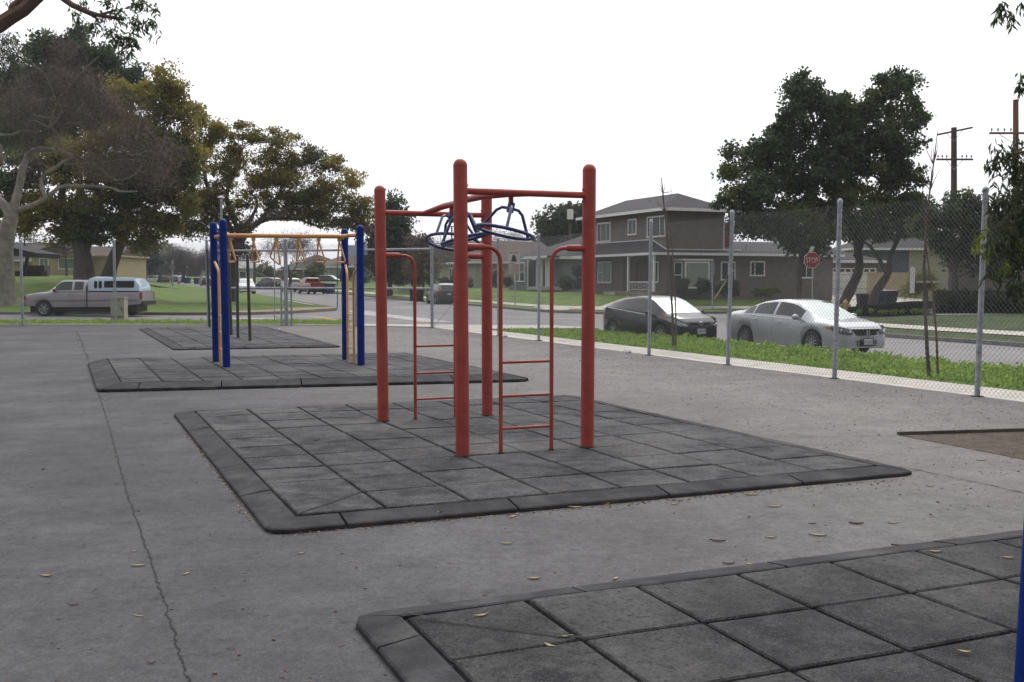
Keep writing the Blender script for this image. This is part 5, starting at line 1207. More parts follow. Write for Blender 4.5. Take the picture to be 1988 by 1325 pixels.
# grey bungalow, cream house and the row beyond, along the far street
def simple_house(px, py, d, label, W_, D_, wall, roofm, eh, rise, ridge='y', hip=(1, 1), rz=RZN, wins=(), ov=.5, door=None, extra=None, trim=None):
    p = atd(px, py, d); h = thing('house', p, label, 'house', 'houses along the far street' if d > 105 else None, rz=rz, local=True)
    mb = MB(); mb.box((W_ / 2, D_ / 2, eh / 2 - .5), (W_, D_, eh + 1.0)); mb.build('wall', wall, h)
    hip_roof(h, 0, W_, 0, D_, eh, rise, roofm, ridge, hip, ov=ov, trim=trim)
    if 0 in hip:      # gable walls
        mb = MB()
        if ridge == 'y':
            for y in (0.0, D_): mb.add([(0, y, eh), (W_, y, eh), (W_ / 2, y, eh + rise * .93)], [(0, 1, 2)])
        else:
            for x in (0.0, W_): mb.add([(x, 0, eh), (x, D_, eh), (x, D_ / 2, eh + rise * .93)], [(0, 1, 2)])
        mb.build('gable', wall, h)
    for wn in wins: hwin(h, *wn)
    if door:
        k, c, wd, m_ = door; mb = MB(); mb.box((-.03, c, 1.05) if k == 'x' else (c, -.03, 1.05), (.06, wd, 2.1) if k == 'x' else (wd, .06, 2.1)); mb.build('door', m_, h)
    if extra: extra(h)
    return h
FX0, FY0 = ('x', 0.0), ('y', 0.0)
def grey_extra(h):
    for k, y in enumerate((.5, 1.15, 2.2, 3.0)):
        mb = MB()
        for dy in (-.16, .16): mb.box((-1.1, y + dy, 1.35), (.11, .11, 2.7))
        for z in np.linspace(.4, 2.4, 6): mb.tube([(-1.1, y - .16, z), (-1.1, y + .16, z + .25)], .035, 5)
        mb.build('porch_trellis', m_trim, h)
    mb = MB(); mb.box((-.75, 2.2, 2.78), (1.9, 4.6, .10)); mb.build('porch_roof', m_shing, h)
    mb = MB(); mb.box((-1.71, 2.2, 2.74), (.04, 4.7, .18)); mb.build('porch_fascia', m_trim, h)
    mb = MB(); mb.box((-.7, 2.2, .1), (1.7, 4.0, .3)); mb.build('porch_floor', m_conc, h)
    mb = MB(); mb.prism([(-.002, 5.3), (-.9, 5.3), (-.9, 9.7), (-.002, 9.7)], -.5, 2.66); mb.build('front_wall', m_stgrey, h)
    mb = MB(); mb.box((-.97, 5.26, 1.3), (.09, .09, 2.6)); mb.build('downpipe', m_trim, h)
simple_house(1096, 563, 86.5, 'grey stucco bungalow with white porch trellis left of the brown two storey house', 9, 10, m_stgrey, m_shing, 2.72, 2.05, 'y', (1, 1), wins=((('x', -.9), 7.75, .75, 2.3, .95, m_curtain, (), ()), (('x', -.9), 6.6, .75, 2.3, .85, None, (), ((.5, 0, 1),))), door=('x', 3.7, 1.0, mat('dark_door', (.05, .035, .03))), extra=grey_extra)
def cream_extra(h):
    mb = MB(); mb.box((-.02, 3.0, 1.05), (.06, .95, 2.1)); mb.build('door', m_white, h)
    mb = MB(); mb.box((-.8, -2.4, 1.3), (3.8, 4.2, 3.4)); w_ = mb.build('wing_wall', m_stcream, h)
simple_house(922, 562, 104, 'cream stucco house with brown roof behind the red frame, left of the grey bungalow', 10, 14, m_stcream, m_shbr, 2.75, 2.4, 'x', (0, 0), wins=((FX0, 10.9, .8, 2.1, 1.1, None, (.5,)), (FX0, 6.4, .8, 2.1, 1.8, None, (.33, .66)), (FX0, 12.9, .8, 2.1, .7, None, ())), door=('x', 3.6, 1.1, m_white))
simple_house(800, 560, 125, 'dim low house with white porch behind the dark tree left of the cream house', 10, 14, m_stpale, m_shbr, 2.7, 1.9, 'y', (1, 1), wins=((FX0, 4, .8, 2.1, 1.6, None, (.5,)), (FX0, 10, .8, 2.1, 1.6, None, (.5,))), door=('x', 7, 1.1, m_white))
def twin(h):
    mb = MB(); mb.box((6, 6, 4.0), (8, 10, 3.4)); mb.build('upper_wall', m_stpale, h); hip_roof(h, 2, 10, 1, 11, 5.6, 2.4, m_shing, 'y', (1, 1), name='upper_roof')
    hwin(h, ('x', 2.0), 4.0, 3.8, 4.9, .8, None, (.5,), ()); hwin(h, ('x', 2.0), 7.5, 3.8, 4.9, .8, None, (.5,), ())
    for y in (1.0, 2.6): mb = MB(); mb.box((-1.2, y, 1.3), (.15, .15, 2.6)); mb.build('porch_column', m_trim, h)
simple_house(728, 553, 150, 'pale two storey house with brown lower roof behind the red pickup', 12, 15, m_stpale, m_shbr, 2.8, 1.9, 'y', (1, 1), wins=((FX0, 4.5, .6, 2.1, 1.6, m_curtain, (.33, .66)), (FX0, 10, .6, 2.1, 1.6, None, (.5,))), extra=twin)
simple_house(640, 552, 180, 'grey bungalow with brown roof and teal window far down the street', 12, 16, m_stpale, m_shbr, 3.0, 2.6, 'y', (1, 1), wins=((FX0, 5, .6, 2.3, 2.2, mat('teal_glass', (.08, .2, .2), .2), (.33, .66)), (FX0, 11, .6, 2.1, 1.6, None, (.5,))))
simple_house(572, 551, 210, 'brown roofed house far down the street behind the white SUV', 13, 18, mat('rust_stucco', (.15, .11, .09), .95), m_shing, 3.0, 3.0, 'y', (1, 1), wins=((FX0, 6, .6, 2.1, 2.2, None, (.33, .66)),))
simple_house(397, 546, 250, 'small white bungalow at the end of the street among bare trees', 12, 16, mat('white_siding', (.42, .42, .42), .9), m_stpale, 3.2, 3.0, 'x', (0, 0), rz=R(20), wins=((FX0, 5, .8, 2.3, 2, None, (.5,)), (FX0, 11, .8, 2.3, 2, None, (.5,)), (FY0, 4, .8, 2.3, 2, None, (.5,)), (FY0, 9, .8, 2.3, 1.4, None, ())))
# houses and shelter at the left, beyond the berm
simple_house(63, 538, 118, 'cream stucco house with low gable and white framed windows left of the big tree trunks', 5.4 * 1.0, 9, m_sttan, m_shbr, 2.6, 1.1, 'y', (0, 0), rz=R(1), wins=((FY0, 1.35, .95, 2.05, .85, m_curtain, (.5,)), (FY0, 3.9, .95, 2.05, 1.7, m_curtain, (.45,))), ov=.35, trim=m_sttan)
simple_house(104, 541, 122, 'tan wall of a house visible between the two big trunks', 7.5, 9, m_sttan, m_shbr, 2.7, 1.2, 'x', (0, 0), rz=R(-2), ov=.35, trim=m_sttan)
simple_house(-30, 540, 128, 'brown roofed low house behind the picnic shelter at the left', 9.5, 9, m_stcream, mat('plum_roof', (.10, .085, .085), .9), 2.2, 2.3, 'x', (0, 0), rz=R(0), ov=.4)
sp_ = atd(-10, 540, 92); t = thing('picnic_shelter', sp_, 'dark flat gabled picnic shelter roof at the left edge, partly behind the pale trunk', 'shelter', local=True)
mb = MB(); m_drk = mat('dark_roof', (.022, .020, .022), .9)
mb.add([(-4, -2, 2.3), (.8, -2, 3.05), (4.6, -2, 2.15), (-4, 3, 2.3), (.8, 3, 3.05), (4.6, 3, 2.15), (-4, -2, 1.75), (.8, -2, 2.05), (4.5, -2, 1.75), (-4, 3, 1.75), (.8, 3, 2.05), (4.5, 3, 1.75)],
       [(0, 1, 4, 3), (1, 2, 5, 4), (6, 7, 1, 0), (7, 8, 2, 1), (9, 10, 4, 3), (10, 11, 5, 4), (2, 5, 11, 8), (6, 7, 10, 9), (7, 8, 11, 10)]); mb.build('roof', m_drk, t)
for x in (-2.5, 2.6):
    mb = MB(); mb.tube([(x + .35, 0, 1.9), (x, 0, .0)], .16, 4); mb.build('post', m_drk, t)
wl = atd(62, 541, 95); t = thing('low_wall', wl, 'low dark brown block wall with tan end pier on the rise left of the cream house', 'wall', local=True)
mb = MB(); mb.box((-.4, 0, .2), (2.8, .4, .95)); mb.build('wall_face', mat('dark_block', (.05, .038, .036), .95, (.035, .028, .028), 5), t)
mb = MB(); mb.box((1.25, -.0, .2), (.55, .5, .95)); mb.build('end_pier', mat('tan_block', (.16, .13, .10), .95), t)
mb = MB(); mb.box((-.2, 1.4, .75), (2.0, 1.2, .9)); mb.build('equipment_block', mat('brown_block', (.10, .078, .068), .95), t)

# ------------------------------------------------------------------ poles, signs, wires
def utility_pole(label, px, pyt, pyb, d, r, m, arms, cat='utility pole'):
    t_ = atd(px, pyt, d); b = atd(px, pyb, d); t = thing('utility_pole', b, label, cat, 'utility poles'); mb = MB(); mb.tube([b, t_], [r * 1.15, r * .9], 10); mb.build('pole', m, t, smooth=True)
    for (py, x0, x1, ins, tw_) in arms:
        c = atd(px, py, d - r); a, e = atd(x0, py + tw_, d - r - .1), atd(x1, py - tw_, d - r - .1); dr = (e - a); mb = MB(); n_ = Vector((0, 0, .065)); y_ = Vector((0, .06, 0))
        mb.add([a - n_ - y_, e - n_ - y_, e + n_ - y_, a + n_ - y_, a - n_ + y_, e - n_ + y_, e + n_ + y_, a + n_ + y_], [(0, 1, 2, 3), (4, 5, 6, 7), (0, 1, 5, 4), (3, 2, 6, 7), (0, 3, 7, 4), (1, 2, 6, 5)])
        o = mb.build('crossarm', m, t)
        mb = MB()
        for s_ in (.28, .72): mb.tube([a.lerp(e, s_) - n_, c - Vector((0, 0, .75))], .02, 5)
        mb.build('brace', m_galv, o)
        for f in ins:
            q = a.lerp(e, f) + n_; mb = MB(); mb.lathe([(.02, 0), (.02, .1), (.06, .12), (.07, .18), (.03, .2), (.05, .26), (.001, .29)], q, 8); mb.build('insulator', m_dark, o)
    return t
utility_pole('dark brown utility pole with two crossarms rising behind the right trees', 1852, 248, 560, 78, .22, m_wood, ((255, 1820, 1888, (), 7), (310, 1818, 1889, (.04, .16, .28, .7, .82, .95), 0)))
utility_pole('orange brown utility pole with one crossarm behind the gum tree at the right edge', 1972, 194, 560, 70, .19, m_woodo, ((259, 1921, 1990, (.06, .24, .42, .6), 0),))
utility_pole('rusty brown utility pole among the far trees left of the palms', 281, 462, 545, 150, .28, m_wood, ())
utility_pole('thin distant utility pole with crossarm seen through the blue wheels', 877, 439, 548, 190, .16, m_wood, ((440, 862, 884, (), 0),))
utility_pole('dark utility pole with white transformer behind the grey bungalow', 1107, 400, 560, 130, .2, m_wood, ((403, 1085, 1125, (), 0),))
tf = atd(1107, 416, 129.6); mb = MB(); mb.lathe([(.001, -.7), (.38, -.65), (.38, .55), (.001, .62)], tf, 14); tag(mb.build('transformer', m_trim, None, org=tf, smooth=True), 'white drum transformer hung on the pole above the grey bungalow', 'transformer')
def sign_post(px, pyt, pyb, d, r, m, label, name='sign_post', board=None, cat='sign post', g='posts at the street corner'):
    b, t_ = atd(px, pyb, d), atd(px, pyt, d); t = thing(name, b, label, cat, g); mb = MB(); mb.tube([b, t_], r, 8); mb.build('post', m, t, smooth=True)
    if board: board(t, t_)
    return t
def octo(R_): return [(R_ / math.cos(R(22.5)) * math.cos(R(22.5 + 45 * k)), R_ / math.cos(R(22.5)) * math.sin(R(22.5 + 45 * k))) for k in range(8)]
m_sred = mat('sign_red', (.33, .018, .022), .4, (.27, .015, .018), 4); m_swh = mat('sign_white', (.62, .62, .62), .4); m_sback = mat('sign_back', (.20, .21, .23), .5, metal=.2)
def plate_(t, name, poly, c, yaw, m, th=.01, off=0.0):
    M = Matrix.Rotation(yaw, 3, 'Z'); n = len(poly); V = []
    for s_ in (-1, 1): V += [c + M @ Vector((x, s_ * th / 2 + off, z)) for x, z in poly]
    mb = MB(); mb.add(V, [tuple(range(n)), tuple(range(n, 2 * n))[::-1]] + [(k, (k + 1) % n, (k + 1) % n + n, k + n) for k in range(n)]); return mb.build(name, m, t)
c = atd(1575.5, 505.5, 49)
def stopb(t, tt):
    o = plate_(t, 'sign_face', octo(.375), c + Vector((0, -.05, 0)), R(6), m_swh)
    plate_(o, 'red_field', octo(.350), c + Vector((0, -.05, 0)), R(6), m_sred, .004, -.009)
    mb = MB(); text_mb(mb, 'STOP', c + Vector((0, -.066, 0)), .255, (math.cos(R(6)), math.sin(R(6)), 0), (0, 0, 1), 0.0, .68)
    # condensed lettering, as on road signs
    mb.build('lettering', m_swh, o)
    q = c + Vector((.02, .1, .52)); plate_(t, 'paper_tag', [(-.17, -.12), (.08, -.14), (.2, .12), (-.02, .14)], q, R(30), m_swh)
sign_post(1577, 486, 618, 49.06, .03, m_galv, 'red octagonal stop sign beyond the silver sedan', 'stop_sign', stopb, 'stop sign', None)
c2_ = atd(1385, 521, 53)
sign_post(1383, 508, 600, 53.06, .03, m_galv, 'octagonal road sign seen from behind in front of the brown house', 'road_sign', lambda t, tt: plate_(t, 'sign_face', [(x * .42, z) for x, z in octo(.37)], c2_, R(55), m_sback), 'road sign', None)
def peds(t, tt):
    cc = atd(998, 500, 62); plate_(t, 'sign_face', [(-.34, -.34), (.34, -.34), (.34, .34), (-.34, .34)], cc, R(5), m_swh)
    plate_(t, 'red_band', [(-.30, .22), (.30, .22), (.30, .31), (-.30, .31)], cc, R(5), mat('sign_red_faded', (.5, .22, .17), .5), .004, -.010)
    plate_(t, 'black_symbol', [(-.19, -.26), (.17, -.26), (.10, .02), (.03, .16), (-.07, .16), (-.12, .0)], cc, R(5), m_dark, .004, -.010)
    c3 = atd(998, 522, 62); o = plate_(t, 'sign_face', [(-.34, -.33), (.34, -.33), (.34, .31), (-.34, .31)], c3, R(5), mat('sign_pinkish', (.48, .40, .37), .5))
    mb = MB()
    for k, z in enumerate((.2, .07, -.06, -.2)):
        for j in range(6 - k % 2): mb.box(c3 + Vector((-.25 + .1 * j, -.011, z)), (.065, .004, .06))
    mb.build('faded_text', mat('sign_red_faded', (.5, .22, .17), .5), o)
sign_post(1000, 488, 592, 62.06, .03, m_galv, 'white sign with black symbol above a faded red lettered board, by the grey bungalow', 'street_sign', peds, 'street sign', None)
sign_post(533, 470, 624, 43.5, .028, m_galv, 'thin grey sign post left of the thick gate post', board=lambda t, tt: plate_(t, 'sign_edge', [(-.04, -.32), (.04, -.32), (.04, .3), (-.04, .3)], tt - Vector((0, .04, .3)), R(70), m_sback))
sign_post(655, 512, 597, 66, .03, m_dpost, 'thin dark sign post left of the right blue posts')
sign_post(494, 500, 578, 118, .14, m_dpost, 'dark pole with square sign back beside the white car under the tree', board=lambda t, tt: plate_(t, 'sign_face', [(-.5, -.5), (.35, -.5), (.35, .45), (-.5, .45)], tt - Vector((0, .2, -.1)), R(0), m_sback))
sign_post(335, 505, 556, 125, .10, m_galv, 'pale pole with small octagonal sign back beside the far black car', board=lambda t, tt: plate_(t, 'sign_face', octo(.36), tt - Vector((0, .14, .9)), R(0), m_sback))
sign_post(589, 470, 556, 160, .09, m_galv, 'grey lamp post standing behind the white SUV')
sign_post(1306 + 77, 590, 598, 53, .02, m_galv, 'x') if False else None
lp = thing('street_lamp', atd(433, 560, 66), 'pale grey lamp pole rising above the left blue posts in front of the olive tree', 'street lamp')
mb = MB(); mb.tube([atd(433, 590, 66), atd(429, 383, 66)], [.10, .075], 10); mb.build('pole', m_galv, lp, smooth=True)
q = atd(429, 383, 66); mb = MB(); mb.lathe([(.001, .10), (.2, .02), (.22, -.05), (.08, -.07)], q, 12); mb.build('lamp_head', m_trim, lp, smooth=True)
m_wirek = mat('cable', (.05, .05, .055), .6)
def cable(name, label, a, b, sag, r=.012, n=14, m=None):
    mb = MB(); mb.tube([a.lerp(b, k / n) - Vector((0, 0, sag * 4 * (k / n) * (1 - k / n))) for k in range(n + 1)], r, 4); tag(mb.build(name, m or m_wirek, None, org=a), label, 'cable', 'overhead cables')
cable('power_line', 'thin power line running right from the tall brown utility pole', atd(1885, 258, 78), atd(2100, 262, 70), .3, .012)
cable('power_line', 'thin line crossing the sky above the grey bungalow roof', atd(1107, 405, 130), atd(1385, 395, 120), .9, .014)
cable('power_line', 'thin line between the wheels of the red frame and the left trees', atd(640, 462, 170), atd(1107, 408, 130), 1.4, .016)
cable('power_line', 'lower thin line in the sky behind the blue wheels', atd(640, 478, 170), atd(1107, 430, 130), 1.2, .016)
cable('guy_wire', 'pale stay wire sloping down behind the dark posts to the street corner', atd(425, 497, 70), atd(560, 556, 66), 0, .02, 4, m_galv)
cable('guy_wire', 'dark stay wire sloping from the corner fence post towards the street', at(842, 634, 0), atd(881, 588, 44), 0, .012, 2)
gy = thing('guy_guard', atd(1387, 581, 60), 'yellow sleeved stay slanting in front of the shrubs by the brown house', 'guy guard'); mb = MB(); mb.tube([atd(1387, 581, 60), atd(1412, 542, 60)], .035, 8); mb.build('sleeve', mat('dull_yellow', (.38, .33, .12), .6), gy)
fl = thing('flag_pole', atd(510, 522, 145), 'small faded flag hanging from a short staff left of the far houses', 'flag')
mb = MB(); mb.tube([atd(498, 503, 145), atd(516, 517, 145)], .03, 6); mb.build('staff', m_trim, fl)
mb = MB(); a, b = atd(512, 513, 145), atd(517, 520, 145); c_, d_ = atd(507, 532, 145), atd(510, 529, 145); m_ = atd(510, 521, 144.7); mb.add([a, b, d_, c_, m_], [(0, 1, 4), (1, 2, 4), (2, 3, 4), (3, 0, 4)]); mb.build('flag_cloth', mat('flag_faded', (.40, .20, .2), .8, (.42, .36, .38), 12, stretch=(1, 1, 5)), fl)

# ------------------------------------------------------------------ trees
TD = 1.0
def leaf_quads(C, rad, per, L_, W_, droop=0.0, flat=1.0):
    """C: (k,3) cluster centres; per leaves each, gaussian-ish ball of radius rad; returns (N,4,3)"""
    C = np.asarray(C); k = len(C); N = k * per
    d = RNG.normal(size=(N, 3)); d /= np.linalg.norm(d, axis=1)[:, None]; r = RNG.random(N) ** .45
    rr = np.repeat(rad if np.ndim(rad) else np.full(k, rad), per) * r
    P = np.repeat(C, per, 0) + d * rr[:, None] * np.array([1, 1, flat])
    a = RNG.normal(size=(N, 3)); a[:, 2] = a[:, 2] * (1 - droop) - droop * 2.2
    a /= np.linalg.norm(a, axis=1)[:, None]; b = np.cross(a, RNG.normal(size=(N, 3))); b /= np.linalg.norm(b, axis=1)[:, None]
    l = L_ * RNG.uniform(.6, 1.3, N)[:, None]; w_ = W_ * RNG.uniform(.7, 1.2, N)[:, None]
    mid = P + a * l * .45
    return np.stack([P, mid + b * w_ / 2, P + a * l, mid - b * w_ / 2], 1)
def clusters(blobs, d, dens, depth=1.0, shell=.55):
    """blobs in photo terms (px,py,rx,ry[,dd]) at distance d -> cluster centres inside the ellipsoids"""
    out = []
    for bl in blobs:
        px, py, rx, ry = bl[:4]; dd = bl[4] if len(bl) > 4 else 0.0
        c = atd(px, py, d + dd); wx, wz = rx / F_PX * d, ry / F_PX * d; wy = (wx * .5 + wz * .5) * depth
        n = max(3, int(dens * (wx * wy * wz) ** (2 / 3.)))
        v = RNG.normal(size=(n, 3)); v /= np.linalg.norm(v, axis=1)[:, None]; r = (shell + (1 - shell) * RNG.random(n))[:, None]
        r *= RNG.uniform(.82, 1.06, n)[:, None]
        out.append(np.array(c[:]) + v * r * np.array([wx, wy, wz]))
    return np.concatenate(out)
def tree(name, label, d, base, limbs, blobs, bark, leafmat, dens=9, rad=.55, per=60, L_=.2, W_=.12, depth=1.0, twigs=True, droop=0, group=None, shell=.45, flat=.8, extra=(), smooth_sub=3, tw_r=.03, thick=1.0):
    dens *= 1.45 * thick; per = int(per * 2.0); W_ *= 1.15; L_ *= .82
    """limbs: list of (points[(px,py[,dd])], r0, r1) at distance d. crown: one or more (leafmat, share)"""
    org = atd(base[0], base[1], d); t = thing(name, org, label, 'tree', group); pts = []
    for k, (pl, r0, r1) in enumerate(limbs):
        Q = [atd(p[0], p[1], d + (p[2] if len(p) > 2 else 0)) for p in pl]
        # smooth polyline
        S_ = []; n = len(Q)
        for i in range(n - 1):
            p0, p1, p2, p3 = Q[max(i - 1, 0)], Q[i], Q[i + 1], Q[min(i + 2, n - 1)]
            for s_ in range(smooth_sub):
                u = s_ / smooth_sub; S_.append(.5 * ((2 * p1) + (p2 - p0) * u + (2 * p0 - 5 * p1 + 4 * p2 - p3) * u * u + (3 * p1 - p0 - 3 * p2 + p3) * u ** 3))
        S_.append(Q[-1]); m = len(S_); rr = [lerp(r0, r1, (i / (m - 1)) ** .8) * random.uniform(.93, 1.07) for i in range(m)]
        if k == 0: rr[0] *= 1.35
        mb = MB(); mb.tube(S_, rr, 10 if r0 > .1 else 6); mb.build('trunk' if k == 0 else 'limb', bark, t, smooth=True); pts += [(p, r) for p, r in zip(S_, rr)]
    if blobs:
        C = clusters(blobs, d, dens, depth, shell)
        if twigs and pts:
            PA = np.array([p[:] for p, r in pts]); mb = MB(); sel = RNG.permutation(len(C))[:min(len(C), 260)]
            for i in sel:
                c = Vector(C[i]); dist = np.linalg.norm(PA - C[i], axis=1) + .5 * np.maximum(0, PA[:, 2] - C[i][2]); j = int(dist.argmin()); s_ = Vector(PA[j]); r_ = min(pts[j][1] * .45, tw_r + .012 * (c - s_).length)
                m1 = s_.lerp(c, .4) + Vector((random.uniform(-.1, .1), random.uniform(-.1, .1), .12)) * (c - s_).length
                m2 = s_.lerp(c, .75) + Vector((random.uniform(-.1, .1), random.uniform(-.1, .1), .06)) * (c - s_).length
                mb.tube([s_, m1, m2, c], [r_, r_ * .75, r_ * .5, r_ * .2], 4, caps=False)
            mb.build('branches', bark, t, smooth=True)
        lm = leafmat if isinstance(leafmat, list) else [(leafmat, 1.0)]
        # leaf colours in smooth patches; olive crowns get lit tops and shaded undersides as colour
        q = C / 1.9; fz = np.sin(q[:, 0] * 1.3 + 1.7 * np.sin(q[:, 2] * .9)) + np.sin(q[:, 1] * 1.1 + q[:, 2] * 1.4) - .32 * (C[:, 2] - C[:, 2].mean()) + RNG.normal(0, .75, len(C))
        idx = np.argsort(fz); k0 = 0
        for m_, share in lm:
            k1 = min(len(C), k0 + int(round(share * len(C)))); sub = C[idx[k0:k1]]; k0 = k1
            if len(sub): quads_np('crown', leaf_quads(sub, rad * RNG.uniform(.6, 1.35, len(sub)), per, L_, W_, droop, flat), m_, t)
    for (m_, bl, dn, rd, pr, l_, w_, dr) in extra:
        C = clusters(bl, d, dn, depth, .1); quads_np('crown', leaf_quads(C, rd, pr, l_, w_, dr, .8), m_, t)
    return t

# right: big dark tree group on the corner lot
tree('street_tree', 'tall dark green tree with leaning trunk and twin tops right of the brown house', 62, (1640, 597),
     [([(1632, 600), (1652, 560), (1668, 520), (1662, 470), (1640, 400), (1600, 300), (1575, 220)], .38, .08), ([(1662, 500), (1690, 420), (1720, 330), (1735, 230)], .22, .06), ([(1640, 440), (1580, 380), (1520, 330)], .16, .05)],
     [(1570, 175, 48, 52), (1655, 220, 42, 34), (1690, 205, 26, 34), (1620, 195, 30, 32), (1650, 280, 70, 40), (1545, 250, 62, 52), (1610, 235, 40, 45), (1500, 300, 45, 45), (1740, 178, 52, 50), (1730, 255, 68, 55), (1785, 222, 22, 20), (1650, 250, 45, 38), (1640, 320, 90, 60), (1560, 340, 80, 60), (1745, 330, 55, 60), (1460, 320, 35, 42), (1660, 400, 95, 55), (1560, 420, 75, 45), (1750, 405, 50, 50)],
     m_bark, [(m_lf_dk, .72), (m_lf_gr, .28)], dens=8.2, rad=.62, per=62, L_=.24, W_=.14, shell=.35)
tree('street_tree', 'smaller dark tree with straight trunk between the brown house and the stop sign', 60, (1549, 590),
     [([(1549, 605), (1551, 540), (1555, 480), (1535, 430), (1480, 370)], .24, .07), ([(1555, 490), (1590, 440), (1610, 400)], .14, .05)],
     [(1408, 345, 24, 32), (1425, 300, 18, 20), (1425, 390, 38, 35), (1470, 375, 45, 45), (1500, 440, 55, 40), (1550, 450, 60, 35), (1450, 430, 40, 28), (1575, 480, 45, 22), (1600, 455, 40, 25)],
     m_bark, [(m_lf_dk, .7), (m_lf_gr, .3)], dens=8.2, rad=.6, per=60, L_=.24, W_=.14, shell=.35)
tree('street_tree', 'dark tree with curved right hand trunk beside the bins', 61, (1692, 600),
     [([(1687, 602), (1705, 560), (1725, 530), (1728, 500), (1750, 450)], .34, .1), ([(1722, 530), (1690, 480), (1660, 460)], .14, .05)],
     [(1700, 445, 55, 28), (1640, 452, 45, 20), (1755, 440, 40, 34), (1785, 415, 36, 36)], m_bark, m_lf_dk, dens=10, rad=.6, per=60, L_=.26, W_=.15, shell=.3)
tree('street_tree', 'dark rounded tree over the hedge at the right, left of the gum leaves', 52, (1880, 600),
     [([(1850, 600), (1853, 540), (1845, 480), (1850, 430)], .22, .08), ([(1853, 520), (1880, 470), (1900, 440)], .12, .05)],
     [(1840, 425, 50, 45), (1880, 400, 38, 35), (1905, 440, 50, 50), (1830, 470, 36, 26), (1875, 490, 60, 36), (1795, 440, 26, 30), (1940, 480, 70, 50), (1990, 430, 60, 60), (2030, 480, 60, 60), (1930, 525, 50, 20)],
     m_bark, [(m_lf_dk, .75), (m_lf_gr, .25)], dens=11, rad=.5, per=60, L_=.2, W_=.12, shell=.2)
tree('shrub_palm', 'spiky green plant in front of the tan wall by the driveway', 70, (1800, 585), [([(1800, 590), (1798, 560)], .12, .08)], [(1795, 545, 30, 26), (1775, 555, 20, 16)], m_bark, m_lf_gr, dens=9, rad=.5, per=50, L_=.6, W_=.05, twigs=False, droop=.35)
# bare saplings in the parkway
def sapling(px0, py0, d, pts_list, label):
    t = thing('sapling', atd(px0, py0, d), label, 'tree', 'bare young trees in the grass strip')
    for k, (pl, r0, r1) in enumerate(pts_list):
        Q = [atd(x, y, d) for x, y in pl]; mb = MB(); n = len(Q); mb.tube(Q, [lerp(r0, r1, i / (n - 1)) for i in range(n)], 6); mb.build('trunk' if k == 0 else 'branch', m_barkr if k % 2 else m_bark, t, smooth=True)
    return t
def twiglets(px, py, n, L_, spread=60):
    out = []
    for _ in range(n):
        a = random.uniform(-spread, spread); l = random.uniform(.5, 1) * L_; x1, y1 = px + l * math.sin(R(a)), py - l * math.cos(R(a)); m_ = ((px + x1) / 2 + random.uniform(-3, 3), (py + y1) / 2 + random.uniform(-3, 3)); out.append(([(px, py), m_, (x1, y1)], .008, .002))
    return out
sapling(1308, 664, 24.5, [([(1307, 672), (1305, 600), (1298, 500), (1292, 430), (1287, 380), (1284, 345)], .035, .008), ([(1312, 672), (1312, 610), (1310, 560), (1306, 500), (1301, 440)], .022, .014)] + twiglets(1296, 470, 5, 55) + twiglets(1290, 410, 5, 45) + twiglets(1287, 375, 6, 35, 80), 'thin bare young tree with support stake in front of the black hatchback')
sapling(1812, 725, 17.6, [([(1804, 732), (1800, 680), (1796, 600), (1794, 520), (1798, 440), (1804, 380), (1815, 300), (1820, 255)], .036, .005), ([(1821, 730), (1818, 650), (1810, 560), (1800, 500), (1796, 420), (1790, 350)], .022, .005)] + twiglets(1806, 370, 6, 60, 35) + twiglets(1812, 320, 5, 50, 30) + twiglets(1797, 440, 4, 60, 50), 'bare young tree with leaning stem and stake in the grass right of the silver sedan')

# middle: dark evergreen behind the red frame, and one behind the grey bungalow
tree('evergreen_tree', 'dark upright evergreen behind the left red post', 100, (757, 575), [([(757, 580), (757, 500), (756, 420)], .28, .1)], [(758, 410, 26, 30), (775, 440, 32, 35), (745, 450, 30, 40), (755, 490, 45, 30), (785, 480, 22, 30), (730, 500, 35, 28), (770, 520, 40, 20), (745, 535, 35, 12)], m_bark, m_lf_dk, dens=6, rad=.9, per=55, L_=.38, W_=.22, shell=.2)
tree('evergreen_tree', 'rounded dark green tree rising behind the grey bungalow', 135, (1095, 555), [([(1095, 560), (1095, 450)], .4, .2)], [(1095, 430, 50, 30), (1070, 445, 28, 22), (1125, 425, 35, 28), (1100, 410, 22, 14), (1080, 470, 60, 30)], m_bark, m_lf_dk, dens=4.5, rad=1.1, per=55, L_=.5, W_=.3, shell=.2)
tree('shade_tree', 'brownish thinning tree left of the cream house', 96, (822, 578), [([(822, 582), (821, 540), (818, 490)], .18, .08)], [(820, 500, 32, 26), (800, 520, 25, 20), (845, 515, 18, 22), (815, 470, 28, 16)], m_bark, [(m_twig, .7), (m_lf_ol, .3)], dens=6, rad=.9, per=45, L_=.32, W_=.12, shell=.2)

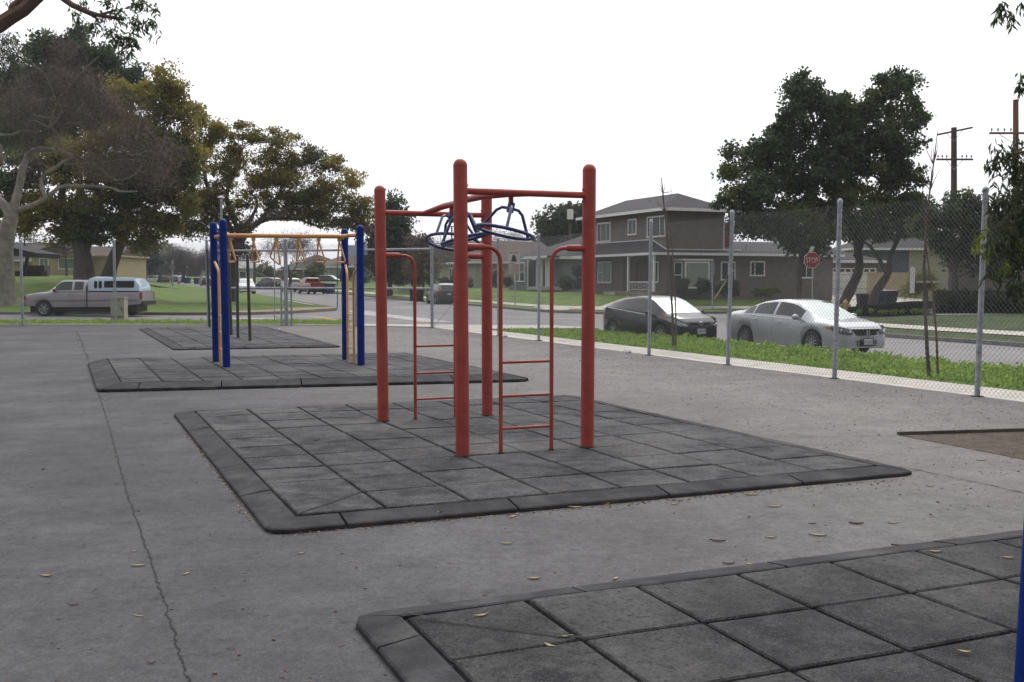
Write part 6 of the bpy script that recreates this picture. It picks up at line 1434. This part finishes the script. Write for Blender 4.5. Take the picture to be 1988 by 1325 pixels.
# left: olive crowned trees
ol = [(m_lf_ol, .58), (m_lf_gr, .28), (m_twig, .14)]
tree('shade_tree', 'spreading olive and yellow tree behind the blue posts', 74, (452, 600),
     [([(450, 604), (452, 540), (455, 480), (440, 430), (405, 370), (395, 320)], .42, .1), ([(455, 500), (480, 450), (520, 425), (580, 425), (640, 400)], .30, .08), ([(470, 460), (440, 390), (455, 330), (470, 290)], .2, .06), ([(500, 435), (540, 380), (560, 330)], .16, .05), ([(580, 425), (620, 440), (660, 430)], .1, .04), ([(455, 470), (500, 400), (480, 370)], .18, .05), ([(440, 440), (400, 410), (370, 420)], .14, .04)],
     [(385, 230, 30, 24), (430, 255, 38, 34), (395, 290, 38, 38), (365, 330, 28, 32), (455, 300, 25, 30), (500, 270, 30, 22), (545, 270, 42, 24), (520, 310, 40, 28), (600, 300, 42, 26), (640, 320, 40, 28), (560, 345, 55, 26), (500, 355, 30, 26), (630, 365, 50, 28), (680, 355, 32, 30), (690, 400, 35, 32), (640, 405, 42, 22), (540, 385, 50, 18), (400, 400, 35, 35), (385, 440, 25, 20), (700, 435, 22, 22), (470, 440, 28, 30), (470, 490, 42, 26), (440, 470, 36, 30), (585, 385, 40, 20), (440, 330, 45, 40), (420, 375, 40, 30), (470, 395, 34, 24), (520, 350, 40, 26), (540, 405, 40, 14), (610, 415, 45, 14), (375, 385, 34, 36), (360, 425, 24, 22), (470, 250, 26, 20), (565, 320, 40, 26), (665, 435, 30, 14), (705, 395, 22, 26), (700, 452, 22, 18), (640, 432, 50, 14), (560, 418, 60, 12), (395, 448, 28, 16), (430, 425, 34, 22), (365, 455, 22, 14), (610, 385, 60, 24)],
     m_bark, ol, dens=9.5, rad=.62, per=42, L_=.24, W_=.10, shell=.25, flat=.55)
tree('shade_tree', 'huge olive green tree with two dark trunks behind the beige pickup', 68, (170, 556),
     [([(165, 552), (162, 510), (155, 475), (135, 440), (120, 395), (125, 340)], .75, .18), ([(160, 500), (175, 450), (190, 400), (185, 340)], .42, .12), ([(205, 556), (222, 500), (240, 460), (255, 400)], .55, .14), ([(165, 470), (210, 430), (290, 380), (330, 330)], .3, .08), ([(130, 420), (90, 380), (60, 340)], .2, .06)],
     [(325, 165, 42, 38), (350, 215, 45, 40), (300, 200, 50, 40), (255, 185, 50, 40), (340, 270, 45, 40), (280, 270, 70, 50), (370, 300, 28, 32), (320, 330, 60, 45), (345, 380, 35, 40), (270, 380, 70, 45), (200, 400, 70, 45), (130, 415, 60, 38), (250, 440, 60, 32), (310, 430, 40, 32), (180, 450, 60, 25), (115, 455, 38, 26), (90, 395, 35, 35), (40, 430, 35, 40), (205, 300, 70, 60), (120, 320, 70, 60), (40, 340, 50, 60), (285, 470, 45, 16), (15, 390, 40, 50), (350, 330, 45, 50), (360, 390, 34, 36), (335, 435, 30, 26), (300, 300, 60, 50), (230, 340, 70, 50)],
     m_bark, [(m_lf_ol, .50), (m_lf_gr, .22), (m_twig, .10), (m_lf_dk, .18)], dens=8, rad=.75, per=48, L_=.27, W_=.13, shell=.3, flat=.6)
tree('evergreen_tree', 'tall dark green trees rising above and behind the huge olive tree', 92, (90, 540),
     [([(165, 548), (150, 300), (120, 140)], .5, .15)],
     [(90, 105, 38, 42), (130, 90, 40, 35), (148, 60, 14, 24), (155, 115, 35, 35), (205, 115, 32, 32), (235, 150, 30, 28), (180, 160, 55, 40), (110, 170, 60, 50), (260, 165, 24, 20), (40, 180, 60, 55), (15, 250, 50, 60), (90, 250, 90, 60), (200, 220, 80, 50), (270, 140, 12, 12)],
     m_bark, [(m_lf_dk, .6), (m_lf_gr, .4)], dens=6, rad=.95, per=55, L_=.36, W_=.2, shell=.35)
tree('gum_tree', 'thin grey green gum tree at the upper left edge', 80, (-60, 540),
     [([(-60, 545), (-45, 350), (-20, 180)], .5, .12), ([(-40, 250), (10, 150), (40, 90)], .15, .04)],
     [(10, 80, 35, 22), (30, 120, 45, 35), (5, 170, 50, 40), (45, 210, 40, 40), (-10, 250, 40, 60)], m_barkp, m_lf_eu, dens=5, rad=.9, per=34, L_=.35, W_=.07, droop=.6, shell=.2)
# pale barked sycamore, leafless, with a brown haze of twigs
tree('sycamore', 'pale barked leafless sycamore with crooked limbs and brown twigs at the left edge', 57, (20, 598),
     [([(19, 602), (14, 560), (10, 500), (14, 455), (22, 415), (20, 395)], .50, .36), ([(22, 425), (5, 395), (-25, 370), (-60, 350)], .28, .16), ([(25, 415), (38, 360), (45, 325), (60, 298), (80, 290), (108, 294)], .26, .12),
      ([(36, 408), (60, 400), (85, 388), (105, 372), (125, 362), (180, 362), (215, 365), (232, 372), (266, 372)], .17, .045), ([(88, 382), (80, 360), (86, 340), (110, 325), (122, 315), (138, 308), (136, 300), (116, 292), (114, 275), (112, 262), (98, 246)], .12, .05),
      ([(96, 248), (80, 240), (60, 228), (60, 205)], .06, .03), ([(98, 246), (115, 228), (128, 205), (120, 190)], .07, .03), ([(0, 262), (25, 262), (45, 254), (78, 258)], .08, .04), ([(128, 240), (150, 240), (175, 254), (200, 265), (230, 284), (255, 302), (290, 292)], .07, .03),
      ([(200, 268), (215, 220), (208, 195), (195, 175)], .045, .02), ([(182, 178), (200, 230), (205, 262)], .04, .025), ([(125, 320), (190, 316), (250, 310), (275, 318), (260, 340), (225, 350), (190, 322)], .04, .025), ([(60, 225), (70, 225), (92, 228), (112, 228), (118, 205), (95, 192), (60, 200)], .05, .03), ([(-4, 320), (2, 305), (0, 285), (-10, 270)], .1, .08),
      ([(96, 248), (110, 200), (150, 150), (190, 110)], .08, .02), ([(110, 200), (90, 150), (60, 120)], .05, .02), ([(215, 260), (260, 220), (300, 190)], .04, .015)],
     [], m_barkp, m_twig)
syc_t = [o for o in bpy.data.objects if o.get('label', '').startswith('pale barked leafless')][0]
Cc = clusters([(150, 160, 80, 60), (80, 180, 70, 60), (210, 200, 75, 60), (240, 260, 80, 60), (150, 250, 90, 60), (60, 280, 60, 50), (290, 300, 75, 45), (200, 320, 90, 40), (320, 340, 45, 30), (120, 100, 50, 30), (20, 220, 45, 60)], 57, 6.5, .9, .2)
quads_np('twigs', leaf_quads(Cc, .9, 90, .55, .020, 0, .8), m_twig, syc_t)
Cc2 = clusters([(150, 220, 130, 110), (260, 300, 90, 70), (70, 250, 70, 90)], 57, 2.5, .8, .1); mb = MB()
for c in Cc2:
    c = Vector(c); d = Vector((random.uniform(-1, 1), random.uniform(-1, 1), random.uniform(-.3, 1))).normalized(); L1_ = random.uniform(1, 2.2); q = c + d * L1_ * .5 + Vector((random.uniform(-.3, .3), 0, random.uniform(-.3, .3))); mb.tube([c, q, c + d * L1_], [.022, .016, .008], 4, caps=False)
mb.build('twig_branches', m_twigg, syc_t)

# near gum branches hanging into the frame: trunks stand outside the picture
gt = thing('gum_tree', (-7.6, 13.2, 0), 'gum tree whose reddish limb and leaf sprays hang in at the top left corner', 'tree')
mb = MB(); mb.tube([(-7.6, 13.2, -.1), (-7.7, 13.2, 1.5), (-7.5, 13.3, 3.4), atd(-60, 80, 13.3)], [.34, .27, .22, .13], 12); mb.build('trunk', m_barkr, gt, smooth=True)
dg = 13.3
for pl, r0, r1 in (([(-60, 80), (0, 48), (22, 33), (45, 20), (75, -8), (120, -60), (170, -120)], .105, .07), ([(20, 36), (24, 14), (42, -2), (80, -40)], .05, .04), ([(60, -60), (110, -12), (140, 10), (170, 24), (192, 30), (240, 38)], .05, .02), ([(160, 20), (185, 34), (193, 45)], .022, .012), ([(192, 30), (225, 20), (228, 6)], .02, .008)):
    mb = MB(); mb.tube([atd(x, y, dg) for x, y in pl], [lerp(r0, r1, i / (len(pl) - 1)) for i in range(len(pl))], 8); mb.build('limb', m_barkr, gt, smooth=True)
Cg = clusters([(195, 30, 14, 22), (228, 25, 22, 24), (262, 40, 24, 28), (290, 45, 18, 18), (240, 75, 30, 22), (215, 60, 14, 18), (262, 88, 22, 18), (185, 50, 10, 14), (205, -5, 30, 14), (265, 5, 30, 16), (294, 20, 10, 12), (165, 5, 16, 10), (148, 28, 6, 9), (250, 105, 14, 12), (230, 70, 16, 12)], dg, 300, .9, .1)
quads_np('leaf_spray', leaf_quads(Cg, .08, 17, .085, .026, .5, 1.1), m_lf_dk, gt)
for bl_ in ([(25, 70, 35, 22), (0, 95, 30, 20)], [(15, 5, 12, 8)], [(298, 66, 9, 9)]):
    quads_np('leaf_spray', leaf_quads(clusters(bl_, dg, 60, .9, .1), .09, 6, .10, .02, .6, 1.1), m_lf_eu, gt)
g2 = thing('gum_tree', (8.2, 12.6, 0), 'gum tree at the right edge whose drooping leaves hang over the last fence post', 'tree')
mb = MB(); mb.tube([(8.2, 12.6, -.1), (8.1, 12.7, 1.5), (7.9, 12.8, 3.2), (7.7, 12.9, 5.0)], [.22, .18, .14, .08], 12); mb.build('trunk', m_barkr, g2, smooth=True)
dh = 12.6
for pl in ([(2240, 330), (2100, 300), (2020, 290), (1960, 300), (1925, 330)], [(2240, 420), (2080, 430), (1990, 430), (1930, 445), (1893, 450)], [(2240, 500), (2080, 500), (1990, 510), (1950, 540)], [(2240, 200), (2060, 140), (1985, 150)], [(2200, 60), (2060, -30), (1960, -10)]):
    mb = MB(); mb.tube([atd(x, y, dh) for x, y in pl], [.05, .035, .022, .013, .006][:len(pl)], 6); mb.build('limb', m_barkr, g2, smooth=True)
Ch = clusters([(1955, 295, 32, 26), (1935, 320, 22, 20), (1975, 330, 30, 35), (1960, 380, 38, 40), (1990, 420, 40, 50), (1930, 400, 18, 30), (1960, 470, 36, 34), (1925, 480, 24, 22), (1985, 500, 34, 34), (1960, 545, 26, 22), (1935, 540, 14, 16), (2000, 300, 40, 60), (2010, 400, 40, 120), (1950, 440, 30, 26), (1980, 560, 24, 24), (2050, 380, 60, 120)], dh, 260, 1.0, .1)
quads_np('leaf_spray', leaf_quads(Ch, .11, 13, .125, .03, .7, 1.3), m_lf_eu, g2)
for bl_ in ([(1955, 20, 14, 12), (1962, 40, 10, 16), (1945, 8, 8, 8), (1978, 12, 10, 10), (1934, 34, 3, 6), (1940, 14, 5, 10)], [(1985, 165, 8, 16), (1978, 172, 5, 6), (1986, 145, 4, 8)]):
    quads_np('leaf_spray', leaf_quads(clusters(bl_, dh, 480, 1, .0), .05, 7, .13, .026, .9, 1.0), m_lf_dk, g2)
for bl_ in ([(1895, 470, 12, 16), (1905, 455, 12, 8), (1915, 490, 8, 8)], [(1985, 310, 8, 10)], [(1970, 470, 10, 14), (1950, 515, 10, 14)]):
    quads_np('leaf_spray', leaf_quads(clusters(bl_, dh, 200, 1, .1), .08, 6, .12, .03, .8, 1.1), m_lf_yg, g2)

# hazy line of trees closing the view at the left
def bare(label, d, px, py0, blobs, dens=3.2, m=m_twigg, g='bare trees at the end of the street'):
    return tree('bare_tree', label, d, (px, py0), [([(px, py0 + 4), (px + 2, py0 - 25), (px - 4, py0 - 45)], d * .0022, d * .0008), ([(px + 1, py0 - 22), (px + 14, py0 - 45)], d * .0012, d * .0005), ([(px + 1, py0 - 20), (px - 16, py0 - 42)], d * .0012, d * .0005)], blobs, m_bark, m, dens=dens, rad=1.6, per=110, L_=1.1, W_=.035, shell=.1, group=g, tw_r=.08)
bare('grey leafless tree with rounded crown left of the small white bungalow', 200, 355, 545, [(355, 500, 38, 24), (330, 515, 28, 22), (380, 512, 22, 20)])
bare('leafless tree in front of the palms, behind the far white SUV', 210, 310, 545, [(310, 515, 28, 22), (285, 525, 26, 16)])
bare('leafless tree right of the utility pole behind the camper shell', 220, 255, 545, [(250, 515, 30, 22), (225, 525, 26, 18)])
bare('leafless tree behind the left blue posts', 190, 400, 545, [(402, 505, 22, 26), (425, 520, 26, 20)], m=m_twigg)
bare('large leafless tree with black limbs between the yellow handles', 120, 562, 560, [(545, 480, 34, 20), (590, 478, 26, 18), (570, 465, 26, 12)], dens=1.6)
bare('twiggy bare trees behind the left red post and cream house', 150, 830, 560, [(825, 475, 24, 16), (800, 490, 22, 14), (850, 480, 14, 10)], dens=1.6)
bare('bare treetops behind the ridge of the cream house', 150, 975, 560, [(975, 460, 26, 8), (1000, 465, 16, 7)], dens=1.5)
tree('evergreen_tree', 'blue green rounded tree between the twin trunks and the palms', 160, (270, 545), [([(268, 548), (268, 500)], .4, .2)], [(270, 500, 34, 24), (250, 485, 22, 18), (290, 510, 20, 20), (285, 480, 16, 12)], m_bark, leafm('leaf_bluegreen', (.055, .085, .06), (.035, .055, .045)), dens=3.4, rad=1.3, per=55, L_=.6, W_=.34, shell=.2)
tree('conifer', 'sparse small pine beyond the picnic shelter', 130, (50, 540), [([(50, 545), (48, 480), (46, 430)], .16, .06)], [(46, 455, 22, 14), (62, 465, 16, 8), (40, 480, 18, 6)], m_bark, m_lf_dk, dens=1.1, rad=.8, per=40, L_=.3, W_=.1)
tree('shade_tree', 'brown bushy tree right of the cream house at the left', 100, (120, 540), [([(130, 545), (128, 500), (125, 470)], .12, .05)], [(118, 475, 20, 12), (128, 495, 12, 10)], m_bark, m_twig, dens=2.2, rad=.8, per=50, L_=.4, W_=.06)
def palm(px, py, d, label):
    b, t_ = atd(px, 545, d), atd(px, py, d); t = thing('palm_tree', b, label, 'palm tree', 'palms far beyond the pickup'); mb = MB(); mb.tube([b, t_], [.5, .35], 8); mb.build('trunk', m_barkp, t, smooth=True)
    V = []
    for k in range(60):
        a = random.uniform(0, 6.28); e = random.uniform(-.9, 1.2); L_ = random.uniform(2, 3.4); dr = Vector((math.cos(a) * math.cos(e), math.sin(a) * math.cos(e), math.sin(e))); s_ = Vector((-math.sin(a), math.cos(a), 0)) * .22
        m_ = t_ + dr * L_ * .5; e_ = t_ + dr * L_ - Vector((0, 0, .9)); V.append([tuple(t_), tuple(m_ + s_), tuple(e_), tuple(m_ - s_)])
    quads_np('fronds', V, m_lf_gr, t)
for k, (x, y) in enumerate(((314, 487), (322, 478), (330, 484), (326, 492))): palm(x, y, 240 + 12 * k, ['leftmost of the four distant palms', 'tallest of the four distant palms', 'rightmost of the four distant palms', 'lowest of the four distant palms'][k])
# screen of foliage behind the far houses and at the horizon
for k, (x0, x1, d, top, m_, lab) in enumerate(((-250, 150, 260, 522, m_twigg, 'low dim tree line behind the left houses'), (200, 460, 330, 512, m_twigg, 'grey tree line closing the far street'), (440, 720, 290, 518, m_lf_gr, 'tree line behind the far row of houses'), (1040, 1180, 240, 500, m_lf_dk, 'tree line behind the bungalows'), (1390, 1560, 170, 485, m_lf_gr, 'trees behind the wing of the brown house'), (1560, 2250, 190, 500, m_lf_dk, 'dark tree line behind the garages at the right'))):
    bl = [(x, lerp(top + 12, 545, .35) + random.uniform(-6, 6), 24, (545 - top) * random.uniform(.55, 1.0) * .75) for x in range(x0, x1, 18)]
    C = clusters(bl, d, 1.3, 1.0, .1); o = quads_np('tree_line', leaf_quads(C, 2.0, 60, 1.2, .55, 0, .8), m_, org=atd((x0 + x1) / 2, 545, d), kind='stuff'); tag(o, lab, 'trees')

# shrubs
def shrub(label, d, blobs, m=m_lf_dk, dens=42, rad=.24, per=60, L_=.17, W_=.12, name='shrub', group='shrubs in front of the houses', base=None, **kw):
    return tree(name, label, d, base or (blobs[0][0], blobs[0][1] + blobs[0][3]), [([(blobs[0][0], blobs[0][1] + blobs[0][3] + 2), (blobs[0][0], blobs[0][1])], .05, .03)], blobs, m_bark, m, dens=dens, rad=rad, per=per, L_=L_, W_=W_, twigs=False, group=group, shell=.1, **kw)
shrub('dark clipped shrub under the left end of the bay window', 66, [(1322, 556, 20, 12)])
shrub('dark rounded shrub right of the bay window', 66, [(1368, 556, 18, 14)])
shrub('largest dark shrub under the small windows of the brown house', 66, [(1418, 558, 22, 20), (1400, 562, 16, 14)])
shrub('loose shrub with pale flowers at the base of the brown wing', 68, [(1492, 566, 22, 10), (1470, 570, 14, 8)], m_lf_gr)
shrub('tall dark shrub by the porch trellis of the grey bungalow', 80, [(1100, 548, 14, 16), (1110, 555, 12, 12)])
shrub('round topiary shrub at the left corner of the brown house', 76, [(1121, 526, 13, 14), (1121, 552, 8, 14)])
shrub('low shrubs left of the bungalow window behind the red posts', 88, [(962, 540, 18, 18), (985, 548, 12, 10)])
shrub('dark shrubs by the cream house behind the grey SUV', 98, [(905, 550, 16, 10), (880, 548, 14, 8), (860, 545, 10, 8)])
shrub('dark hedge between the far houses left of the cream house', 104, [(800, 535, 24, 22), (830, 540, 16, 16), (775, 548, 16, 8)], m_lf_dk, dens=12, rad=.5, L_=.2, W_=.12)
shrub('dark bushes behind the dark driveway SUV', 135, [(700, 540, 16, 14), (670, 535, 20, 12), (600, 535, 18, 12)], m_lf_dk, dens=8, rad=.6, L_=.3, W_=.18)
shrub('green bushes round the brown roofed house far down the street', 165, [(520, 532, 20, 12), (620, 520, 20, 16), (560, 535, 16, 10)], m_lf_gr, dens=6, rad=.8, L_=.4, W_=.25)
shrub('leafy ground plants in front of the bins and driveway', 56, [(1665, 606, 16, 2.5), (1700, 606, 22, 2.5), (1745, 605, 24, 2.5), (1785, 604, 20, 3)], m_weed, dens=9, rad=.10, L_=.16, W_=.04, name='border_plants', group=None)
hg = [(x, 578 + random.uniform(-1, 1), 16, 19) for x in range(1822, 2060, 14)]
shrub('long dark clipped hedge in front of the right hand house', 50, hg, m_lf_dk, dens=30, rad=.2, L_=.09, W_=.06, name='hedge', group=None, base=(1940, 600))
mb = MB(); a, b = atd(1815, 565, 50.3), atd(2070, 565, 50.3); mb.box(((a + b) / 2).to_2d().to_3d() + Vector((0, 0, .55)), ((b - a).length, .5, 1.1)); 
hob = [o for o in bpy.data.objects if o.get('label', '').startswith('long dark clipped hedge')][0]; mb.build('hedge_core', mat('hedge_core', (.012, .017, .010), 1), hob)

# weeds of the parkway and grass tufts
V = []
Cw = []
for i in range(5200):
    u = random.uniform(-9, 21.3); v = 1.35 + 3.6 * random.random() ** .9
    zt = lerp(-.03, -.20, (v - 1.25) / 3.75); hgt = (.035 + .20 * sm((v - 2.2) / 2.2)) * (.55 + .45 * math.sin(u * 1.7 + math.sin(u * .6) * 2 + v) ** 2)
    if u > 13: hgt *= max(.25, 1 - (u - 13) / 14)
    if math.sin(u * 2.3 + 1.3 * math.sin(v * 2)) * math.sin(v * 2.1 + u * .7) > .55 and random.random() < .75: continue
    p = uv(u, v, zt); Cw.append((p.x, p.y, p.z + hgt * random.uniform(.2, .9)))
q = leaf_quads(np.array(Cw), .13, 15, .085, .045, 0, .7)
quads_np('weeds', q, m_weed, kind='stuff', label='bright green weeds growing between the right fence and the parked cars', cat='weeds', org=uv(6, 3, 0))
Cw = []
for i in range(2600):
    x = random.uniform(-24, -6.2); y = lerp(37.6, 41.6, random.random() ** 1.5); Cw.append((x, y - (x + 17) * .02, -.02 + .05 * random.random()))
quads_np('grass_tufts', leaf_quads(np.array(Cw), .12, 10, .09, .02, -.2, .5), m_weed, kind='stuff', label='short green grass along the back fence', cat='grass', org=(-12, 39, 0))

# ------------------------------------------------------------------ thin haze in the far street
hzm = bpy.data.materials.new('haze_air'); hzm.use_nodes = True; n = hzm.node_tree; n.nodes.remove(n.nodes['Principled BSDF'])
pv = n.nodes.new('ShaderNodeVolumePrincipled'); pv.inputs['Color'].default_value = (.93, .95, 1, 1); pv.inputs['Density'].default_value = HAZE; n.links.new(pv.outputs[0], n.nodes['Material Output'].inputs['Volume'])
mb = MB(); mb.box((0, 160, 21), (1300, 640, 46.4)); mb.build('haze', hzm, kind='stuff')

# front walk and corner paving of the brown house, laid on its lawn
from mathutils.bvhtree import BVHTree
lo_ = bpy.data.objects['corner_lawn']; st_ = bpy.data.objects['street']
V_ = [lo_.location + v.co for v in lo_.data.vertices]; F_ = [tuple(p.vertices) for p in lo_.data.polygons]; k_ = len(V_)
V_ += [st_.location + v.co for v in st_.data.vertices]; F_ += [tuple(i + k_ for i in p.vertices) for p in st_.data.polygons]
LAWN = BVHTree.FromPolygons(V_, F_)
def lawn_sheet(name, px4, m, n=10, lift=.05):
    A, B, C_, D = px4; rows = []
    def gp(x, y):
        o = Vector((0, 0, CAM_H)); d = (atd(x, y, 50.0) - o).normalized(); h = LAWN.ray_cast(o, d)
        return h[0] + Vector((0, 0, lift - .02))
    for i in range(n + 1):
        f = i / n; rows.append([gp(lerp(lerp(A[0], B[0], g), lerp(D[0], C_[0], g), f), lerp(lerp(A[1], B[1], g), lerp(D[1], C_[1], g), f)) for g in np.linspace(0, 1, 9)])
    return sheet(name, rows, m)
lawn_sheet('front_path', ((1218, 577), (1248, 577), (1205, 599), (1158, 599)), m_conc)
lawn_sheet('corner_ramp', ((1035, 598.5), (1215, 597.5), (1200, 603), (1060, 603)), m_conc, lift=.055)
lawn_sheet('tactile_paving', ((1108, 600.2), (1142, 600.0), (1138, 602.6), (1104, 602.8)), m_marky, lift=.075)
